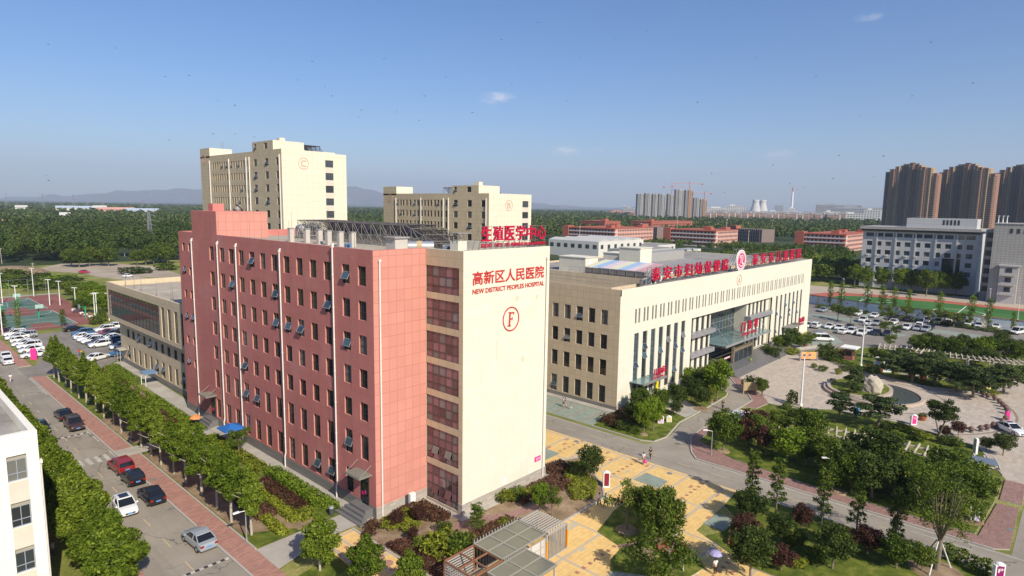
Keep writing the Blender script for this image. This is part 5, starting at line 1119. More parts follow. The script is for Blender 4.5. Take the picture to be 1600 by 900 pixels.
# towers under construction
m_conc2 = plain('raw_concrete', (.30, .29, .28), .85, .2, 0, .1, .03); m_conc3 = plain('raw_concrete_light', (.42, .40, .36), .85, .2, 0, .1, .03); m_scaf = plain('scaffold_orange', (.50, .25, .10), .8)
def rawtower(i, px, py_top, t, w, lab, scaf=False):
    p = D(px, 340, t); top = D(px, py_top, t)[2]; o = thing('unfinished_tower', lab, 'building', (p[0], p[1], 0))
    mb = MB(); mw = MB(); d = Vector((p[0]-CAM[0], p[1]-CAM[1])).normalized(); u = Vector((d.y, -d.x)); u = Vector((u.x*.92+d.x*.39, u.y*.92+d.y*.39)); v = Vector((-u.y, u.x)); v = v if v.dot(d) > 0 else -v
    def bx(u0, u1, v0, v1, z0, z1, m, b): b.prism([(p[0]+u.x*a+v.x*e, p[1]+u.y*a+v.y*e) for a, e in ((u0, v0), (u1, v0), (u1, v1), (u0, v1))], z0, z1, m)
    k = 3
    for j in range(k):
        a, b = -w/2+w*j/k, -w/2+w*(j+1)/k; vv = (0, -3, 2)[j]; hh = top-(0, 0, 4)[j]
        bx(a+.4, b-.4, vv, vv+16, 0, hh, j % 2 if not scaf or j != 1 else 2, mb)
        for f_ in range(int(hh/3)):
            bx(a+2, a+4.5, vv-.2, vv-.02, f_*3+.8, f_*3+2.4, 0, mw); bx(b-4.5, b-2, vv-.2, vv-.02, f_*3+.8, f_*3+2.4, 0, mw)
    mb.build('frame', [m_conc2, m_conc3, m_scaf], o); tag(mw.build('opening_rows', [m_dark], o), kind='stuff')
for i, (px, py, w, sc_, lb) in enumerate(((1001, 303, 26, 0, 'unfinished grey tower at the outer end of the cluster'), (1013, 302, 26, 0, 'unfinished grey tower second from the outer end'), (1024, 303, 22, 0, 'unfinished grey tower before the first narrow gap'), (1034, 303, 24, 0, 'unfinished pale tower right after the short gap'), (1048, 303, 24, 0, 'unfinished grey tower under the smaller crane'), (1061, 296, 30, 0, 'unfinished grey tower standing tallest in the cluster'), (1076, 297, 28, 1, 'unfinished tower with orange scaffold under the big crane'), (1089, 309, 26, 0, 'unfinished grey tower behind the orange scaffold'), (1099, 311, 24, 1, 'unfinished tower with orange scaffold at the inner end'))):
    rawtower(i, px, py, 2050, w, lb, sc_)
m_crane = plain('crane_red', (.5, .2, .16), .6)
for px, py, L1, L2, lb in ((1048, 292, -26, 60, 'tower crane over the middle of the unfinished cluster'), (1075, 287, 42, -62, 'highest tower crane above the orange scaffold'), (1099, 302, -50, 22, 'small tower crane at the inner end of the cluster')):
    p = D(px, 340, 2050); z = D(px, py, 2050)[2]; o = thing('tower_crane', lb, 'crane', (p[0], p[1], 0)); u = RIGHT
    mb = MB(); mb.tube((p[0], p[1], 0), (p[0], p[1], z+6), 1.3, 1.3, 4); mb.build('mast', [m_crane], o)
    mb = MB(); mb.tube((p[0]+u[0]*L1, p[1]+u[1]*L1, z), (p[0]+u[0]*L2, p[1]+u[1]*L2, z), .7, .7, 4); mb.tube((p[0], p[1], z+6), (p[0]+u[0]*L2*.7, p[1]+u[1]*L2*.7, z+.5), .25, .25, 4); e = min((L1, L2), key=abs); mb.box(p[0]+u[0]*e-2.5, p[0]+u[0]*e+2.5, p[1]+u[1]*e-2.5, p[1]+u[1]*e+2.5, z-4, z); mb.build('jib', [m_crane], o)
# row houses
m_rowwall = plain('row_wall', (.36, .22, .17), .8, .2, 0, .15, .02); m_rowroof = plain('row_roof', (.22, .21, .21), .7, .3, 0, .15, .02)
gi = 0
for i in range(46):
    px = 1106+ (i % 23)*9.6; t = 1780+(i//23)*160+60*math.sin(i*1.7); p = D(px, 340, t)
    o = thing('row_house', 'gabled brown and white apartment house in the distant housing rows', 'house', (p[0], p[1], 0), 0, 'distant housing rows'); hh = 20+ (i*7 % 5)
    d = Vector((p[0]-CAM[0], p[1]-CAM[1])).normalized(); u = Vector((d.y, -d.x)); v = d
    def pt(a, e): return (p[0]+u.x*a+v.x*e, p[1]+u.y*a+v.y*e)
    mb = MB(); mb.prism([pt(-9, 0), pt(6, 0), pt(6, 12), pt(-9, 12)], 0, hh); mb.prism([pt(6, -.5), pt(9, -.5), pt(9, 12), pt(6, 12)], 0, hh, 1); mb.build('wall', [m_rowwall, m_shedwhite], o)
    mb = MB(); a0, a1, a2 = pt(-9.6, -.6), pt(9.6, -.6), pt(9.6, 12.6); a3 = pt(-9.6, 12.6); r0, r1 = pt(-9.6, 6), pt(9.6, 6)
    mb.face([(*a0, hh), (*a1, hh), (*r1, hh+5), (*r0, hh+5)]); mb.face([(*a2, hh), (*a3, hh), (*r0, hh+5), (*r1, hh+5)]); mb.face([(*a0, hh), (*r0, hh+5), (*a3, hh)]); mb.face([(*a1, hh), (*a2, hh), (*r1, hh+5)])
    if i % 2: mb.prism([pt(-3, -.9), pt(1, -.9), pt(1, 5), pt(-3, 5)], hh, hh+3.4, 1)
    mb.build('roof', [m_rowroof, m_shedwhite], o)
    mb = MB()
    for k in range(5):
        for a in (-7.5, -4.5, -1.5, 1.5, 4.2): mb.prism([pt(a-.8, -.12), pt(a+.8, -.12), pt(a+.8, -.01), pt(a-.8, -.01)], 1+k*3, 2.6+k*3)
    mb.build('window', [m_winfar], o)
# power station
for px, lb in ((1180.5, 'pale cooling tower on the horizon, half behind its twin'), (1191.5, 'pale cooling tower on the horizon, beside the power station hall')):
    p = D(px, 325, 4400+(px > 1185)*60); o = thing('cooling_tower', lb, 'cooling tower', (p[0], p[1], 0)); prof = []
    for k in range(15): z = k/14*103; r = 21+math.sqrt(max(0, (z-80)**2))*.27*(1 if z < 80 else .35); prof.append((r, z))
    mb = MB(); mb.lathe(prof, 28, 0, (p[0], p[1], 0)); tag(mb.build('shell', [plain('tower_shell', (.58, .55, .51), .8, .2, 0, .04, .01)], o, smooth=True))
p = D(1237, 325, 4400); o = thing('chimney', 'tall white power station chimney with a red top', 'chimney', (p[0], p[1], 0))
mb = MB(); mb.lathe([(9, 0), (6, 165)], 14, 0, (p[0], p[1], 0)); mb.build('shaft', [m_white], o); mb = MB(); mb.lathe([(6.0, 165), (5.2, 195)], 14, 0, (p[0], p[1], 0)); mb.build('rim', [plain('chimney_band', (.5, .2, .17), .7)], o)
for i, (px, w, h, t, mt, lb) in enumerate(((1217, 56, 66, 4300, m_shedgrey, 'grey power station boiler house on the horizon'), (1237, 40, 50, 4350, m_shedwhite, 'white power station turbine hall below the chimney'), (1215, 140, 26, 4200, m_shedwhite, 'long white power station shed on the horizon'), (1250, 130, 22, 4250, m_shedwhite, 'low white sheds at the foot of the power station'), (1130, 190, 40, 3300, m_shedwhite, 'pale factory beyond the construction towers'), (1150, 90, 52, 3200, m_shedwhite, 'pale stepped block left of the cooling towers'.replace('left of', 'before')), (1310, 190, 62, 2900, m_shedgrey, 'long grey slab block on the horizon near the brown towers'), (1345, 210, 50, 2800, m_shedgrey, 'second grey slab block close behind the brown towers'), (1300, 60, 30, 2500, m_shedwhite, 'white hall in front of the grey slab blocks'), (1340, 120, 24, 2300, m_shedwhite, 'long white factory hall beside the brown towers'), (1365, 60, 40, 2400, m_shedwhite, 'white block tucked beside the first brown tower'), (985, 40, 34, 3000, m_shedgrey, 'small grey block beyond the far woods'), (978, 30, 42, 3100, m_shedgrey, 'grey block pair on the horizon'), (975, 160, 16, 2800, plain('red_shed', (.42, .2, .17), .7), 'long red roofed shed beyond the far woods'))):
    p = D(px, 325, t); o = thing('factory_hall', lb, 'building', (p[0], p[1], 0)); d = Vector((p[0]-CAM[0], p[1]-CAM[1])).normalized(); u = Vector((d.y, -d.x))
    mb = MB(); mb.obox((p[0], p[1]), u, d, w/2, 25, 0, h); mb.obox((p[0]-u.x*w*.2, p[1]-u.y*w*.2), u, d, w*.12, 12, h, h+6); mb.build('wall', [mt], o)
    mb = MB()
    for k in range(int(w/9)):
        for z in np.arange(5, h-4, 7): mb.obox((p[0]+u.x*(-w/2+5+k*9)-d.x*25.1, p[1]+u.y*(-w/2+5+k*9)-d.y*25.1), u, d, 2.6, .2, z, z+3)
    tag(mb.build('window_rows', [m_winfar], o), kind='stuff')
# buildings in the woods at the far side of the avenue
for i, (px, py, w, h, dz, mt, lb) in enumerate(((33, 321, 24, 12, 12, m_shedwhite, 'long white roofed hall deep in the woods'), (122, 322, 85, 13, 12, plain('blue_roof', (.45, .52, .6), .6), 'long pale blue factory roof beyond the woods'), (156, 321, 26, 15, 20, m_shedwhite, 'white gabled factory hall beyond the woods'), (185, 324, 60, 12, 12, m_orangelit, 'pinkish village house cluster beyond the woods'), (222, 324, 62, 11, 12, MATS['blue_roof'], 'second pale blue factory roof beyond the woods'), (101, 331, 13, 9, 9, m_shedwhite, 'small white house half buried in the trees'))):
    p = D(px, py, 1500-i*40 if i != 5 else 900); o = thing('village_hall', lb, 'building', (p[0], p[1], 0)); d = Vector((p[0]-CAM[0], p[1]-CAM[1])).normalized(); u = Vector((d.y, -d.x))
    mb = MB(); mb.obox((p[0], p[1]), u, d, w/2, 16, 0, h); mb.build('wall', [m_shedwhite if i not in (3, 2) else m_orangelit], o)
    mb = MB(); a = [(p[0]+u.x*s_*w/2*1.02+d.x*e, p[1]+u.y*s_*w/2*1.02+d.y*e) for s_, e in ((-1, -17), (1, -17), (1, 17), (-1, 17), (-1, 0), (1, 0))]
    mb.face([(*a[0], h), (*a[1], h), (*a[5], h+5), (*a[4], h+5)]); mb.face([(*a[2], h), (*a[3], h), (*a[4], h+5), (*a[5], h+5)]); mb.build('roof', [mt], o)
for i, (px, py, t, lb) in enumerate(((5, 345, 520, 'pale farmhouse among trees at the edge of the view'), (42, 355, 480, 'white cottage gable showing between tree crowns'), (0, 352, 500, 'second pale farmhouse beside the first'))):
    p = D(px, py, t); o = thing('cottage', lb, 'house', (p[0], p[1], 0)); mb = MB(); mb.box(p[0]-5, p[0]+5, p[1]-4, p[1]+4, 0, p[2]-1.5); mb.build('wall', [m_shedwhite], o)
    mb = MB(); z = p[2]-1.5; mb.face([(p[0]-5.4, p[1]-4.4, z), (p[0]+5.4, p[1]-4.4, z), (p[0]+5.4, p[1], z+2.4), (p[0]-5.4, p[1], z+2.4)]); mb.face([(p[0]-5.4, p[1]+4.4, z), (p[0]+5.4, p[1]+4.4, z), (p[0]+5.4, p[1], z+2.4), (p[0]-5.4, p[1], z+2.4)]); mb.build('roof', [m_orangelit], o)
# pylons
def pylon(label, x, y, h, s=1.0):
    o = thing('power_pylon', label, 'pylon', (x, y, 0)); mb = MB(); b = 2.6*s
    prof = [(b, 0), (b*.62, h*.35), (b*.35, h*.62), (b*.2, h)]
    for (r0, z0), (r1, z1) in zip(prof[:-1], prof[1:]):
        for a in range(4):
            sx, sy = ((1, 1), (-1, 1), (-1, -1), (1, -1))[a]; tx, ty = ((1, 1), (-1, 1), (-1, -1), (1, -1))[(a+1) % 4]
            mb.tube((x+sx*r0, y+sy*r0, z0), (x+sx*r1, y+sy*r1, z1), .11*s, .09*s, 4)
            n = 4
            for k in range(n):
                ra, rb = r0+(r1-r0)*k/n, r0+(r1-r0)*(k+1)/n; za, zb = z0+(z1-z0)*k/n, z0+(z1-z0)*(k+1)/n
                mb.tube((x+sx*ra, y+sy*ra, za), (x+tx*rb, y+ty*rb, zb), .06*s, .06*s, 3); mb.tube((x+tx*ra, y+ty*ra, za), (x+sx*rb, y+sy*rb, zb), .06*s, .06*s, 3)
    mb.build('mast', [m_alum], o)
    mb = MB()
    for f_ in (.66, .79, .92):
        for sg_ in (-1, 1): e = (x+RIGHT[0]*sg_*3.6*s, y+RIGHT[1]*sg_*3.6*s, h*f_); mb.tube((x, y, h*f_+.9), e, .09*s, .06*s, 4); mb.tube((x, y, h*f_), e, .09*s, .06*s, 4); mb.tube(e, (e[0], e[1], e[2]-1.2), .08*s, .08*s, 4)
    mb.build('cross_arm', [m_alum], o)
pylon('nearest lattice power pylon standing at the wood edge', 101, 414, 25)
for i, (px, t) in enumerate(((10, 1900), (67, 1700), (115, 1900), (136, 2000), (160, 1750), (222, 1800), (232, 2050))): p = D(px, 318, t); pylon(f'distant lattice pylon on the horizon, {ORD[i]} along the line', p[0], p[1], 48, 1.6)
# painted boundary wall of the sports field
o = thing('boundary_wall', 'long painted boundary wall with pale murals below the sports field', 'wall', (190, 27, 0))
wp = [(190, 27), (181.5, -5.5), (181, -20), (177, -60)]
def mural():
    t = NT('mural'); t.pos(); c = t.mix(t.math('GREATER_THAN', t.noise(.28, 3), .56), (.60, .66, .70), (.70, .74, .75)); c = t.mix(t.math('GREATER_THAN', t.noise(.9, 4), .64), c, (.12, .2, .3)); c = t.mix(t.math('GREATER_THAN', t.noise(.7, 2, t.comb(t.xyz[1], t.xyz[2], 7.0)), .66), c, (.5, .12, .1)); return t.fin(c, .8, .2)
mm = mural(); mb = MB(); mc = MB(); mp_ = MB()
for a, b in zip(wp[:-1], wp[1:]):
    L = math.dist(a, b); ux, uy = (b[0]-a[0])/L, (b[1]-a[1])/L; n = (-uy, ux); c = ((a[0]+b[0])/2, (a[1]+b[1])/2)
    mb.obox(c, (ux, uy), n, L/2, .15, 0, 3.0); mc.obox(c, (ux, uy), n, L/2, .24, 3.0, 3.2)
    for k in range(int(L/7)+1): q = (a[0]+ux*7*k, a[1]+uy*7*k); mp_.obox(q, (ux, uy), n, .25, .22, 0, 3.0)
mb.build('panel', [mm], o); mc.build('coping', [plain('wall_coping', (.40, .2, .1), .8)], o); mp_.build('pier', [plain('ochre_pier', (.62, .50, .24), .8)], o)
# ================================================================== VEGETATION
def leaf_mesh(name, pos, nrm, size, mat, elong=1.5, off=0.0):
    n = len(pos); nrm = nrm/np.maximum(np.linalg.norm(nrm, axis=1, keepdims=True), 1e-6)
    t = rng.normal(size=(n, 3)); t -= nrm*(t*nrm).sum(1, keepdims=True); t /= np.maximum(np.linalg.norm(t, axis=1, keepdims=True), 1e-6); b = np.cross(nrm, t)
    s = size[:, None]*(.41 if name == 'crown' else .5); v = np.stack([pos-t*s*elong, pos+b*s*.75+nrm*s*.12, pos+t*s*elong, pos-b*s*.75+nrm*s*.12], 1).reshape(-1, 3)
    me = bpy.data.meshes.new(name); me.vertices.add(4*n); me.vertices.foreach_set('co', v.astype(np.float32).ravel())
    me.loops.add(4*n); me.loops.foreach_set('vertex_index', np.arange(4*n, dtype=np.int32)); me.polygons.add(n); me.polygons.foreach_set('loop_start', np.arange(0, 4*n, 4, dtype=np.int32))
    me.update(calc_edges=True); at = me.attributes.new('rnd', 'FLOAT', 'FACE')
    cl = np.sin(pos[:, 0]*2.1+1)*np.sin(pos[:, 1]*1.9)*np.sin(pos[:, 2]*2.3+.5)
    at.data.foreach_set('value', np.clip(rng.normal(.44, .27, n)+cl*.16+off, 0, 1).astype(np.float32)); me.materials.append(mat); return me
def sample_lobes(lobes, n, shell=.17, jit=.85, under=.45):
    n = int(n*1.55); L = np.array(lobes); w = (L[:, 3]*L[:, 4]+L[:, 4]*L[:, 5]+L[:, 3]*L[:, 5]); idx = rng.choice(len(L), size=int(n*1.7), p=w/w.sum()); d = rng.normal(size=(len(idx), 3)); d /= np.linalg.norm(d, axis=1, keepdims=True)
    r = 1-np.abs(rng.normal(0, shell, len(idx))); c, R3 = L[idx, :3], L[idx, 3:6]; p = c+d*R3*r[:, None]
    keep = (d[:, 2] > -.35) | (rng.random(len(idx)) < under)
    for k in range(len(L)):
        q = (p-L[k, :3])/L[k, 3:6]; keep &= ~(((q**2).sum(1) < .6) & (idx != k))
    p, d = p[keep][:n], d[keep][:n]; nr = d/1.0+rng.normal(0, jit, d.shape); return p, nr
def crown_lobes(c, R3, k, rr, spread=.78, seed=0):
    g = np.random.default_rng(seed); out = [(*c, R3[0]*.82, R3[1]*.82, R3[2]*.85)]
    for i in range(k):
        z = 1-2*(i+.5)/k; a = i*2.399+g.uniform(-.3, .3); q = math.sqrt(max(0, 1-z*z)); r = g.uniform(.75, 1.2)*rr
        out.append((c[0]+R3[0]*spread*q*math.cos(a), c[1]+R3[1]*spread*q*math.sin(a), c[2]+R3[2]*spread*z, r, r, r*.85))
    return out
def trunk_mesh(name, mat, h, r, limbs, lean=0.0, base_white=False):
    mb = MB(); mb.tube((0, 0, -.1), (lean*.4, 0, h*.5), r*1.15, r*.85, 7); mb.tube((lean*.4, 0, h*.5), (lean, 0, h), r*.85, r*.55, 7)
    for (z, a, L, up, rr) in limbs:
        f_ = min(1, z/h); x0 = lean*f_; p1 = (x0+math.cos(a)*L*.5, math.sin(a)*L*.5, z+up*.45); p2 = (x0+math.cos(a)*L, math.sin(a)*L, z+up)
        mb.tube((x0, 0, z), p1, rr, rr*.7, 5); mb.tube(p1, p2, rr*.7, rr*.3, 5)
    return mb.mesh(name, mat)
PROTO = {}
def taper(lb, z0, z1, lo=.42, hi=1.22):
    out = []
    for x, y, z, a, b, c in lb: f = hi+(lo-hi)*min(1, max(0, (z-z0)/(z1-z0))); out.append((x*f, y*f, z, a*f**.6, b*f**.6, c))
    return out
def tree_proto(kind, v=0):
    key = (kind, v)
    if key in PROTO: return PROTO[key]
    g = np.random.default_rng(100+v*17+sum(map(ord, kind))); U = g.uniform
    limbs = lambda n, z0, z1, L, up, r: [(U(z0, z1), i*2.4+U(0, .6), U(.7, 1.1)*L, U(.6, 1.2)*up, r) for i in range(n)]
    if kind == 'plane':       # 8 m street tree
        tr = trunk_mesh('trunk', m_bark_pale, 6.4, .13, limbs(9, 2.2, 5.4, 1.6, 1.2, .06), U(-.15, .15)); lb = crown_lobes((U(-.2, .2), U(-.2, .2), 5.3), (U(1.0, 1.3), U(1.0, 1.3), U(1.8, 2.2)), 15, .6, .9, v)
        lb += [(0, 0, 7.1, .62, .62, .7), (U(-.1, .1), 0, 7.9, .34, .34, .7), (U(-.9, .9), U(-.9, .9), 3.4, .6, .6, .5)]; p, n = sample_lobes(taper(lb, 3.4, 7.6), 4200, .24); p += g.normal(0, .07, p.shape); cr = leaf_mesh('crown', p, n, g.uniform(.15, .31, len(p)), m_leaf_plane)
    elif kind == 'plane_wide':
        tr = trunk_mesh('trunk', m_bark_pale, 6.4, .13, limbs(9, 2.2, 5.4, 1.6, 1.2, .06)); lb = crown_lobes((0, 0, 4.6), (2.1, 2.1, 2.6), 17, .85, .86, v)+[(0, 0, 7.1, 1.0, 1.0, 1.0), (0, 0, 7.9, .5, .5, .6)]; p, n = sample_lobes(taper(lb, 2.8, 7.6), 6500, .22); p += g.normal(0, .07, p.shape); cr = leaf_mesh('crown', p, n, g.uniform(.16, .34, len(p)), m_leaf_plane)
    elif kind == 'cone':      # leafy young street tree with a pointed head
        tr = trunk_mesh('trunk', m_bark_pale, 4.2, .10, limbs(8, 1.2, 3.6, 1.1, .8, .045)); lb = crown_lobes((0, 0, 2.9), (1.5, 1.5, 1.7), 13, .62, .85, v)+[(0, 0, 4.3, .75, .75, .8), (.1, 0, 5.0, .4, .4, .5)]
        p, n = sample_lobes(lb, 3400, .22); p += g.normal(0, .06, p.shape); cr = leaf_mesh('crown', p, n, g.uniform(.14, .27, len(p)), m_leaf_plane, 1.5, -.1)
    elif kind in ('round', 'darkround', 'bright', 'plum'):
        m_ = dict(round=m_leaf_green, darkround=m_leaf_dark, bright=m_leaf_bright, plum=m_leaf_red)[kind]
        tr = trunk_mesh('trunk', m_bark, 3.6, .11, limbs(8, 1.0, 3.0, 1.4, 1.0, .05), U(-.2, .2)); lb = crown_lobes((0, 0, 3.3), (1.8, 1.8, 1.6), 14, .75, .88, v)
        p, n = sample_lobes(lb, 2300, .26); p += g.normal(0, .13, p.shape); cr = leaf_mesh('crown', p, n, g.uniform(.16, .34, len(p)), m_)
    elif kind == 'willow':
        tr = trunk_mesh('trunk', m_bark, 3.4, .16, limbs(8, 1.2, 3.0, 1.8, 1.3, .06)); lb = crown_lobes((0, 0, 3.7), (2.3, 2.3, 2.0), 18, .85, .86, v); p, n = sample_lobes(lb, 3600, .16)
        p += g.normal(0, .12, p.shape); p[:, 2] -= np.abs(g.normal(0, .25, len(p))); cr = leaf_mesh('crown', p, n, g.uniform(.16, .30, len(p)), m_leaf_green, 2.2)
    elif kind == 'sparse':    # airy garden tree, 5 m
        tr = trunk_mesh('trunk', m_bark, 3.8, .12, limbs(12, 1.2, 3.6, 1.9, 1.4, .05), U(-.3, .3)); lb = [(U(-1.6, 1.6), U(-1.6, 1.6), U(2.4, 4.6), U(.45, .8), U(.45, .8), U(.3, .6)) for _ in range(18)]
        p, n = sample_lobes(lb, 1500, .3); p += g.normal(0, .12, p.shape); cr = leaf_mesh('crown', p, n, g.uniform(.14, .30, len(p)), m_leaf_green)
    elif kind == 'pine':      # flat tiered pads, 4.5 m
        tr = trunk_mesh('trunk', m_bark, 3.9, .15, limbs(9, 1.2, 3.7, 1.9, .5, .06), U(-.5, .5)); lb = []
        for i in range(15): a, q = i*2.4, U(.4, 2.3)*(1 if i < 10 else .5); lb.append((q*math.cos(a), q*math.sin(a), 1.9+i*.19, U(.7, 1.15), U(.7, 1.15), U(.22, .36)))
        p, n = sample_lobes(lb, 2300, .2); n[:, 2] = np.abs(n[:, 2])+.3; p += g.normal(0, .06, p.shape); cr = leaf_mesh('crown', p, n, g.uniform(.14, .3, len(p)), m_leaf_pine, 2.0)
    elif kind == 'whip':      # thin young ginkgo, 7 m
        tr = trunk_mesh('trunk', m_bark, 6.6, .075, [(1.6+i*.3, i*2.4, .75*(1-.045*i), .4, .025) for i in range(16)]); lb = []
        for i in range(34): z = 1.7+i*.15; a = i*2.4+U(0, .5); q = U(.2, .85)*(1-.5*(z-1.7)/5.3); lb.append((q*math.cos(a), q*math.sin(a), z, U(.2, .36), U(.2, .36), U(.14, .24)))
        p, n = sample_lobes(lb, 1200, .35); p += g.normal(0, .07, p.shape); cr = leaf_mesh('crown', p, n, g.uniform(.12, .24, len(p)), m_leaf_green)
    elif kind == 'poplar':    # thin columnar tree by the field wall
        tr = trunk_mesh('trunk', m_bark, 9.5, .1, [(1.8+i*.45, i*2.4, .9*(1-.03*i), .7, .03) for i in range(16)]); lb = []
        for i in range(40): z = 1.5+i*.2; a = i*2.4; q = U(.1, .9)*(1-.6*abs(z-5.5)/5); lb.append((q*math.cos(a), q*math.sin(a), z, U(.25, .5), U(.25, .5), U(.2, .4)))
        p, n = sample_lobes(lb, 800, .4); p += g.normal(0, .16, p.shape); cr = leaf_mesh('crown', p, n, g.uniform(.16, .32, len(p)), m_leaf_bright)
    elif kind == 'vase':      # the big airy tree by the second road, 12 m
        mb = MB(); mb.tube((0, 0, -.1), (.1, 0, 3.4), .34, .24, 9)
        for i in range(11): a = i*2.4; q = U(.8, 1.5); m1 = (.1+q*math.cos(a), q*math.sin(a), 5.6+U(-.4, .6)); m2 = (m1[0]*2.0+U(-.4, .4), m1[1]*2.0+U(-.4, .4), 8.4+U(-.8, 1.4)); mb.tube((.1, 0, 3.1+U(0, .4)), m1, .12, .075, 6); mb.tube(m1, m2, .075, .03, 5); mb.tube(m1, (m1[0]*1.2, m1[1]*1.2, 9.0), .05, .02, 5)
        tr = mb.mesh('trunk', m_bark); lb = [(U(-3.4, 3.4), U(-3.4, 3.4), U(5.6, 11.0), U(.5, 1.1), U(.5, 1.1), U(.4, .8)) for _ in range(46)]
        p, n = sample_lobes(lb, 3900, .5); p += g.normal(0, .28, p.shape); cr = leaf_mesh('crown', p, n, g.uniform(.13, .27, len(p)), m_leaf_green)
    elif kind == 'twostem':
        mb = MB(); mb.tube((0, 0, -.1), (0, 0, 1.2), .2, .17, 8)
        for sx, q in ((-1, 1.0), (1, 1.3)):
            mb.tube((0, 0, 1.1), (sx*.7*q, 0, 3.2), .13, .09, 6); mb.tube((sx*.7*q, 0, 3.2), (sx*1.4*q, .3, 5.2), .09, .04, 6); mb.tube((sx*.7*q, 0, 3.2), (sx*1.9*q, -.5, 4.2), .06, .03, 5); mb.tube((sx*.7*q, 0, 3.0), (sx*.4*q, .6, 5.4), .06, .03, 5)
        tr = mb.mesh('trunk', m_bark); lb = [(U(-2.6, -.5), U(-1, 1), U(3.6, 6.6), U(.5, .9), U(.5, .9), U(.4, .6)) for _ in range(11)]+[(U(.8, 2.6), U(-1, 1), U(2.8, 5.4), U(.5, .85), U(.5, .85), U(.35, .55)) for _ in range(8)]
        p, n = sample_lobes(lb, 2300, .25); p += g.normal(0, .1, p.shape); cr = leaf_mesh('crown', p, n, g.uniform(.16, .32, len(p)), m_leaf_dark)
    else:                     # clipped or loose bushes, 1 m across
        m_ = dict(bush=m_leaf_green, bush_yellow=m_leaf_yellow, bush_red=m_leaf_red, bush_dark=m_leaf_dark, bush_brown=m_leaf_brown)[kind]
        tr = None; lb = crown_lobes((0, 0, .42), (.52, .52, .42), 9, .24, .85, v); p, n = sample_lobes(lb, 520, .2, .6); p += g.normal(0, .03, p.shape); p = p[p[:, 2] > 0]; n = n[:len(p)]; cr = leaf_mesh('crown', p, n, g.uniform(.07, .15, len(p)), m_)
    PROTO[key] = (tr, cr); return PROTO[key]
BASEH = dict(plane=8.1, plane_wide=8.5, cone=5.2, round=5.0, darkround=5.0, bright=5.0, plum=5.0, willow=5.8, sparse=5.2, pine=4.9, whip=6.9, poplar=9.8, vase=11.6, twostem=7.2)
def tree(kind, p, h, label, v=None, name=None, group=None, wide=1.0, cat='tree'):
    v = random.randrange(3) if v is None else v; tr, cr = tree_proto(kind, v); s = h/BASEH.get(kind, .9)
    o = thing(name or 'tree', label, cat, (p[0], p[1], .05), random.uniform(0, 6.28), group); o.scale = (s*wide, s*wide, s)
    if tr: link('trunk', tr, o)
    link('crown', cr, o); return o
def bush(kind, p, d, h, label, name='bush', group=None):
    tr, cr = tree_proto(kind, random.randrange(3)); o = link(name, cr); o.location = (p[0], p[1], .08); o.rotation_euler = (0, 0, random.uniform(0, 6.28)); o.scale = (d, d, h/.9); return tag(o, label, 'bush', group)
def hedge(label, poly, h, mat, dens=55, size=(.12, .26), name='hedge'):
    dens *= 1.3
    P = np.array(poly); lo, hi = P.min(0), P.max(0); area = abs(sum(P[i][0]*P[(i+1) % len(P)][1]-P[(i+1) % len(P)][0]*P[i][1] for i in range(len(P))))/2
    def inside(q):
        r = np.zeros(len(q), bool)
        for i in range(len(P)):
            a, b = P[i], P[(i+1) % len(P)]; c = ((a[1] > q[:, 1]) != (b[1] > q[:, 1])) & (q[:, 0] < (b[0]-a[0])*(q[:, 1]-a[1])/(b[1]-a[1]+1e-9)+a[0]); r ^= c
        return r
    n = int(dens*(hi[0]-lo[0])*(hi[1]-lo[1])); q = np.stack([rng.uniform(lo[0], hi[0], n), rng.uniform(lo[1], hi[1], n)], 1); q = q[inside(q)]
    hh = h*(.8+.13*np.sin(q[:, 0]*2.3)*np.sin(q[:, 1]*2.0+1)+.14*np.sin(q[:, 0]*6.1+2*np.sin(q[:, 1]*2))*np.sin(q[:, 1]*5.7)+rng.normal(0, .09, len(q))); top = np.concatenate([q, hh[:, None]], 1); nt = rng.normal(0, .5, top.shape); nt[:, 2] = 1
    ps, ns = [top], [nt]
    for i in range(len(P)):
        a, b = P[i], P[(i+1) % len(P)]; L = np.linalg.norm(b-a); k = int(L*h*dens*.9)
        if k < 1: continue
        t = rng.random(k)[:, None]; xy = a+(b-a)*t+rng.normal(0, .07, (k, 2)); ps.append(np.concatenate([xy, rng.uniform(.02, h, (k, 1))], 1)); nn = np.tile(np.array([(b-a)[1]/L, -(b-a)[0]/L, .3]), (k, 1))+rng.normal(0, .5, (k, 3)); ns.append(nn)
    p = np.concatenate(ps); nn = np.concatenate(ns); c = P.mean(0); p[:, :2] -= c
    o = link(name, leaf_mesh(name, p, nn, rng.uniform(*size, len(p)), mat), None, (c[0], c[1], .1)); return tag(o, label, 'hedge')
# avenue
ys_ = [12, 15.9, 20.1, 24.2, 28.5, 32.3, 36, 39.8, 43.6, 47.8, 51.6, 56, 60.4, 65, 69.5, 74, 78.5, 83, 87.3, 91]
for i, y in enumerate(ys_):
    x = -17.2+.2*random.uniform(-1, 1)
    tree('plane', (x, y), random.uniform(6.9, 8.4), f'plane tree along the brick pavement, {ORD[i]} of its row from the concrete path', group='plane trees along the avenue', name='plane_tree')
for i, y in enumerate([25.2, 34.4, 47, 51.5, 56, 61, 66.5, 72]):
    tree('plane', (-15.2+.3*random.uniform(-1, 1), y), random.uniform(5.8, 6.6), f'plane tree in the inner avenue row beside the hedges, {ORD[i]} from the concrete path', group='plane trees along the avenue', name='plane_tree')
for i, y in enumerate([10, 14.4, 18.6, 22.8, 27, 31.2, 35.6, 40, 44.4, 48.8, 53.2, 57.6, 62, 66.5, 71]):
    tree('plane_wide', (-29.0+.2*random.uniform(-1, 1), y), random.uniform(7.2, 8.6), f'plane tree beside the cream office block, {ORD[i]} from the bottom edge', group='plane trees along the office block', name='plane_tree')
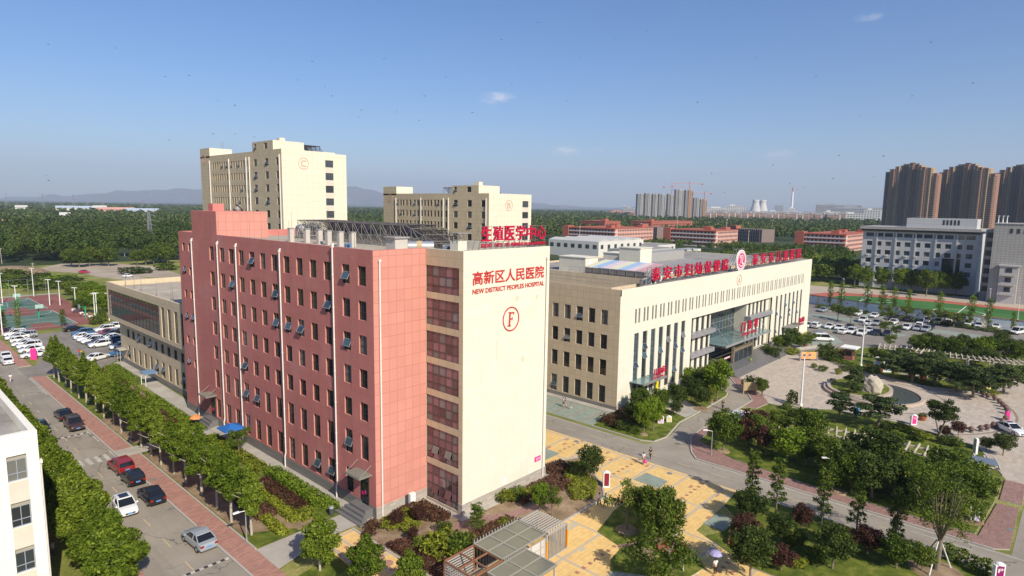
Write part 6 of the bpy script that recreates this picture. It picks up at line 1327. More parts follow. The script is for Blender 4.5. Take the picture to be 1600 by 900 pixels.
# planting along the red wing
hedge('tall clipped dark green hedge in front of the red wing', [(-9.9, 12.8), (-8.4, 10.1), (-8.4, 23.6), (-9.8, 23.8)], 1.0, m_leaf_bright, 70)
hedge('dark brown barberry bed beside the clipped green hedge', [(-12.2, 13.0), (-10.3, 13.0), (-10.2, 22.8), (-12.0, 22.0)], .6, m_leaf_brown, 70)
hedge('yellow privet band between two barberry beds', [(-13.2, 11.2), (-12.3, 11.0), (-12.3, 19.5), (-13.1, 19.5)], .75, m_leaf_yellow, 70)
hedge('small barberry patch beneath the first plane trees', [(-15.4, 14.4), (-13.4, 14.0), (-13.4, 19), (-15.4, 20)], .55, m_leaf_brown, 60)
hedge('yellow privet strip by the avenue lawn end', [(-15.4, 10.0), (-14.5, 9.6), (-14.3, 13.8), (-15.2, 14.2)], .6, m_leaf_yellow, 70)
hedge('yellow privet end clump near the bare soil', [(-12.2, 10.6), (-10.9, 10.8), (-10.9, 12.2), (-12.2, 12.6)], .75, m_leaf_yellow, 70)
hedge('long light green hedge beside the blue canopy', [(-10.2, 25), (-8.6, 25), (-8.6, 41), (-10.2, 41)], .55, m_leaf_yellow, 45)
hedge('long low green hedge by the second entrance', [(-10.4, 44.5), (-8.6, 44.5), (-8.3, 66), (-9.8, 66)], .6, m_leaf_bright, 45)
hedge('brown shrub border in front of the annexe', [(-12.5, 48), (-10.6, 48), (-10.2, 72), (-12, 72)], .7, m_leaf_brown, 40)
hedge('mixed green border at the far end of the annexe', [(-9, 76), (-7, 76), (-6.8, 92), (-9.4, 91)], .7, m_leaf_bright, 40)
hedge('brown shrub border by the car park corner', [(-12, 76), (-9.6, 76), (-9.8, 90), (-12.4, 89)], .7, m_leaf_brown, 40)
tree('sparse', (-9.2, 32.5), 3.6, 'loose small tree beside the blue umbrella', name='shrub_tree')
# court surroundings
for i, (px, py, h) in enumerate(((120, 470, 5), (135, 480, 5), (150, 478, 5), (128, 489, 4), (160, 489, 5), (146, 468, 5), (112, 462, 5), (158, 470, 5), (140, 463, 5), (166, 480, 4))):
    tree('bright' if i % 3 else 'round', G(px, py), h, f'bushy green tree beside the ball courts, {ORD[i]} of the grove', group='grove beside the ball courts', wide=1.5)
tree('poplar', G(29, 521), 8.5, 'thin tall young tree in front of the ball court hoop'); tree('whip', G(99, 511), 4.6, 'small yellow green sapling by the court fence', wide=1.6); tree('whip', G(5, 520), 5.6, 'thin sapling at the edge of the view by the courts', wide=1.7)
bush('bush', G(151, 507), 3, 2.4, 'round green bush at the corner of the court'); bush('bush', G(160, 503), 2, 3.4, 'loose leafy bush beside the annexe corner')
for i, (px, py, w, h) in enumerate(((30, 447, 40, 3.5), (70, 452, 30, 3), (100, 447, 30, 3.5), (20, 432, 30, 3), (60, 436, 25, 2.5), (5, 440, 25, 3), (205, 428, 25, 3), (260, 422, 25, 3.5), (225, 427, 18, 2.6))):
    bush('bush' if i % 2 else 'bush_dark', G(px, py), w*.35, h, f'rough scrub clump on the waste ground, {ORD[i]} from the court fence', 'scrub', 'scrub on the waste ground')
hedge('rough scrub bank behind the ball courts', [G(0, 452), G(70, 450), G(120, 441), G(120, 436), G(55, 436), G(0, 440)], 1.6, m_leaf_bright, 3, (.5, 1.0), 'scrub')
mbd = MB(); c_ = G(15, 427); mbd.lathe([(14, 0), (12, 1.2), (8, 2.4), (4, 3.0), (1, 3.2)], 20, 0, (c_[0], c_[1], 0)); tag(mbd.build('earth_mound', [m_soil]), kind='structure')
# garden at the foot of the cream end wall
for i, (px, py, kind, d, h, lb) in enumerate(((612, 824, 'bush_yellow', 2.0, .95, 'bright green bush below the salmon end wall, outer one'), (634, 810, 'bush_yellow', 2.0, .9, 'bright green bush below the salmon end wall, middle one'), (655, 803, 'bush_yellow', 1.6, .9, 'bright green bush beside the meter cabinet'), (640, 828, 'bush_yellow', 1.9, .9, 'bright green bush in front of the two small red trees'),
    (575, 840, 'bush_brown', 1.1, .7, 'small dark shrub by the forecourt kerb'), (583, 826, 'bush_brown', 1.5, .8, 'dark shrub by the granite steps'),
    (790, 782, 'bush_yellow', 2.2, 1.1, 'yellow green bush under the cream end wall'), (806, 778, 'bush', 2.2, 1.1, 'mid green bush under the cream end wall'), (820, 778, 'bush_yellow', 1.8, 1.0, 'smaller yellow bush under the cream end wall'), (790, 822, 'bush_yellow', 1.6, .7, 'low yellow bush behind the glass roofed kiosk'),
    (690, 870, 'bush_yellow', 3.0, 2.2, 'big yellow flecked bush beside the open kiosk frame'), (715, 868, 'bush', 2.6, 2.3, 'big green bush beside the open kiosk frame'), (672, 858, 'bush_yellow', 2.2, 1.4, 'yellow flecked bush at the path edge'), (736, 880, 'bush', 2.0, 1.6, 'green bush at the corner of the kiosk'), (655, 856, 'bush', 1.2, 1.0, 'small green bush near the barberry bed'), (695, 835, 'bush', 1.5, 1.3, 'loose bush between the path and the kiosk'))):
    bush(kind, G(px, py), d, h, lb)
hedge('dark barberry bed along the curtain wall', [(-5.0, 4.6), (-4.0, 5.2), (-1.3, 4.8), (-1.3, .4), (-2.6, .4)], .7, m_leaf_brown, 60)
hedge('dark barberry bed along the forecourt kerb', [(-9.1, .6), (-6.8, -.4), (-6.2, -7.8), (-9.1, -7.8)], .6, m_leaf_brown, 60)
hedge('dark barberry bed behind the kiosk', [(-4.6, -3.6), (2.5, -4.0), (3.6, -7.2), (-3.6, -7.4)], .6, m_leaf_brown, 55)
hedge('dark barberry bed under the cream wall corner', [(8.6, -1.2), (14.2, -1.2), (13.5, -4.2), (6, -3.0)], .7, m_leaf_brown, 55)
hedge('dark rose bed at the far corner of the cream wall', [(14.4, 1.2), (17.6, .6), (16.8, -1.5), (14.4, -.9)], .8, m_leaf_brown, 55)
hedge('yellow green privet mass by the forecourt', [(11, -6.4), (12.8, -7.7), (15.8, -6.2), (19.2, -1.2), (18.2, -.2), (15.6, -1.6), (12.6, -4.4)], .55, m_leaf_yellow, 60)
for px, py, h, k, lb, w in ((745, 832, 3.0, 'whip', 'narrow leafy sapling before the cream corner', 2.6), (843, 803, 3.4, 'bright', 'leafy young tree before the middle of the cream wall', .7), (862, 806, 3.3, 'sparse', 'thin stemmed tree beside the slatted kiosk', .9), (620, 826, 1.9, 'plum', 'small bronze leaved tree below the salmon wall, outer one', 1.0), (655, 818, 2.0, 'plum', 'small bronze leaved tree below the salmon wall, inner one', 1.0), (645, 848, 1.5, 'plum', 'tiny bronze leaved sapling at the path edge', .9),
    (500, 893, 5.2, 'cone', 'bushy street tree beside the concrete path', 1.0), (572, 925, 5.0, 'cone', 'bushy street tree before the round inlays', .95), (640, 940, 4.4, 'cone', 'street tree at the bottom edge by the kiosk', .9), (922, 753, 4.4, 'darkround', 'round headed tree standing on the yellow forecourt', .85),
    (979, 829, 5.0, 'sparse', 'thin crowned tree in a mulch ring on the forecourt lawn', .95), (1030, 852, 5.9, 'willow', 'dense round willow on the forecourt lawn', .85), (1040, 925, 5.4, 'sparse', 'propped tree at the bottom edge of the forecourt lawn', 1.2), (1010, 815, 3.4, 'darkround', 'low tree behind the dense willow', .9),
    (1172, 818, 3.6, 'darkround', 'dense dark shrub tree at the forecourt corner', 1.15), (1165, 842, 2.3, 'plum', 'spreading red plum beside the green tile square', 1.5), (1172, 905, 4.6, 'darkround', 'dark round tree at the bottom edge of the lower garden', 1.0), (1252, 830, 2.8, 'plum', 'red plum sapling among the lower garden lawns', .9), (1216, 850, 3.0, 'darkround', 'dark shrub tree in the middle of the lower garden', .9), (1247, 862, 2.2, 'round', 'small round tree beside the red plum sapling', .8), (1220, 892, 2.2, 'plum', 'bronze shrub near the bottom of the lower garden', 1.4), (1355, 866, 2.6, 'plum', 'red plum shrub beside the second road', 1.4), (1305, 855, 2.2, 'plum', 'low red plum shrub behind the lower lawn', 1.4), (1300, 890, 4.0, 'darkround', 'feathery dark tree at the bottom of the lower garden', 1.1), (1400, 890, 3.2, 'round', 'loose green shrub tree before the tall airy tree', 1.1), (1440, 895, 2.6, 'round', 'young conifer like shrub beside the airy tree', 1.0)):
    tree(k, G(px, py), h, lb, wide=w)
for i, (px, py, h) in enumerate(((1173, 788, 6.4), (1212, 806, 6.6), (1283, 824, 6.4), (1337, 841, 6.2), (1397, 862, 6.2))): tree('whip', G(px, py), h, f'thin young roadside tree on the lower lawn, {ORD[i]} from the forecourt', name='young_tree', group='young trees along the second road', wide=1.15)
tree('vase', G(1462, 893), 10.7, 'tall airy tree with vase shaped limbs and white props beside the second road', wide=.9)
for i, (px, py, k, d, h, lb) in enumerate(((1180, 880, 'bush_yellow', 1.6, 1.0, 'yellow bush beside the dark round tree'), (1235, 850, 'bush_yellow', 1.5, .8, 'yellow bush beneath the red plum sapling'), (1196, 868, 'bush_yellow', 1.5, .9, 'yellow bush in the lower garden bed'), (1245, 885, 'bush_yellow', 1.6, .9, 'yellow bush at the bottom of the lower garden'), (1150, 834, 'bush', 1.0, 1.0, 'dark small bush by the planter box'), (1490, 875, 'bush', 2.0, 1.4, 'loose shrub beside the propped airy tree'), (1532, 895, 'bush', 1.8, 1.5, 'round shrub beside the purple sign'), (1270, 875, 'bush', 1.8, 1.2, 'green bush at the lower lawn edge'), (1190, 842, 'bush_yellow', 1.4, .8, 'yellow bush behind the spreading red plum'))): bush(k, G(px, py), d, h, lb)
# planting at building A
for px, py, h, k, lb, w in ((1006, 678, 4.8, 'bright', 'slender green tree before the corner of the outpatient building', .8), (1020, 674, 5.0, 'bright', 'second slender green tree before the outpatient building', .8), (990, 660, 3.4, 'darkround', 'low dark tree at the outpatient building corner', 1.0), (1000, 648, 4.2, 'round', 'green tree under the first tall windows', 1.0), (1030, 648, 4.2, 'round', 'green tree under the pediatrics sign', .9), (1057, 640, 4.2, 'darkround', 'dark conifer like tree beside the clinic path', .9), (1080, 628, 4.4, 'darkround', 'dark tree under the middle windows', 1.0), (1076, 615, 4.6, 'bright', 'light green tree under the middle windows', .8), (1094, 622, 4.4, 'darkround', 'dark tree before the portal piers', .9), (1100, 612, 4.4, 'round', 'green tree close to the portal piers', .9), (1120, 628, 7.2, 'bright', 'tall bright green tree beside the side road', .8), (1056, 650, 2.4, 'darkround', 'small clipped tree beside the clinic path', 1.1), (1096, 638, 3.4, 'darkround', 'dark rounded shrub tree in a mulch ring', 1.1), (1110, 603, 4.0, 'darkround', 'dark tree beneath the grey bands', .9)):
    tree(k, G(px, py), h, lb, wide=w)
hedge('dark barberry bed at the outpatient building corner', [(36, 5.6), (41.5, 6.6), (47, 2), (42, 1.0), (38, .5)], .7, m_leaf_brown, 40)
for i, (px, py, d, h, k, lb) in enumerate(((948, 660, 2.0, 1.3, 'bush_brown', 'brown shrub by the parking bays'), (975, 672, 2.2, 1.5, 'bush_dark', 'dark shrub by the road kerb'), (960, 668, 1.6, 1.2, 'bush_brown', 'second brown shrub by the parking bays'), (992, 678, 1.5, 1.1, 'bush', 'green shrub near the slender trees'), (1176, 610, 3.2, 2.6, 'bush_dark', 'round clipped bush beside the granite steps'), (1113, 615, 1.6, 1.3, 'bush_yellow', 'yellow bush beside the tall bright tree'))): bush(k, G(px, py), d, h, lb)
for i, (px, py, d, h, k) in enumerate(((1196, 552, 2.2, 2.0, 'bush'), (1203, 556, 2.2, 2.0, 'bush_dark'), (1209, 560, 2.4, 2.2, 'bush_dark'), (1216, 553, 1.6, 1.4, 'bush'), (1240, 553, 3.4, 1.2, 'bush_yellow'), (1290, 562, 4.0, 3.6, 'bush_dark'), (1225, 547, 3.0, 1.0, 'bush_yellow'))): bush(k, G(px, py), d, h, f'clipped bush beside the entrance ramp, {ORD[i]} from the granite steps', group='clipped bushes by the entrance ramp')
for i, (px, py, h, k) in enumerate(((1215, 548, 3.4, 'round'), (1223, 547, 3.6, 'darkround'), (1230, 547, 3.8, 'darkround'), (1237, 543, 4.6, 'round'), (1247, 546, 3.2, 'round'), (1260, 545, 3.8, 'sparse'), (1268, 540, 3.6, 'sparse'))): tree(k, G(px, py), h, f'garden tree under the far windows of the outpatient building, {ORD[i]} from the portal', group='garden trees under the far windows')
# dense garden between the side road and the plaza
def HT(px, py, top):
    x, y = G(px, py)
    for z in np.arange(.5, 16, .05):
        q = np.array([x, y, z])-CAM
        if 450-FPX*(q@UP)/(q@FWD) < top: return z
    return 8
glist = ((1130, 706, 643, 'round', 'green tree nearest the junction of the two roads', 0.95), (1166, 700, 656, 'plum', 'dark red plum behind the junction tree', 1.0), (1180, 690, 642, 'plum', 'dark red plum beside the white tent', 1.15), (1196, 712, 668, 'plum', 'dark red plum deep in the garden shade', 1.0), (1184, 700, 652, 'round', 'green tree in front of the row of red plums', 1.1), (1212, 690, 644, 'round', 'green tree at the first pergola gap', 1.0), (1229, 724, 672, 'bright', 'broad light leaved tree near the sidewalk', 1.3), (1263, 702, 641, 'round', 'tall green tree between the two pergola gaps', 1.0), (1260, 728, 688, 'darkround', 'low dark tree behind the thin roadside trees', 1.2), (1295, 742, 686, 'round', 'green tree before the long pergola', 1.2), (1328, 752, 694, 'darkround', 'dark tree overhanging the pergola slats', 1.3), (1368, 748, 674, 'darkround', 'large dark tree in the shade of the layered pine', 1.25), (1390, 756, 696, 'round', 'green tree standing over the pergola middle', 1.2), (1362, 778, 714, 'darkround', 'large dark tree behind the pink pavement', 1.2), (1396, 775, 716, 'darkround', 'dark tree under the pergola roof edge', 1.3), (1422, 782, 717, 'round', 'green tree below the visible pergola slats', 1.2), (1452, 786, 717, 'darkround', 'dark tree behind the tall airy tree', 1.2), (1482, 776, 703, 'round', 'green tree where the pergola disappears', 1.1), (1502, 792, 720, 'round', 'green tree near the sidewalk corner', 1.2), (1526, 790, 742, 'darkround', 'low dark tree beside the glazed pergola end', 1.2), (1330, 772, 716, 'round', 'green tree by the pink pavement', 1.0), (1518, 812, 780, 'sparse', 'thin tree in a mulch ring at the lawn corner', 1.3), (1190, 620, 592, 'round', 'small green tree beside the notice board', 0.8), (1440, 805, 745, 'darkround', 'dark low tree at the lawn verge', 1.2), (1474, 805, 742, 'darkround', 'second dark low tree at the lawn verge', 1.2), (1300, 768, 722, 'round', 'leafy tree at the pink pavement edge', 1.0))
for px, py, h, k, lb, w in glist: tree(k, G(px, py), HT(px, py, h), lb, wide=w)
for px, py, h, lb, w in ((1311, 658, 4.6, 'spreading pine at the plaza edge beside the blue sign', 1.0), (1372, 670, 5.2, 'layered pine overlooking the fountain from the garden', 1.25), (1335, 612, 4.6, 'tall layered pine on the round fountain island', .85), (1334, 620, 2.4, 'low pine beneath the tall island pine', 1.0), (1363, 590, 2.4, 'small pine behind the pale rock', 1.1), (1395, 592, 5, 'flat topped pine beyond the fountain, outer one', 1.3), (1425, 598, 5.2, 'flat topped pine beyond the fountain, second one', 1.4), (1460, 602, 5.2, 'flat topped pine beyond the fountain, third one', 1.4), (1495, 612, 5.4, 'flat topped pine beyond the fountain, fourth one', 1.4), (1520, 622, 5.6, 'flat topped pine beside the garden path', 1.3), (1410, 580, 4.8, 'flat topped pine behind the slatted pergola', 1.4), (1455, 585, 4.8, 'flat topped pine in the second row behind the fountain', 1.4), (1568, 614, 5.4, 'dark pine at the edge of the view beyond the plaza', 1.3)): tree('pine', G(px, py), h, lb, name='pine_tree', wide=w)
tree('twostem', G(1466, 691), 7.0, 'two stemmed dark tree standing alone at the plaza rim', v=0)
for px, py, h, k, lb, w in ((1497, 682, 2.2, 'plum', 'small bronze tree near the round bollards', 1.1), (1475, 684, 1.8, 'plum', 'small bronze shrub beside the two stemmed tree', 1.1), (1567, 712, 3.0, 'darkround', 'small round tree before the cross road pavement', 1.1), (1541, 706, 2.0, 'darkround', 'small leafy tree beside the white pylon sign', 1.1), (1545, 607, 3.0, 'plum', 'red maple beside the yellow banner', 1.3)): tree(k, G(px, py), h, lb, wide=w)
for i, (px, py) in enumerate(((1402, 685), (1415, 680), (1427, 688), (1436, 690), (1443, 686), (1480, 695), (1492, 697), (1410, 672), (1333, 693), (1230, 640), (1222, 656), (1238, 652), (1247, 652), (1550, 618), (1520, 604), (1536, 600), (1506, 596), (1300, 600), (1285, 580), (1310, 585), (1320, 580), (1272, 575), (1258, 655), (1385, 672))): bush(('bush', 'bush_yellow', 'bush_dark')[i % 3], G(px, py), random.uniform(1.2, 2.2), random.uniform(.7, 1.3), f'clipped {("green", "yellow", "dark")[i % 3]} bush along the plaza rim, {ORD[i]} of the scatter', group='clipped bushes along the plaza rim')
bush('bush_dark', G(1237, 632), 1.7, 2.4, 'dark pointed bush beside the plaza lamp pole'); bush('bush_red', G(1322, 556), 3.0, 1.6, 'red leaved bush beside the exit lane')
hedge('clipped hedge band below the fountain lawn', [(96, -14.5), (97.5, -13), (105, -4.5), (106.5, -5.5), (100, -13.5), (97.8, -16.5)], .8, m_leaf_green, 25, (.15, .3))
for i, (px, py, h, k) in enumerate(((1435, 556, 6.4, 'round'), (1450, 548, 5.6, 'darkround'), (1466, 560, 6.4, 'round'), (1488, 562, 6.6, 'round'), (1505, 552, 5.6, 'darkround'), (1530, 565, 7.0, 'bright'), (1548, 560, 6.4, 'round'), (1562, 555, 6.6, 'darkround'), (1580, 570, 6.4, 'round'), (1596, 566, 6.4, 'darkround'), (1390, 545, 4.6, 'sparse'), (1400, 528, 4.6, 'sparse'), (1382, 522, 4.8, 'sparse'), (1365, 560, 3.4, 'round'), (1515, 575, 5.0, 'darkround'), (1375, 570, 4.0, 'round'), (1575, 596, 4.2, 'plum'), (1420, 575, 4.4, 'darkround'), (1545, 575, 5, 'darkround'), (1590, 600, 4.6, 'round'))): tree(k, G(px, py), h*.76, f'park tree beyond the plaza beside the slatted pergola, {ORD[i]} of the cluster', group='park trees beyond the plaza', wide=1.15)
for i, (px, py, h) in enumerate(((1309, 500, 5.0), (1329, 505, 5.0), (1385, 505, 5.4), (1416, 498, 4.4), (1450, 506, 4.6), (1475, 508, 4.8), (1490, 512, 4.8), (1505, 513, 4.6))): tree('sparse', G(px, py), h, f'small loose tree between parked car rows, {ORD[i]} from the outpatient building', group='small trees in the car park')
for i, (px, h, d) in enumerate(((1296, 9, 0), (1313, 9.5, 0), (1353, 10, 0), (1377, 9.5, 0), (1395, 9.5, 0), (1418, 9, 0), (1466, 9.5, 0), (1515, 9.5, 0), (1543, 9, 0), (1582, 6, 0))): tree('poplar', G(px, 479+(px-1296)*.142), h, f'thin columnar tree along the painted wall, {ORD[i]} from the outpatient building', name='columnar_tree', group='thin trees along the painted wall', wide=1.25)
for i in range(14): px = 1285+i*22; bush('bush_dark' if i % 2 else 'bush', G(px, 481+(px-1285)*.142), random.uniform(2.2, 3.8), random.uniform(.8, 1.5), f'shaggy bush at the foot of the painted wall, {ORD[i]} from the outpatient building', group='bushes at the foot of the painted wall')
for i, (px, py, h) in enumerate(((1350, 452, 9), (1362, 446, 9), (1377, 452, 9), (1392, 450, 9), (1408, 455, 9.5), (1424, 456, 9), (1440, 458, 9.5), (1447, 463, 10), (1470, 462, 9), (1493, 462, 9), (1335, 446, 9), (1320, 443, 9), (1456, 455, 9))): tree('round' if i % 2 else 'bright', G(px, py), h, f'leafy tree before the grey office, {ORD[i]} along the field', group='trees before the grey office', wide=.85)
# far woods: each one reads as one mass
def wood(name, label, pts, hs_, n_leaf, mat, cat='wood', seed=1):
    g = np.random.default_rng(seed); P_, N_, S_, O_ = [], [], [], []
    for (x, y), h, k in zip(pts, hs_, n_leaf):
        r = h*g.uniform(.26, .38); zc = h*.58; d = g.normal(size=(k, 3)); d /= np.linalg.norm(d, axis=1, keepdims=True); lump = 1+.22*np.sin(d[:, 0]*5+x)*np.sin(d[:, 1]*5+y)*np.sin(d[:, 2]*4+1)
        p = d*np.array([r, r, h*.44])*(lump*(1-np.abs(g.normal(0, .12, k))))[:, None]+np.array([x, y, zc]); keep = d[:, 2] > -.55
        P_.append(p[keep]); N_.append((d+g.normal(0, .4, d.shape))[keep]); O_.append(np.full(keep.sum(), g.normal(0, .16)+.16*math.sin(x*.021+1)*math.sin(y*.017))); S_.append(np.full(keep.sum(), h*1.9/math.sqrt(k))*g.uniform(.7, 1.3, keep.sum()))
    me = leaf_mesh(name, np.concatenate(P_), np.concatenate(N_), np.concatenate(S_), mat, 1.15, np.concatenate(O_)); o = link(name, me); return tag(o, label, cat, None, 'stuff')
def inpoly(x, y, poly):
    r = False
    for i in range(len(poly)):
        a, b = poly[i], poly[(i+1) % len(poly)]
        if (a[1] > y) != (b[1] > y) and x < (b[0]-a[0])*(y-a[1])/(b[1]-a[1])+a[0]: r = not r
    return r
def fill(poly, step, g, avoid=()):
    xs = [p[0] for p in poly]; ys2 = [p[1] for p in poly]; out = []
    for x in np.arange(min(xs), max(xs), step):
        for y in np.arange(min(ys2), max(ys2), step):
            q = (x+g.uniform(-.45, .45)*step, y+g.uniform(-.45, .45)*step)
            if inpoly(*q, poly) and not any(a[0] < q[0] < a[1] and a[2] < q[1] < a[3] for a in avoid): out.append(q)
    return out
g_ = np.random.default_rng(11)
near = fill([(246, 48), (262, 66), (240, 100), (262, 116), (310, 122), (352, 124), (356, 146), (388, 176), (430, 178), (462, 170), (462, 128), (490, 128), (492, 86), (420, 66), (330, 48), (290, 30), (264, 30)], 7.0, g_, [(225, 420, 118, 250)])
near += fill([(330, 205), (420, 190), (465, 200), (560, 300), (520, 262), (455, 230), (400, 250), (390, 290), (330, 300)], 9, g_, [(470, 520, 185, 240), (424, 492, 256, 312), (280, 400, 150, 235)])
wood('wood', 'dense green grove between the outpatient building and the school', near, [g_.uniform(7.5, 10.5) if p[0] < 320 else g_.uniform(5, 7.5) for p in near], [260]*len(near), m_leaf_green, seed=2)
left = fill([G(0, 413), G(60, 411), G(100, 414), G(180, 412), G(190, 404), G(215, 404), G(280, 409), G(300, 380), (200, 640), (90, 640), (30, 640)], 8.5, g_, [(66, 112, 375, 428)])
wood('wood', 'dark dense wood beyond the waste ground and the ball courts', left, [g_.uniform(10, 15.5)+2*math.sin(p[0]*.03)*math.sin(p[1]*.025) for p in left], [620]*len(left), m_forest, seed=3)
for i, (px, py, h) in enumerate(((112, 417, 11), (124, 418, 10), (140, 416, 11), (158, 415, 10), (170, 416, 11), (215, 414, 9), (228, 414, 10), (240, 412, 12), (252, 410, 13), (262, 412, 11))): tree('round', G(px, py), h*.8, f'broad green tree at the wood edge beside the bare lot, {ORD[i]} along', group='trees at the wood edge', wide=1.15)
def polar(t0, t1, n, px0, px1, g):
    out = []
    for _ in range(n): t = math.sqrt(g.uniform(t0*t0, t1*t1)); p = D(g.uniform(px0, px1), 320, t); out.append((p[0], p[1]))
    return out
skip_boxes = ((38, 62, 110, 166), (86, 110, 82, 137), (424, 495, 256, 322), (470, 522, 180, 240), (500, 592, 88, 126), (596, 640, 380, 420), (648, 765, 345, 390), (535, 625, 190, 325))
mid = [p for p in polar(560, 1250, 6200, -250, 1900, g_) if not any(a < p[0] < b and c < p[1] < d for a, b, c, d in skip_boxes) and not (840 < (p[0]-CAM[0])*FWD[0]+(p[1]-CAM[1])*FWD[1] < 1100 and p[0] > 900 and p[1] < 230)]
mid = [p for p in mid if (p[0]-CAM[0])*FWD[0]+(p[1]-CAM[1])*FWD[1] > (620 if p[1] > 330 else 660)]
wood('wood', 'broad belt of woodland reaching past the school to the horizon', mid, [g_.uniform(9, 14) for _ in mid], [80]*len(mid), m_forest, seed=4)
far = polar(1250, 3600, 6500, -300, 980, g_)+polar(1250, 1480, 700, 980, 1700, g_)+polar(2300, 3600, 1300, 980, 1700, g_)
wood('wood', 'distant tree belts fading into the haze at the horizon', far, [g_.uniform(10, 16) for _ in far], [26]*len(far), m_forest, seed=5)
nur = fill([(470, 380), (560, 395), (500, 520), (400, 520)], 9, g_)
wood('orchard', 'pale nursery rows between the ward block and the school', nur, [g_.uniform(2.5, 4) for _ in nur], [50]*len(nur), m_leaf_bright, seed=6)
# ================================================================== CARS
m_car = tint('car_paint', .28, .5, 0.0, .6); m_carglass = flat('car_glass', (.012, .014, .017), .05, .7); m_tyre = flat('tyre', (.02, .02, .02), .8); m_rim = flat('wheel_rim', (.45, .45, .47), .35, .5, .7)
m_head = flat('headlight', (.75, .77, .78), .1, .8); m_tail = flat('tail_light', (.28, .01, .01), .2, .6); m_plate = flat('number_plate', (.12, .28, .62), .4); m_trim = flat('car_trim', (.03, .03, .032), .5)
CAR = {}
SPEC = dict(   # body stations: x, z low, z top, half width ; cabin: x, z, half width at roof
    sedan=([(-2.30, .38, .72, .70), (-2.22, .26, .95, .82), (-1.75, .22, 1.00, .88), (-.9, .20, .97, .90), (.2, .20, .95, .90), (1.0, .20, .93, .90), (1.55, .22, .86, .88), (2.05, .24, .76, .82), (2.28, .32, .62, .68)], [(-1.80, .98), (-1.02, 1.40), (.10, 1.45), (1.05, .93)], .64),
    suv=([(-2.25, .45, .85, .74), (-2.20, .34, 1.08, .86), (-1.6, .28, 1.10, .91), (-.6, .26, 1.08, .92), (.3, .26, 1.06, .92), (1.0, .26, 1.04, .92), (1.6, .28, .99, .90), (2.08, .32, .88, .84), (2.28, .42, .70, .70)], [(-2.16, 1.08), (-1.85, 1.60), (.15, 1.67), (.98, 1.04)], .70),
    hatch=([(-1.95, .42, .80, .70), (-1.90, .32, 1.0, .82), (-1.4, .26, 1.03, .87), (-.5, .24, 1.01, .88), (.3, .24, .99, .88), (.95, .24, .97, .88), (1.4, .26, .92, .86), (1.8, .30, .80, .80), (1.98, .38, .64, .66)], [(-1.86, 1.0), (-1.55, 1.46), (.05, 1.52), (.92, .97)], .66),
    van=([(-2.55, .45, .9, .80), (-2.52, .36, 1.15, .92), (-1.6, .32, 1.15, .95), (-.5, .32, 1.15, .95), (.6, .32, 1.14, .95), (1.4, .32, 1.12, .95), (1.9, .34, 1.06, .93), (2.35, .38, .92, .86), (2.55, .46, .74, .72)], [(-2.48, 1.15), (-2.36, 1.92), (1.0, 1.97), (1.88, 1.08)], .80))
def car_geo(kind):
    st, cb, hr = SPEC[kind]; B, Gl, Rf = MB(), MB(), MB()
    def ring(x, zl, zt, w): zm = zl+(zt-zl)*.55; return [(x, -w*.88, zl), (x, -w, zl+(zt-zl)*.25), (x, -w, zm), (x, -w*.95, zt-.05), (x, -w*.80, zt), (x, w*.80, zt), (x, w*.95, zt-.05), (x, w, zm), (x, w, zl+(zt-zl)*.25), (x, w*.88, zl)]
    B.loft([ring(*s) for s in st])
    (xa, za), (xb, zb), (xc, zc), (xd, zd) = cb; wb = st[4][3]*.93; A = [(xa, wb*.95, za-.02), (xb, hr, zb), (xc, hr, zc), (xd, wb*.95, zd-.02)]
    L_ = lambda s: [(p[0], s*p[1], p[2]) for p in A]
    l, r = L_(1), L_(-1); Gl.face([l[0], l[1], l[2], l[3]]); Gl.face([r[0], r[3], r[2], r[1]]); Gl.face([l[0], r[0], r[1], l[1]]); Gl.face([l[3], l[2], r[2], r[3]])
    Rf.loft([[(xb-.08, -hr*.98, zb-.03), (xb-.08, hr*.98, zb-.03), (xb-.02, hr*.9, zb+.03), (xb-.02, -hr*.9, zb+.03)], [((xb+xc)/2, -hr, zb+.0), ((xb+xc)/2, hr, zb), ((xb+xc)/2, hr*.9, (zb+zc)/2+.075), ((xb+xc)/2, -hr*.9, (zb+zc)/2+.075)], [(xc+.06, -hr*.98, zc-.03), (xc+.06, hr*.98, zc-.03), (xc+.02, hr*.9, zc+.03), (xc+.02, -hr*.9, zc+.03)]])
    for s in (1, -1):
        p = L_(s); e = lambda q: (q[0], q[1]+s*.012, q[2])
        Rf.tube(e(p[0]), e(p[1]), .055, .05, 5); Rf.tube(e(p[3]), e(p[2]), .05, .045, 5); xm = (xb+xc)/2-.1; Rf.tube((xm, s*(wb*.95+.012), (za+zd)/2), (xm, s*(hr+.012), zb), .045, .04, 5); Rf.tube(e(p[1]), e(p[2]), .05, .05, 5)
        if kind in ('suv', 'van', 'hatch'): xq = xb+.45; Rf.tube((xq-.1, s*(wb*.95+.01), za), (xq, s*(hr+.012), zb+.01), .06, .05, 5)
    wh = [(st[-2][0]-.68, 1), (st[-2][0]-.68, -1), (st[1][0]+.72, 1), (st[1][0]+.72, -1)]
    return st, B, Gl, Rf, wh
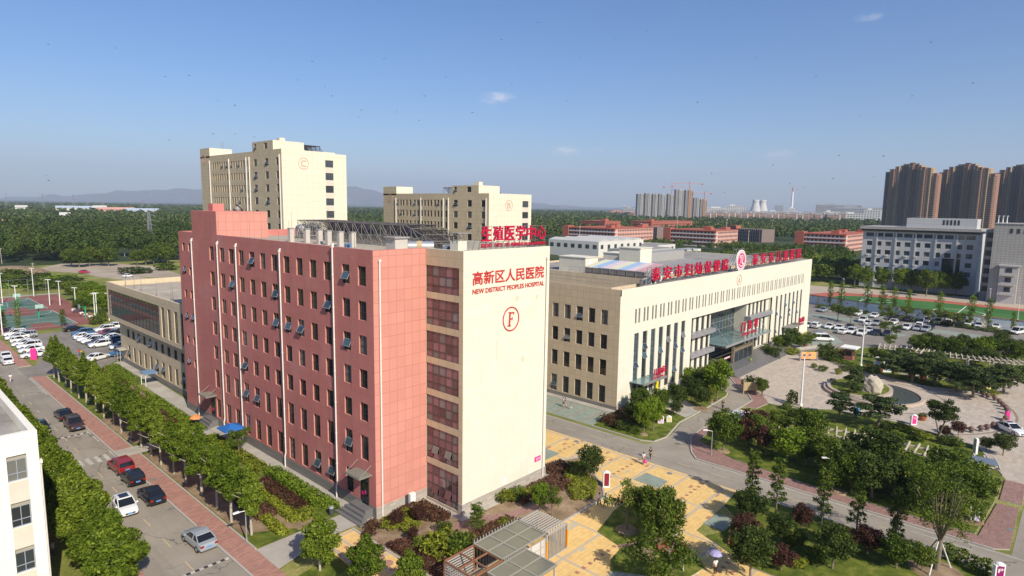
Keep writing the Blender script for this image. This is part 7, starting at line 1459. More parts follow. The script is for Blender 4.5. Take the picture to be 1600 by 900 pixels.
def car_proto(kind):
    if kind in CAR: return CAR[kind]
    st, B, Gl, Rf, wh = car_geo(kind); W_ = st[4][3]; x1, x0 = st[-1][0], st[0][0]; rw = .33 if kind != 'suv' else .36
    ms = dict(body=B.mesh('body', m_car, smooth=False), glass=Gl.mesh('windows', m_carglass), roof=Rf.mesh('roof', m_car))
    mb = MB(); mb.tube((0, -.11, 0), (0, .11, 0), rw, rw, 16); ms['tyre'] = mb.mesh('wheel', m_tyre); mb = MB(); mb.tube((0, .09, 0), (0, .125, 0), rw*.62, rw*.55, 12); mb.tube((0, -.125, 0), (0, -.09, 0), rw*.55, rw*.62, 12); ms['rim'] = mb.mesh('rim', m_rim)
    zf = st[-2][2]-.12; zr = st[1][2]-.2
    mb = MB(); mb.box(-.14, .05, -.17, .17, -.07, .07); ms['head'] = mb.mesh('headlight', m_head); mb = MB(); mb.box(-.04, .08, -.15, .15, -.09, .09); ms['tail'] = mb.mesh('tail_light', m_tail)
    mb = MB(); mb.box(-.015, .015, -.23, .23, -.07, .07); ms['plate'] = mb.mesh('number_plate', m_plate); mb = MB(); mb.box(-.06, .06, -.1, .1, -.07, .07); ms['mirror'] = mb.mesh('mirror', m_car)
    mb = MB(); mb.box(-.03, .05, -.45, .45, -.1, .08); ms['grille'] = mb.mesh('grille', m_trim)
    CAR[kind] = (ms, wh, W_, x0, x1, zf, zr, rw, st); return CAR[kind]
def car(kind, p, heading, col, label, name='car', group=None, sunroof=False):
    ms, wh, W_, x0, x1, zf, zr, rw, st = car_proto(kind); o = thing(name, label, 'car' if kind != 'van' else 'van', (p[0], p[1], .03), heading, group)
    def pt(nm, me, loc=None, c=None): q = link(nm, me, o, loc); q.color = (*(c or col), 1); return q
    pt('body', ms['body']); pt('windows', ms['glass']); pt('roof', ms['roof'])
    for x, s in wh: w = pt('wheel', ms['tyre'], (x, s*(W_-.10), rw)); link('rim', ms['rim'], w)
    for s in (1, -1):
        pt('headlight', ms['head'], (x1-.12, s*W_*.62, zf-.06)); pt('tail_light', ms['tail'], (x0+.02, s*W_*.72, zr)); pt('mirror', ms['mirror'], (st[6][0]-.75, s*(W_+.08), st[5][2]+.05))
    pt('number_plate', ms['plate'], (x1+.02, 0, st[-1][1]+.16)); pt('number_plate', ms['plate'], (x0-.02, 0, zr-.12)); pt('grille', ms['grille'], (x1-.04, 0, st[-1][2]-.1))
    if sunroof: mb = MB(); xb, xc = SPEC[kind][1][1], SPEC[kind][1][2]; mb.box(xb[0]+.45, xc[0]-.15, -.42, .42, xb[1]+.07, max(xb[1], xc[1])+.085); q = mb.mesh('sunroof', m_carglass); link('sunroof', q, o)
    return o
LOT = {}
def lot_mesh(kind):
    if kind in LOT: return LOT[kind]
    st, B, Gl, Rf, wh = car_geo(kind); W_ = st[4][3]; x1, x0 = st[-1][0], st[0][0]; rw = .34; mb = MB()
    for src, m in ((B, 0), (Rf, 0), (Gl, 1)): mb.add_mesh(src.v, src.f, m)
    for x, s in wh: mb.tube((x, s*(W_-.2), rw), (x, s*(W_+.015), rw), rw, rw, 12, 2); mb.tube((x, s*(W_+.0), rw), (x, s*(W_+.03), rw), rw*.6, rw*.5, 10, 3)
    zf, zr = st[-2][2]-.18, st[1][2]-.2
    for s in (1, -1): mb.box(x1-.25, x1-.06, s*W_*.62-.17, s*W_*.62+.17, zf-.07, zf+.07, 4); mb.box(x0-.03, x0+.08, s*W_*.7-.14, s*W_*.7+.14, zr-.09, zr+.09, 5); mb.box(st[6][0]-.8, st[6][0]-.68, s*(W_+.08)-.1, s*(W_+.08)+.1, st[5][2], st[5][2]+.13, 0)
    mb.box(x1-.08, x1+.02, -.45, .45, st[-1][2]-.2, st[-1][2]-.04, 6); mb.box(x1, x1+.04, -.22, .22, st[-1][1]+.1, st[-1][1]+.24, 7); mb.box(x0-.04, x0, -.22, .22, zr-.2, zr-.06, 7)
    LOT[kind] = mb.mesh('parked_'+kind, [m_car, m_carglass, m_tyre, m_rim, m_head, m_tail, m_trim, m_plate]); return LOT[kind]
def parked(kind, p, heading, col, label, group): o = link('parked_car', lot_mesh(kind), None, (p[0], p[1], .035), heading); o.color = (*col, 1); return tag(o, label, 'car', group)
WHITE, BLACK, SILVER, REDC, BROWN, BLUEC, GREYC, NAVY = (.74, .74, .73), (.010, .010, .012), (.32, .34, .36), (.26, .018, .018), (.055, .026, .018), (.03, .10, .22), (.12, .125, .13), (.012, .018, .035)
N_ = math.pi/2; jit = lambda: random.uniform(-.03, .03)
car('sedan', (-21.15, 14.2), N_+.03, (.30, .33, .36), 'silver sedan parked at the bottom of the avenue')
car('sedan', (-21.2, 27.2), N_, BLACK, 'black sedan parked between the silver sedan and another black car'); car('hatch', (-21.2, 33.4), N_, BLACK, 'black hatchback parked close behind the dark red car'); car('suv', (-21.15, 38.0), N_+.05, REDC, 'dark red car parked just past the zebra crossing')
car('hatch', (-24.0, 26.2), -N_-.04, WHITE, 'white compact SUV driving down the avenue', sunroof=True); car('suv', (-21.3, 58.6), -N_, BROWN, 'brown SUV parked facing the camera by the pavement'); car('sedan', (-21.3, 64.6), N_, BLACK, 'black sedan parked behind the brown SUV'); car('sedan', (-24.9, 60.5), -N_, NAVY, 'dark sedan half hidden by the opposite plane trees')
car('sedan', G(8, 560), N_, WHITE, 'white sedan queuing at the top of the avenue, farther one'); car('sedan', G(11, 568), N_, WHITE, 'white sedan queuing at the top of the avenue, nearer one')
car('sedan', (74.6, -40.4), -2.35, WHITE, 'white sedan with a dark sunroof beside the round bollards', sunroof=True)
CN = {WHITE: 'white', BLACK: 'black', SILVER: 'silver', REDC: 'red', BROWN: 'orange brown', BLUEC: 'blue', GREYC: 'grey', NAVY: 'dark blue'}
def lot(lst, heading, where, group):
    for (px, py, k, c) in lst:
        p = G(px, py); parked(k, p, heading+jit()+(math.pi if random.random() < .12 else 0), c, f'{CN[c]} {dict(sedan="sedan", suv="SUV", hatch="hatchback", van="van")[k]} parked {where}', group+', '+CN[c]+' '+k)
lot([(24, 525, 'suv', WHITE), (27, 530, 'sedan', WHITE), (32, 535, 'hatch', WHITE), (38, 540, 'sedan', WHITE), (46, 544, 'suv', WHITE), (49, 550, 'sedan', WHITE), (53, 558, 'sedan', WHITE), (40, 528, 'suv', SILVER), (33, 526, 'sedan', WHITE)], math.pi, 'in the outer row beside the brick walk', 'cars parked beside the brick walk')
lot([(129, 524, 'suv', BLUEC), (132, 529, 'sedan', WHITE), (138, 533, 'suv', WHITE), (145, 536, 'suv', WHITE), (151, 539, 'hatch', BROWN), (157, 542, 'suv', WHITE)], math.pi, 'in the middle row between the avenue trees and the annexe', 'cars parked in the middle row')
lot([(164, 518, 'suv', WHITE), (167, 523, 'sedan', REDC), (175, 525, 'sedan', BLACK), (178, 514, 'suv', WHITE), (180, 530, 'sedan', WHITE), (184, 534, 'sedan', BLUEC), (187, 545, 'hatch', WHITE), (187, 556, 'hatch', BLUEC), (186, 521, 'sedan', SILVER)], math.pi, 'in the inner row close to the annexe', 'cars parked close to the annexe')
parked('sedan', G(116, 517), .15, BLACK, 'black sports sedan standing between the court and the car park', None); parked('sedan', G(154, 562), .45, WHITE, 'white sedan standing alone at the car park mouth', None)
parked('sedan', G(132, 427), -.83, (.5, .02, .06), 'red sedan standing on the bare lot', None); parked('sedan', G(200, 433), .3, WHITE, 'white sedan on the dirt track beyond the annexe', None)
lot([(1296, 513, 'sedan', WHITE), (1311, 515, 'sedan', WHITE), (1317, 521, 'sedan', WHITE), (1330, 521, 'suv', WHITE), (1346, 524, 'suv', WHITE), (1358, 519, 'sedan', WHITE), (1369, 523, 'sedan', BLACK), (1386, 524, 'sedan', GREYC), (1327, 514, 'sedan', GREYC), (1275, 512, 'suv', WHITE), (1262, 511, 'sedan', WHITE)], math.pi, 'in the first row beyond the outpatient building', 'cars in the first row of the mural car park')
lot([(1348, 503, 'suv', WHITE), (1356, 508, 'sedan', WHITE), (1369, 508, 'suv', SILVER), (1326, 491, 'sedan', NAVY), (1340, 493, 'suv', WHITE), (1366, 496, 'sedan', WHITE), (1395, 500, 'suv', BLACK), (1396, 506, 'sedan', WHITE), (1420, 502, 'suv', BLACK), (1416, 515, 'suv', WHITE), (1437, 512, 'suv', WHITE), (1446, 518, 'suv', SILVER), (1453, 514, 'sedan', NAVY), (1433, 516, 'sedan', SILVER), (1286, 487, 'sedan', SILVER)], math.pi, 'in the middle of the mural car park', 'cars in the middle of the mural car park')
lot([(1449, 504, 'suv', WHITE), (1465, 506, 'suv', WHITE), (1482, 507, 'suv', WHITE), (1499, 510, 'sedan', NAVY), (1512, 509, 'van', WHITE), (1529, 511, 'sedan', WHITE), (1556, 513, 'sedan', WHITE)], math.pi, 'in the row at the foot of the painted wall', 'cars at the foot of the painted wall')
parked('van', G(1590, 522), 2.8, WHITE, 'white ambulance like van at the edge of the view by the wall', None); car('van', G(1285, 533), -.95, WHITE, 'white minibus on the green bays by the outpatient building', 'minibus'); parked('sedan', G(1280, 526), -.9, BLACK, 'dark car half hidden behind the white minibus', None)
# ================================================================== PEOPLE
def skin_mesh(verts, edges, radii, name, mat, sub=1):
    me = bpy.data.meshes.new(name); me.from_pydata(verts, edges, []); o = bpy.data.objects.new('s', me); C.objects.link(o)
    md = o.modifiers.new('skin', 'SKIN'); md.use_smooth_shade = True
    for i, r in enumerate(radii): me.skin_vertices[0].data[i].radius = (r, r) if not hasattr(r, '__len__') else r
    me.skin_vertices[0].data[0].use_root = True
    s = o.modifiers.new('sub', 'SUBSURF'); s.levels = sub; s.render_levels = sub; bpy.context.view_layer.update()
    out = bpy.data.meshes.new_from_object(o.evaluated_get(bpy.context.evaluated_depsgraph_get())); out.name = name; out.materials.clear(); out.materials.append(mat); bpy.data.objects.remove(o); return out
m_skin = flat('skin', (.42, .25, .17), .6); m_cloth = tint('cloth', .85, .2); m_hair = flat('hair', (.012, .01, .009), .5)
POSE = {}
def pose_mesh(stride, armup):
    k = (stride, armup)
    if k in POSE: return POSE[k]
    s = stride; V = [(0, 0, .92), (0, 0, 1.15), (0, 0, 1.36), (0, 0, 1.47), (0, .02, 1.56), (0, .02, 1.66)]; R3 = [(.13, .10), (.12, .09), (.14, .085), .05, .085, .06]; E_ = [(0, 1), (1, 2), (2, 3), (3, 4), (4, 5)]
    def add(v, r, p): V.append(v); R3.append(r); E_.append((p, len(V)-1)); return len(V)-1
    hands = []
    for sg, st in ((1, s), (-1, -s)):
        a = add((sg*.09, 0, .88), .085, 0); a = add((sg*.095, st*.12, .50), .058, a); a = add((sg*.095, st*.22-.02, .10), .04, a); add((sg*.10, st*.22+.12, .035), .035, a)
        a = add((sg*.17, 0, 1.39), .052, 2)
        if armup and sg > 0: a = add((sg*.24, .12, 1.22), .04, a); a = add((sg*.16, .28, 1.42), .032, a); h = (sg*.15, .30, 1.50)
        else: a = add((sg*.21, -st*.08, 1.13), .04, a); a = add((sg*.22, -st*.14+.05, .89), .03, a); h = (sg*.22, -st*.15+.07, .81)
        a = add(h, .033, a); hands.append((h, sg))
    body = skin_mesh(V, E_, R3, 'body', m_skin)
    mb = MB(); me = body; base_v = [tuple(v.co) for v in me.vertices]; base_f = [tuple(p.vertices) for p in me.polygons]; mb.add_mesh(base_v, base_f)
    for h, sg in hands:      # fingers and thumb
        for i, (dx, L) in enumerate(((-.03, .07), (-.01, .082), (.01, .078), (.03, .06))): mb.tube((h[0], h[1]+dx, h[2]-.02), (h[0]-sg*.012, h[1]+dx, h[2]-.02-L), .011, .008, 5); 
        mb.tube((h[0], h[1]+.03, h[2]), (h[0]-sg*.01, h[1]+.065, h[2]-.045), .012, .009, 5)
    mb.lathe([(.012, -.02), (.016, 0), (.006, .02)], 6, 0, (0, .112, 1.575))       # nose
    for sg in (1, -1): mb.lathe([(.012, -.03), (.02, 0), (.012, .03)], 6, 0, (sg*.088, .01, 1.585))
    bmesh_ = mb.mesh('body', m_skin, smooth=True)
    # clothes: a shirt over torso and upper arms, trousers over the legs
    tv, te, tr = [(0, 0, .93), (0, 0, 1.15), (0, 0, 1.36), (0, 0, 1.44)], [(0, 1), (1, 2), (2, 3)], [(.155, .12), (.145, .11), (.16, .105), (.075, .07)]
    for sg, st in ((1, s), (-1, -s)):
        n = len(tv); e = (sg*.235, .10, 1.24) if armup and sg > 0 else (sg*.215, -st*.07, 1.16); tv += [(sg*.18, 0, 1.39), e]; te += [(2, n), (n, n+1)]; tr += [.075, .062]
    shirt = skin_mesh(tv, te, tr, 'shirt', m_cloth)
    tv, te, tr = [(0, 0, .93)], [], [(.15, .12)]
    for sg, st in ((1, s), (-1, -s)): n = len(tv); tv += [(sg*.09, 0, .84), (sg*.097, st*.12, .50), (sg*.097, st*.22-.02, .12)]; te += [(0, n), (n, n+1), (n+1, n+2)]; tr += [.105, .078, .06]
    trousers = skin_mesh(tv, te, tr, 'trousers', m_cloth)
    mb = MB(); mb.loft([[(.098*q*math.cos(t), -.005+.105*q*math.sin(t)-.01, z) for t in np.linspace(0, 6.283, 12, endpoint=False)] for q, z in ((.85, 1.56), (1.0, 1.61), (.95, 1.66), (.6, 1.705), (.1, 1.72))]); hair = mb.mesh('hair', m_hair, smooth=True)
    mb = MB(); [mb.lathe([(.004, -.006), (.009, 0), (.004, .006)], 6, 0, (sg*.032, .1, 1.605)) for sg in (1, -1)]; mb.box(-.02, .02, .095, .103, 1.527, 1.535); eyes = mb.mesh('eyes', flat('eye_dark', (.02, .015, .012), .3) if 'eye_dark' not in MATS else MATS['eye_dark'])
    POSE[k] = (bmesh_, shirt, trousers, hair, eyes); return POSE[k]
def person(p, face, shirt, trou, label, stride=1.0, armup=False, h=1.62, item=None):
    b, sh, tr, ha, ey = pose_mesh(stride, armup); o = thing('person', label, 'person', (p[0], p[1], .05), face); o.scale = (h/1.7,)*3
    q = link('body', b, o); link('hair', ha, q); link('eyes', ey, q); a = link('shirt', sh, q); a.color = (*shirt, 1); t = link('trousers', tr, q); t.color = (*trou, 1); return o
person(G(1005, 726), 2.6, (.55, .55, .58), (.25, .22, .2), 'person in a pale top carrying a pink bag across the yellow paving')
person(G(1016, 718), 2.6, (.03, .03, .04), (.02, .02, .03), 'person in dark clothes walking at the forecourt edge of the road')
person(G(1129, 640), 2.2, (.03, .025, .025), (.02, .02, .02), 'person in black walking along the side road'); person(G(1112, 634), -1.0, (.35, .1, .08), (.5, .5, .5), 'small person in a red top on the island kerb', 0, h=1.2)
person(G(880, 636), 1.0, (.7, .7, .72), (.3, .3, .32), 'person in white walking over the green parking bays'); person(G(883, 637), 1.0, (.4, .08, .12), (.5, .4, .4), 'person in a dark red top beside the one in white'); person(G(892, 640), 1.0, (.6, .3, .3), (.6, .6, .6), 'small child in pale trousers on the green parking bays', h=1.15)
person(G(936, 792), 1.2, (.65, .66, .7), (.03, .03, .04), 'person in a pale shirt and dark trousers beside the garden kerb'); person(G(946, 793), 1.4, (.68, .68, .7), (.04, .04, .05), 'second person in a pale shirt close to the thin crowned tree')
pu = G(1117, 899); person(pu, -.6, (.72, .68, .72), (.03, .03, .03), 'person in white holding a lilac umbrella at the bottom of the forecourt', 0, True)
mb = MB(); n = 8
mb.loft([[(r*math.cos(2*math.pi*i/n), r*math.sin(2*math.pi*i/n), z) for i in range(n)] for r, z in ((.62, 1.88), (.45, 2.06), (.22, 2.16), (.02, 2.19))], 0); mb.tube((0, 0, 1.42), (0, 0, 2.25), .012, .012, 5, 1); mb.tube((0, 0, 1.42), (.03, 0, 1.38), .02, .02, 5, 1)
u = mb.build('umbrella', [plain('lilac_cloth', (.36, .33, .55), .6, .3, 0, .1, 4.0), m_dark]); ca, sa = math.cos(-.6), math.sin(-.6); hx, hy = .145, .29; u.location = (pu[0]+(hx*ca-hy*sa)*.95, pu[1]+(hx*sa+hy*ca)*.95, .02); tag(u, 'lilac umbrella held by the person in white', 'umbrella')
person(G(17, 598), .3, (.75, .74, .76), (.6, .5, .55), 'person in white crossing the far end of the avenue'); person(G(124, 557), .4, (.5, .02, .03), (.06, .09, .25), 'person in a red top at the car park mouth'); person(G(128, 557), .4, (.6, .4, .03), (.5, .5, .5), 'person in a yellow top beside the one in red', h=1.4)
person(G(84, 871), 1.0, (.5, .45, .6), (.08, .06, .2), 'person in purple beside the cream office block', 0)
person((86.5, 3.6), -1.5, (.35, .6, .02), (.05, .05, .06), 'person in a lime vest at the glass entrance', 0)
bg_ = MB(); bg_.lathe([(.05, 0), (.2, .05), (.24, .25), (.15, .42), (.02, .46)], 10, 0); b_ = bg_.build('bag', [flat('pink_bag', (.75, .02, .25), .5)]); p_ = G(1008, 727); b_.location = (p_[0], p_[1], .3); tag(b_, 'bright pink bag carried over the yellow paving', 'bag')
# ================================================================== KIOSK of slats and glass roofs
K = thing('slatted_kiosk', 'slatted pavilion with a glass roof, an open brown frame and orange corner posts', 'kiosk', (-3, -9.8, 0))
m_slat = plain('kiosk_slat', (.38, .365, .345), .5, .4); m_brownf = plain('kiosk_brown', (.24, .11, .06), .6, .4); m_or = flat('kiosk_orange', (.66, .27, .01), .5); m_kglass = glass('kiosk_roof_glass', (.17, .165, .12), .15, .5, False)
mb = MB()
for i in range(12):      # slats of the end cube: fins that rise up the side and fold over the roof
    y = -11.65+i*.315; mb.box(-.05, 2.7, y-.02, y+.02, 2.54, 2.66); mb.box(2.64, 2.72, y-.03, y+.03, .05, 2.52); mb.tube((-.05, y, 2.66), (-.25, y, 2.95), .03, .03, 5)
for i in range(14): x = .05+i*.2; mb.box(x-.028, x+.028, -11.78, -11.70, .05, 2.52); mb.box(x-.028, x+.028, -8.1, -8.02, .05, 2.66)
mb.build('slat_cage', [m_slat], K)
mb = MB(); mb.box(-.35, 2.72, -11.82, -11.74, 2.5, 2.58); mb.box(-.35, 2.72, -8.12, -8.04, 2.5, 2.58); mb.box(-.35, 2.72, -11.82, -11.74, .02, .1); mb.build('frame', [m_slat], K)
for x, y in ((-.38, -11.78), (2.7, -11.78), (-3.25, -11.78)): mb = MB(); mb.box(x-.07, x+.07, y-.07, y+.07, .02, 2.6); mb.box(x-.09, x+.09, y-.1, y+.06, .3, 2.0, 1); mb.build('corner_post', [m_slat, m_or], K)
mb = MB(); mb.box(-6.1, -.32, -11.6, -8.1, 2.60, 2.66, 0)
for x in (-6.1, -4.2, -2.3, -.36): mb.box(x-.07, x+.07, -11.65, -8.05, 2.66, 2.72, 1)
for y in (-11.6, -9.85, -8.1): mb.box(-6.1, -.32, y-.07, y+.07, 2.665, 2.725, 1)
for i in range(26): x = -6+i*.22; mb.box(x-.03, x+.03, -11.5, -8.2, 2.48, 2.58, 2)
mb.build('glass_roof', [m_kglass, plain('roof_bar', (.30, .29, .24), .6), m_slat], K)
mb = MB(); mb.box(-3.2, -.45, -11.72, -11.68, .1, 2.35, 0)
for x in (-3.2, -2.5, -1.2, -.5): mb.box(x-.04, x+.04, -11.78, -11.73, .1, 2.4, 1)
for z in (.1, .85, 1.6, 2.35): mb.box(-3.2, -.45, -11.77, -11.725, z-.035, z+.035, 1)
for i in range(14): z = .2+i*.15; mb.box(-3.15, -2.55, -11.735, -11.722, z, z+.03, 1); mb.box(-1.15, -.52, -11.735, -11.722, z, z+.03, 1)
mb.build('sliding_door', [plain('door_panel', (.52, .51, .49), .5), m_slat], K)
mb = MB()
for i in range(13): x = -6.0+i*.215; mb.box(x-.03, x+.03, -11.78, -11.70, .05, 2.7); 
for i in range(16): x = -6.05+i*.38; mb.box(x-.03, x+.03, -8.1, -8.02, .05, 3.0)
mb.build('slat_screen', [m_slat], K)
mb = MB()
for x in (-9.6, -7.85, -6.15):
    mb.box(x-.06, x+.06, -11.6, -8.1, 2.5, 2.62)
for y in (-11.6, -9.85, -8.1): mb.box(-9.6, -6.15, y-.06, y+.06, 2.505, 2.625)
for x in (-9.6, -6.15):
    for y in (-11.6, -8.1): mb.box(x-.07, x+.07, y-.07, y+.07, .02, 2.5)
mb.build('open_frame', [m_brownf], K)
mb = MB()
for i in range(9): z = .3+i*.25; mb.box(-9.64, -9.56, -11.5, -8.2, z, z+.1); mb.box(-9.5, -6.2, -8.14, -8.06, z, z+.1)
mb.build('low_slats', [m_slat], K)
mb = MB(); mb.box(-8.2, -3.4, -15.4, -11.85, 2.45, 2.52, 0)
for x in (-8.2, -5.8, -3.4): mb.box(x-.07, x+.07, -15.4, -11.85, 2.52, 2.58, 1)
for y in (-15.3, -13.6, -11.9): mb.box(-8.2, -3.4, y-.07, y+.07, 2.525, 2.585, 1)
for x in (-8.1, -3.5):
    for y in (-15.2, -12.0): mb.box(x-.07, x+.07, y-.07, y+.07, .02, 2.45, 2)
mb.build('lower_glass_roof', [m_kglass, MATS['roof_bar'], m_slat], K)
# ================================================================== PERGOLAS, FOUNTAIN AND STREET FURNITURE
def pergola(label, pts, w=3.2, z=2.6, glassroof=False):
    P_ = smooth(pts, 8); o = thing('pergola', label, 'pergola', (P_[0][0], P_[0][1], 0)); L = np.cumsum([0]+[math.dist(a, b) for a, b in zip(P_[:-1], P_[1:])]); n = int(L[-1]/1.0)
    sl, bm, pr, gl = MB(), MB(), MB(), MB()
    for i in range(n+1):
        s_ = L[-1]*i/n; j = min(int(np.searchsorted(L, s_, 'right'))-1, len(P_)-2); f_ = (s_-L[j])/(L[j+1]-L[j]); c = (P_[j][0]+(P_[j+1][0]-P_[j][0])*f_, P_[j][1]+(P_[j+1][1]-P_[j][1])*f_); d = Vector((P_[j+1][0]-P_[j][0], P_[j+1][1]-P_[j][1])).normalized(); nn = Vector((-d.y, d.x))
        sl.obox(c, nn, d, w/2+.45, .07, z, z+.2)
        if i % 4 == 0:
            for sg_ in (1, -1): q = (c[0]+nn.x*sg_*w*.36, c[1]+nn.y*sg_*w*.36); pr.obox(q, d, nn, .13, .13, 0, z-.2)
    for a, b in zip(P_[:-1], P_[1:]):
        d = Vector((b[0]-a[0], b[1]-a[1])); l = d.length; d.normalize(); nn = Vector((-d.y, d.x)); c = ((a[0]+b[0])/2, (a[1]+b[1])/2)
        for sg_ in (1, -1): bm.obox((c[0]+nn.x*sg_*w*.36, c[1]+nn.y*sg_*w*.36), d, nn, l/2, .08, z-.22, z-.005)
        if glassroof and b[1] < -37: gl.obox(c, d, nn, l/2, w*.34, z+.205, z+.22)
    sl.build('slats', [plain('pergola_timber', (.56, .49, .40), .8, .2) if 'pergola_timber' not in MATS else MATS['pergola_timber']], o); bm.build('beam', [MATS['pergola_timber']], o); pr.build('post', [m_concrete], o)
    if glassroof: gl.build('glass_roof', [glass('pergola_glass', (.16, .18, .19), .1, .6, False)], o)
pergola('long slatted pergola curving through the dark garden trees', [(45.6, -15.5), (47.2, -21), (48.3, -25.5), (48.6, -31), (48.8, -35), (50.0, -40.6)], 3.6, 2.6, True)
pergola('slatted pergola curving beyond the fountain lawn', [(113.5, -14.5), (114.3, -20), (114.6, -27), (116, -34), (118.5, -42)], 4.4, 2.8)
FT = thing('fountain', 'round stone fountain basin with a raised grass island', 'fountain', (82, -20.3, 0)); cx, cy = 82, -20.3
mb = MB(); mb.lathe([(7.9, 0), (7.9, .42), (7.4, .42), (7.4, .1)], 56, 0, (cx, cy, .02)); mb.build('basin_rim', [plain('fountain_stone', (.44, .36, .29), .7)], FT)
mb = MB(); mb.face([(cx+7.4*math.cos(t), cy+7.4*math.sin(t), .24) for t in np.linspace(0, 6.283, 48, endpoint=False)])
tw = NT('pool_water'); tw.bump(tw.noise(2.0, 4), .25, .05); mb.build('pool_water', [tw.fin((.085, .10, .095), .12, .6)], FT)
mb = MB(); isl = [(cx+.5+6.9*math.cos(t)*1.0, cy+2.2+5.2*math.sin(t)) for t in np.linspace(0, 6.283, 40, endpoint=False)]; mb.prism(isl, .1, .75, 0); mb.build('island_wall', [MATS['fountain_stone']], FT)
mb = MB(); mb.face([(cx+.5+6.3*math.cos(t), cy+2.2+4.6*math.sin(t), .77) for t in np.linspace(0, 6.283, 40, endpoint=False)]); tag(mb.build('island_grass', [m_lawn], FT), kind=None)
def rock(label, c, s, n=3, mat=None):
    import bmesh
    bm = bmesh.new(); bmesh.ops.create_icosphere(bm, subdivisions=4, radius=1); g = np.random.default_rng(5); pl = [(Vector(g.normal(size=3)).normalized(), g.uniform(.55, .9)) for _ in range(26)]
    for v in bm.verts:
        for nrm, dd in pl:
            e = v.co.dot(nrm)-dd
            if e > 0: v.co -= nrm*e
        v.co *= 1+.10*math.sin(v.co.x*9+2)*math.sin(v.co.y*8)*math.sin(v.co.z*7+1)+.05*math.sin(v.co.x*21)*math.sin(v.co.z*19)
        v.co = Vector((v.co.x*s[0], v.co.y*s[1], max(v.co.z, -.3)*s[2]))
    me = bpy.data.meshes.new('rock'); bm.to_mesh(me); bm.free(); me.materials.append(mat); o = link('rock', me, None, c); o.rotation_euler = (0, 0, .6); return tag(o, label, 'rock')
p = G(1352, 604); rock('large pale craggy rock on the fountain island', (cx-1.6, cy-.3, 1.3), (2.0, 2.3, 2.5), 3, plain('pale_rock', (.40, .35, .28), .9, .2, 0, .4, 1.6))
for i, (px, py) in enumerate(((1536, 619), (1543, 622), (1554, 626), (1561, 631), (1566, 636), (1571, 641), (1574, 647), (1571, 658), (1566, 663), (1552, 669), (1542, 672), (1532, 674), (1517, 676), (1577, 607))):
    p = G(px, py); o = thing('stone_bollard', f'dark round stone ball bollard at the plaza rim, {ORD[i]} around the arc', 'bollard', (p[0], p[1], .02), group='stone ball bollards')
    if i == 0: mbb = MB(); mbb.lathe([(.32, 0), (.32, .12), (.24, .2)], 12); bmesh1 = mbb.mesh('base', m_granite); mbb = MB(); mbb.lathe([(.12, .18), (.34, .34), (.42, .56), (.34, .80), (.14, .94), (.0, .97)], 14); bmesh2 = mbb.mesh('ball', plain('bollard_stone', (.15, .085, .07), .6))
    link('base', bmesh1, o); link('ball', bmesh2, o)
def flagpole(label, p, h):
    o = thing('lamp_mast', label, 'lamp', (p[0], p[1], 0)); mb = MB(); mb.tube((p[0], p[1], 0), (p[0], p[1], h), .17, .10, 10); mb.tube((p[0], p[1], 0), (p[0], p[1], .4), .3, .28, 10); mb.build('pole', [m_white], o)
    mb = MB(); mb.tube((p[0]-RIGHT[0]*.9, p[1]-RIGHT[1]*.9, h), (p[0]+RIGHT[0]*.9, p[1]+RIGHT[1]*.9, h), .05, .05, 6)
    for s_ in (-.9, 0, .9): x, y = p[0]+RIGHT[0]*s_, p[1]+RIGHT[1]*s_; mb.box(x-.2, x+.2, y-.15, y+.15, h, h+.3)
    mb.build('floodlight', [m_alum], o)
flagpole('tall white lamp mast on the near side of the plaza', G(1251, 634), 8.6); flagpole('tall white lamp mast on the far side of the plaza', G(1345, 572), 9.0)
for i, (px, py) in enumerate(((4, 474), (27, 492+2), (53, 463), (78, 477), (94, 477), (119, 488), (149, 502), (152, 498), (4, 524), (171, 501))):
    p = G(px, py); h = (9.5, 8.5, 9.5, 8.0, 7.5, 7.2, 7.5, 7.2, 7.4, 7.5)[i]; o = thing('court_light', f'white court light pole with a flat head, {ORD[i]} around the ball courts', 'lamp', (p[0], p[1], 0), group='light poles around the ball courts'); mb = MB(); mb.tube((p[0], p[1], 0), (p[0], p[1], h), .13, .09, 7); mb.build('pole', [m_white], o); mb = MB(); mb.tube((p[0]-RIGHT[0]*.8, p[1]-RIGHT[1]*.8, h), (p[0]+RIGHT[0]*.8, p[1]+RIGHT[1]*.8, h), .1, .1, 6); mb.build('light_head', [m_white], o)
for i, (px, py, dx) in enumerate(((61, 497, 0), (134, 497, -1), (29, 480, 0), (3, 497, 1))):
    p = G(px, py); o = thing('basketball_hoop', f'green basketball hoop, {ORD[i]} from the middle of the courts', 'hoop', (p[0], p[1], 0)); dr = (1.4*dx, 0) if dx else (0, 1.4 if i != 0 else -1.4)
    mb = MB(); mb.box(p[0]-.14, p[0]+.14, p[1]-.14, p[1]+.14, 0, 3.2); mb.tube((p[0], p[1], 3.1), (p[0]+dr[0], p[1]+dr[1], 3.3), .1, .1, 6); mb.build('post', [flat('hoop_green', (.02, .30, .14), .5) if 'hoop_green' not in MATS else MATS['hoop_green']], o)
    mb = MB(); q = (p[0]+dr[0], p[1]+dr[1]); 
    if dx: mb.box(q[0]-.03, q[0]+.03, q[1]-.9, q[1]+.9, 2.9, 3.95)
    else: mb.box(q[0]-.9, q[0]+.9, q[1]-.03, q[1]+.03, 2.9, 3.95)
    mb.build('backboard', [plain('backboard', (.35, .5, .45), .4)], o); mb = MB(); mb.path([(q[0]+dr[0]*.25+.22*math.cos(t), q[1]+dr[1]*.25+.22*math.sin(t), 3.05) for t in np.linspace(0, 6.283, 12)], .02, 4); mb.build('rim', [m_redsign], o)
o = thing('court_fence', 'tall wire fence with thin posts behind the ball courts', 'fence', (-20, 216, 0)); mb = MB()
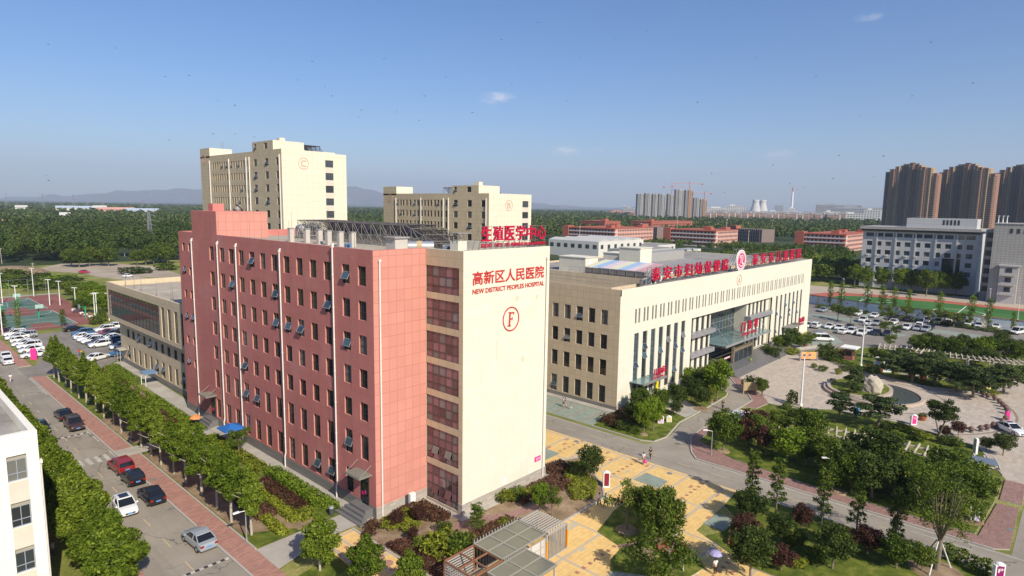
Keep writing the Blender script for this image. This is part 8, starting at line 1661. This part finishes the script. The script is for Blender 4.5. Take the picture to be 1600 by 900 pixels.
for i in range(9): x = -34+i*5; mb.tube((x, 218, 0), (x, 218, 5.5), .06, .06, 5)
for z in (.1, 1.8, 3.6, 5.4): mb.tube((-34, 218, z), (7, 218, z), .03, .03, 4)
mb.build('post_and_rail', [m_alum], o)
mb = MB()
for i in range(10): mb.box(3.4+.05*i, 4.3+.05*i, 172-i*2.0, 173-i*2.0, .03, .5, i % 2)
tag(mb.build('barrier', [m_white, m_courtred]), 'red and white striped barrier along the court edge', 'barrier')
def street_lamp(label, p, h, az=0.0, mat=None):
    o = thing('street_lamp', label, 'lamp', (p[0], p[1], 0), 0); mb = MB(); mb.tube((p[0], p[1], 0), (p[0], p[1], h), .08, .05, 8); mb.tube((p[0], p[1], 0), (p[0], p[1], .35), .14, .12, 8); mb.build('pole', [mat or m_alum], o)
    mb = MB(); q = (p[0]+math.cos(az)*.9, p[1]+math.sin(az)*.9); mb.tube((p[0], p[1], h), (q[0], q[1], h+.12), .04, .04, 6); mb.obox(q, (math.cos(az), math.sin(az)), (-math.sin(az), math.cos(az)), .3, .12, h+.06, h+.18); mb.build('lamp_head', [m_white], o)
street_lamp('grey street lamp at the corner of the avenue lawn', G(385.5, 847), 3.2, math.pi); street_lamp('grey street lamp at the junction of the side road', G(1111, 712), 3.4, 2.2); street_lamp('grey street lamp beside the pink pavement', G(1297, 757), 3.2, 2.2); street_lamp('white street lamp before the grey office', (203, -26, 0)[:2], 9, 3.0, m_white); street_lamp('white street lamp at the field corner', (206, 17), 8, 3.0, m_white); street_lamp('slim white lamp in the mural car park', G(1590, 500), 7, 3.0, m_white)
# signs and small furniture
def totem(label, p, w, h, mat, rz, txt=None, frame=m_white, name='totem_sign'):
    o = thing(name, label, 'sign', (p[0], p[1], .05), rz); mb = MB(); mb.box(-w/2, w/2, -.16, .16, 0, h); mb.lathe([(w*.36, h), (w*.3, h+w*.12), (w*.1, h+w*.2)], 10, 0); link('body', mb.mesh('body', frame), o); mb = MB(); mb.box(-w*.36, w*.36, -.175, -.161, h*.12, h*.93); mb.box(-w*.36, w*.36, .161, .175, h*.12, h*.93); link('panel', mb.mesh('panel', mat), o)
    if txt: v, f_ = text_geo(txt, w*.5, h*.2, .01); mb = MB(); mb.add_mesh(v, f_); link('lettering', mb.mesh('lettering', m_white), o, (0, -.19, h*.72))
    return o
m_maroon = flat('maroon_panel', (.22, .012, .03), .4)
totem('white rimmed maroon totem sign on the yellow forecourt', G(947, 762), .8, 1.9, m_maroon, -.75); totem('purple and white sign at the bottom edge by the second road', G(1558, 912), 1.0, 1.8, flat('purple_panel', (.28, .01, .14), .4), -.7, 'P')
totem('pink advertising banner stand at the car park corner', G(53, 562), 1.0, 2.2, m_pinksign, -.2, None, m_pinksign, 'banner_stand')
totem('pink banner stand at the plaza rim before the clipped bushes', G(1427, 664), .9, 1.5, m_pinksign, -.8, '欢迎', m_white, 'banner_stand'); totem('white information board at the fountain lawn edge', G(1385, 582), 1.5, 2.6, plain('board_blue', (.4, .5, .62), .5), -.9, None, m_white, 'info_board'); totem('small white board beside the information board', G(1370, 573), 1.2, 1.9, plain('board_grey', (.6, .6, .58), .5), -.9, None, m_white, 'info_board'); totem('yellow and white banner stand beside the red maple', G(1542, 617), 1.0, 3.0, flat('yellow_panel', (.7, .5, .05), .5), -.6, None, m_white, 'banner_stand'); totem('small blue sign at the edge of the plaza pines', G(1338, 651), 1.0, 1.8, plain('sign_blue', (.1, .3, .5), .5), -.8, None, m_alum, 'info_board'); totem('white pylon sign at the pergola end', G(1523, 710), .5, 2.2, m_concrete, .9, None, m_white)
totem('small purple sign on the lawn corner', G(1524, 816), .5, 1.2, flat('lilac_panel', (.4, .3, .6), .5), -.8, None, m_white, 'info_board'); totem('pink notice on the island lawn', G(1032, 662), .9, 1.1, flat('pink_notice', (.72, .45, .60), .5), -.8, None, m_white, 'info_board'); totem('yellow notice on the island lawn', G(1045, 660), .8, .9, flat('cream_notice', (.65, .55, .25), .5), -.8, None, m_white, 'info_board'); totem('pink leaning sign beside the white sedan', G(1573, 657), .6, 1.4, m_pinksign, -.9, None, m_pinksign, 'banner_stand')
o = thing('notice_board', 'tan notice board on posts at the plaza rim', 'notice board', (G(1176, 616)[0], G(1176, 616)[1], 0), -.78); mb = MB(); mb.box(-1.7, 1.7, -.06, .06, .7, 2.2); link('panel', mb.mesh('panel', plain('board_tan', (.42, .33, .18), .6, .3, 0, .4, 2.0)), o); mb = MB()
for s_ in (-1.7, 1.7): mb.box(s_-.09, s_+.09, -.09, .09, 0, 2.5)
link('post', mb.mesh('post', plain('board_post', (.35, .26, .14), .6)), o)
o = thing('welcome_banner', 'orange and red banner board at the back of the plaza', 'banner', (G(1263, 564)[0], G(1263, 564)[1], 0), -.75); mb = MB(); mb.box(-1.7, 1.7, -.08, .08, .5, 2.0); tb = NT('banner_orange'); link('panel', mb.mesh('panel', tb.fin(tb.mix(tb.noise(.9, 3), (.85, .62, .25), (.75, .10, .03)), .5, .4)), o); mb = MB()
for s_ in (-1.9, 1.9): mb.box(s_-.12, s_+.12, -.12, .12, 0, 2.1)
link('post', mb.mesh('post', m_alum), o)
o = thing('tent', 'white frilled canopy tent in the shade of the red plums', 'tent', (G(1156, 678)[0], G(1156, 678)[1], 0), .4); mb = MB(); mb.loft([[(sx*2.0*q, sy*1.6*q, z) for sx, sy in ((-1, -1), (0, -1.05), (1, -1), (1.05, 0), (1, 1), (0, 1.05), (-1, 1), (-1.05, 0))] for q, z in ((1.0, 2.3), (1.0, 2.7), (.7, 3.1), (.3, 3.4), (.02, 3.6))]); link('canopy', mb.mesh('canopy', plain('tent_white', (.78, .77, .75), .6)), o); mb = MB()
for sx in (-1.8, 1.8):
    for sy in (-1.4, 1.4): mb.tube((sx, sy, 0), (sx, sy, 2.3), .04, .04, 6)
link('pole', mb.mesh('pole', m_alum), o)
o = thing('parasol', 'square blue canopy by the red wing wall', 'parasol', (-8.4, 36.4, 0)); mb = MB(); mb.loft([[(-8.4+sx*1.4*q, 36.4+sy*1.4*q, z) for sx, sy in ((-1, -1), (1, -1), (1, 1), (-1, 1))] for q, z in ((1, 2.4), (.98, 2.5), (.03, 3.1))]); mb.build('cloth', [plain('blue_cloth', (.02, .13, .42), .6)], o); mb = MB(); mb.tube((-8.4, 36.4, 0), (-8.4, 36.4, 3.0), .05, .05, 6); mb.build('pole', [m_alum], o)
o = thing('parasol', 'small orange and pink umbrella by the second entrance', 'parasol', (-9.2, 46.6, 0)); mb = MB(); mb.lathe([(.8, 1.5), (.6, 1.8), (.05, 2.0)], 8, 0, (-9.2, 46.6, 0)); mb.build('cloth', [plain('orange_cloth', (.7, .25, .08), .6, .3, 0, .4, 2.0)], o); mb = MB(); mb.tube((-9.2, 46.6, 0), (-9.2, 46.6, 1.95), .03, .03, 6); mb.build('pole', [m_alum], o)
o = thing('porch', 'small blue roofed porch on white posts beside the annexe', 'porch', (-6.3, 74.5, 0)); mb = MB(); mb.box(-7.6, -5.4, 73.2, 76, 2.3, 2.42); mb.build('roof', [plain('porch_blue', (.16, .27, .42), .5)], o); mb = MB(); mb.tube((-7.4, 73.5, 0), (-7.4, 73.5, 2.3), .06, .06, 6); mb.tube((-7.4, 75.8, 0), (-7.4, 75.8, 2.3), .06, .06, 6); mb.build('post', [m_white], o)
o = thing('guard_booth', 'white roofed guard canopy beside the exit lane', 'booth', (G(1327, 562)[0], G(1327, 562)[1], 0)); x, y = o.location[:2]; mb = MB(); mb.box(x-1.8, x+1.8, y-1.6, y+1.6, 2.7, 2.95); mb.build('roof', [m_white], o); mb = MB(); mb.box(x-.8, x+.8, y-.8, y+.8, 0, 2.7); mb.build('cabin', [plain('booth_red', (.35, .12, .12), .6)], o); mb = MB(); mb.box(x-.82, x-.8, y-.6, y+.6, 1.0, 2.2); mb.box(x-.6, x+.6, y-.82, y-.8, 1.0, 2.2); mb.build('window', [m_glass], o)
for i, (px, py, r) in enumerate(((1051, 861, .9), (1145, 844, .8))):
    p = G(px, py); o = thing('planter_box', ('rust red planter box beneath the dense willow', 'rust red planter box by the spreading plum')[i], 'planter', (p[0], p[1], .05), -.9+1.2*i); mb = MB(); mb.box(-1.6*r, 1.6*r, -.35, .35, 0, .55); link('box', mb.mesh('box', plain('rust_planter_%d' % i, (.33, .09, .05), .7)), o); q = link('plants', tree_proto('bush_red', 1)[1], o, (0, 0, .4)); q.scale = (2.2*r, .7, .6)
for i, (px, py) in enumerate(((1358, 576), (1368, 579), (1376, 581), (1424, 590), (1442, 594), (1441, 657), (1258, 542))):
    p = G(px, py); o = thing('flower_pot', f'terracotta planter along the plaza kerb, {ORD[i]} from the lamp mast', 'planter', (p[0], p[1], .02), group='terracotta planters on the plaza'); mb = MB(); mb.lathe([(.42, 0), (.6, .6), (.66, .62), (.66, .74)], 12); link('pot', mb.mesh('pot', plain('terracotta_%d' % i, (.36, .12, .06), .8)), o); q = link('plants', tree_proto('bush', i % 3)[1], o, (0, 0, .6)); q.scale = (1.1, 1.1, .7)
for i, (p, r) in enumerate(((G(979, 829), 1.1), (G(1516, 814), 1.2), (G(1130, 706), .9), (G(1462, 893), 2.2), (G(1096, 640), 1.3), (G(1006, 680), .6), (G(1010, 868), 1.2), (G(1310, 770), 1.0))):
    mb = MB(); mb.lathe([(r, 0), (r*.85, .1), (r*.3, .14)], 18, 0, (p[0], p[1], .1)); structure('soil_ring', mb, m_soil)
g0 = G(1462, 893)
for i, (dx, dy) in enumerate(((-1.6, .3), (1.4, -1.0), (.6, 1.5))): mb = MB(); mb.tube((g0[0]+dx, g0[1]+dy, 0), (g0[0]+dx*.12, g0[1]+dy*.12, 3.0), .06, .05, 6); tag(mb.build('tree_prop', [m_white if i < 2 else m_bark]), f'{("white wooden prop leaning on the near side of the tall airy tree", "white wooden prop on the road side of the tall airy tree", "dark wooden prop behind the tall airy tree")[i]}', 'tree prop')
for i, (px, py, qx, qy, lb) in enumerate(((1068, 893, 1032, 842, 'white wooden prop leaning on the dense willow'), (1068, 893, 1060, 882, 'short white prop of the bottom edge tree'), (1517, 816, 1511, 796, 'white prop leaning on the thin tree at the lawn corner'))): a = G(px, py); b = G(qx, qy, 2.2); mb = MB(); mb.tube((a[0], a[1], 0), (a[0]+(b[0]-a[0])*.35, a[1]+(b[1]-a[1])*.35, 2.0), .05, .05, 6); tag(mb.build('tree_prop', [m_white]), lb, 'tree prop')
o = thing('bicycle', 'dark bicycle leaning beside the concrete path', 'bicycle', (-12.2, 4.8, .13), .5)
for x in (-.52, .52): mb = MB(); mb.path([(x+.33*math.cos(t), 0, .34+.33*math.sin(t)) for t in np.linspace(0, 6.283, 17)], .02, 5); link('wheel', mb.mesh('wheel', m_tyre), o)
mb = MB(); mb.path([(-.52, 0, .34), (-.12, 0, .3), (.36, 0, .75), (-.2, 0, .78), (-.12, 0, .3)], .022, 5); mb.path([(-.52, 0, .34), (-.2, 0, .78), (-.22, 0, .9)], .02, 5); mb.path([(.52, 0, .34), (.36, 0, .75), (.33, 0, .98), (.36, .25, 1.0)], .02, 5); mb.tube((.33, 0, .98), (.36, -.25, 1.0), .02, .02, 5); link('frame', mb.mesh('frame', m_dark), o); mb = MB(); mb.box(-.36, -.1, -.07, .07, .9, .95); link('saddle', mb.mesh('saddle', m_tyre), o)
def bin_(label, p): o = thing('litter_bin', label, 'bin', (p[0], p[1], .1)); mb = MB(); mb.lathe([(.22, 0), (.26, .1), (.28, .8)], 12); link('body', mb.mesh('body', plain('bin_'+str(len(MATS)), (.06, .06, .07), .6)), o); mb = MB(); mb.lathe([(.3, .8), (.24, .95), (.05, 1.02)], 12); link('lid', mb.mesh('lid', m_alum), o)
bin_('small dark litter bin at the brick pavement edge', G(205, 694)); bin_('dark litter bin by the concrete path corner', G(518, 806))
for s_ in (0, 1):
    x = (207, 205.5)[s_]; y = (11, -42)[s_]; o = thing('football_goal', ('white football goal at the outpatient end of the pitch', 'white football goal under the grey stair wing')[s_], 'goal', (x+8, y, 0)); mb = MB(); a = [(x+6, y, 0), (x+6, y, 2.4), (x+12, y, 2.4), (x+12, y, 0)]; mb.path(a, .1, 6); d = 1.8*(1, -1)[s_]
    for q in (a[1], a[2]): mb.tube(q, (q[0], y+d, 0), .05, .05, 5)
    mb.tube((x+6, y+d, 0), (x+12, y+d, 0), .05, .05, 5); mb.build('frame', [m_white], o)
for i, (px, py, h) in enumerate(((3, 412, 8), (52, 419, 2.6), (110, 406, 6), (195, 401, 8), (246, 403, 5), (203, 366, 10))): p = G(px, py); mb = MB(); mb.tube((p[0], p[1], 0), (p[0]-.2, p[1], h), .16, .12, 7); mb.box(p[0]-.9, p[0]+.7, p[1]-.05, p[1]+.05, h-.6, h-.45); tag(mb.build('utility_pole', [m_concrete]), f'pale concrete utility pole at the wood edge, {ORD[i]} along', 'pole', 'utility poles at the wood edge')
for i, (px, py, t, h) in enumerate(((1058, 352, 560, 26), (1135, 358, 560, 24), (1207, 350, 900, 14), (1002, 345, 620, 18), (1045, 345, 620, 16), (1171, 349, 620, 12), (906, 355, 560, 16))):
    p = D(px, py, t); mb = MB(); mb.tube((p[0], p[1], 0), (p[0], p[1], h), .28, .18, 7); mb.box(p[0]-.4, p[0]+.4, p[1]-.4, p[1]+.4, h-1.2, h-.2); tag(mb.build('light_mast', [m_shaft]), f'pale floodlight mast among the school blocks, {ORD[i]} of the scatter', 'mast', 'floodlight masts around the school')
# birds over the site
def bird_mesh():
    mb = MB(); mb.loft([[(x, r*math.cos(t), r*math.sin(t)) for t in np.linspace(0, 6.283, 6, endpoint=False)] for x, r in ((-.09, .004), (-.03, .018), (.03, .02), (.07, .012), (.09, .003))])
    for s_ in (1, -1): mb.face([(.03, 0, .01), (.0, s_*.09, .035), (-.05, s_*.17, .02), (-.03, s_*.08, .02), (-.02, 0, .01)])
    mb.face([(-.08, 0, 0), (-.15, .04, 0), (-.13, 0, 0), (-.15, -.04, 0)]); return mb.mesh('bird', flat('bird_dark', (.015, .018, .025), .7))
bm_ = bird_mesh()
for i, (px, py) in enumerate(((76, 282), (72, 274), (265, 219), (333, 209), (367, 209), (397, 214), (75, 70), (180, 75), (258, 120), (296, 118), (340, 157), (367, 165), (470, 75), (466, 125), (488, 96), (508, 136), (519, 150), (560, 183), (565, 172), (600, 92), (620, 175), (655, 188), (664, 150), (697, 120), (738, 176), (784, 62), (800, 130), (840, 35), (886, 158), (905, 90), (960, 60), (1010, 48), (1050, 105), (1112, 271), (1132, 301), (1208, 258), (1234, 287), (1246, 296), (1255, 293), (1311, 243), (1380, 244), (1302, 279), (1366, 276), (1455, 66), (1520, 130), (1180, 90), (1090, 160), (1345, 180), (1425, 150), (1275, 120))):
    p = D(px, py, random.uniform(55, 75)); o = link('bird', bm_, None, tuple(p)); o.rotation_euler = (random.uniform(-.5, .5), random.uniform(-.3, .3), random.uniform(0, 6.28)); o.scale = (1.05,)*3; tag(o, 'tiny dark bird flying high above the hospital', 'bird', 'birds flying above the hospital')
# ================================================================== HAZE
mb = MB(); mb.box(-8000, 18000, -9000, 19500, -1, 900)
hz = bpy.data.materials.new('haze_air'); hz.use_nodes = True; hn = hz.node_tree.nodes; hn.remove(hn['Principled BSDF'])
pv = hn.new('ShaderNodeVolumePrincipled'); pv.inputs['Color'].default_value = (.68, .79, 1.0, 1); pv.inputs['Density'].default_value = HAZE; pv.inputs['Anisotropy'].default_value = 0.0
hz.node_tree.links.new(pv.outputs[0], hn['Material Output'].inputs['Volume'])
tag(mb.build('haze', hz), kind='stuff')
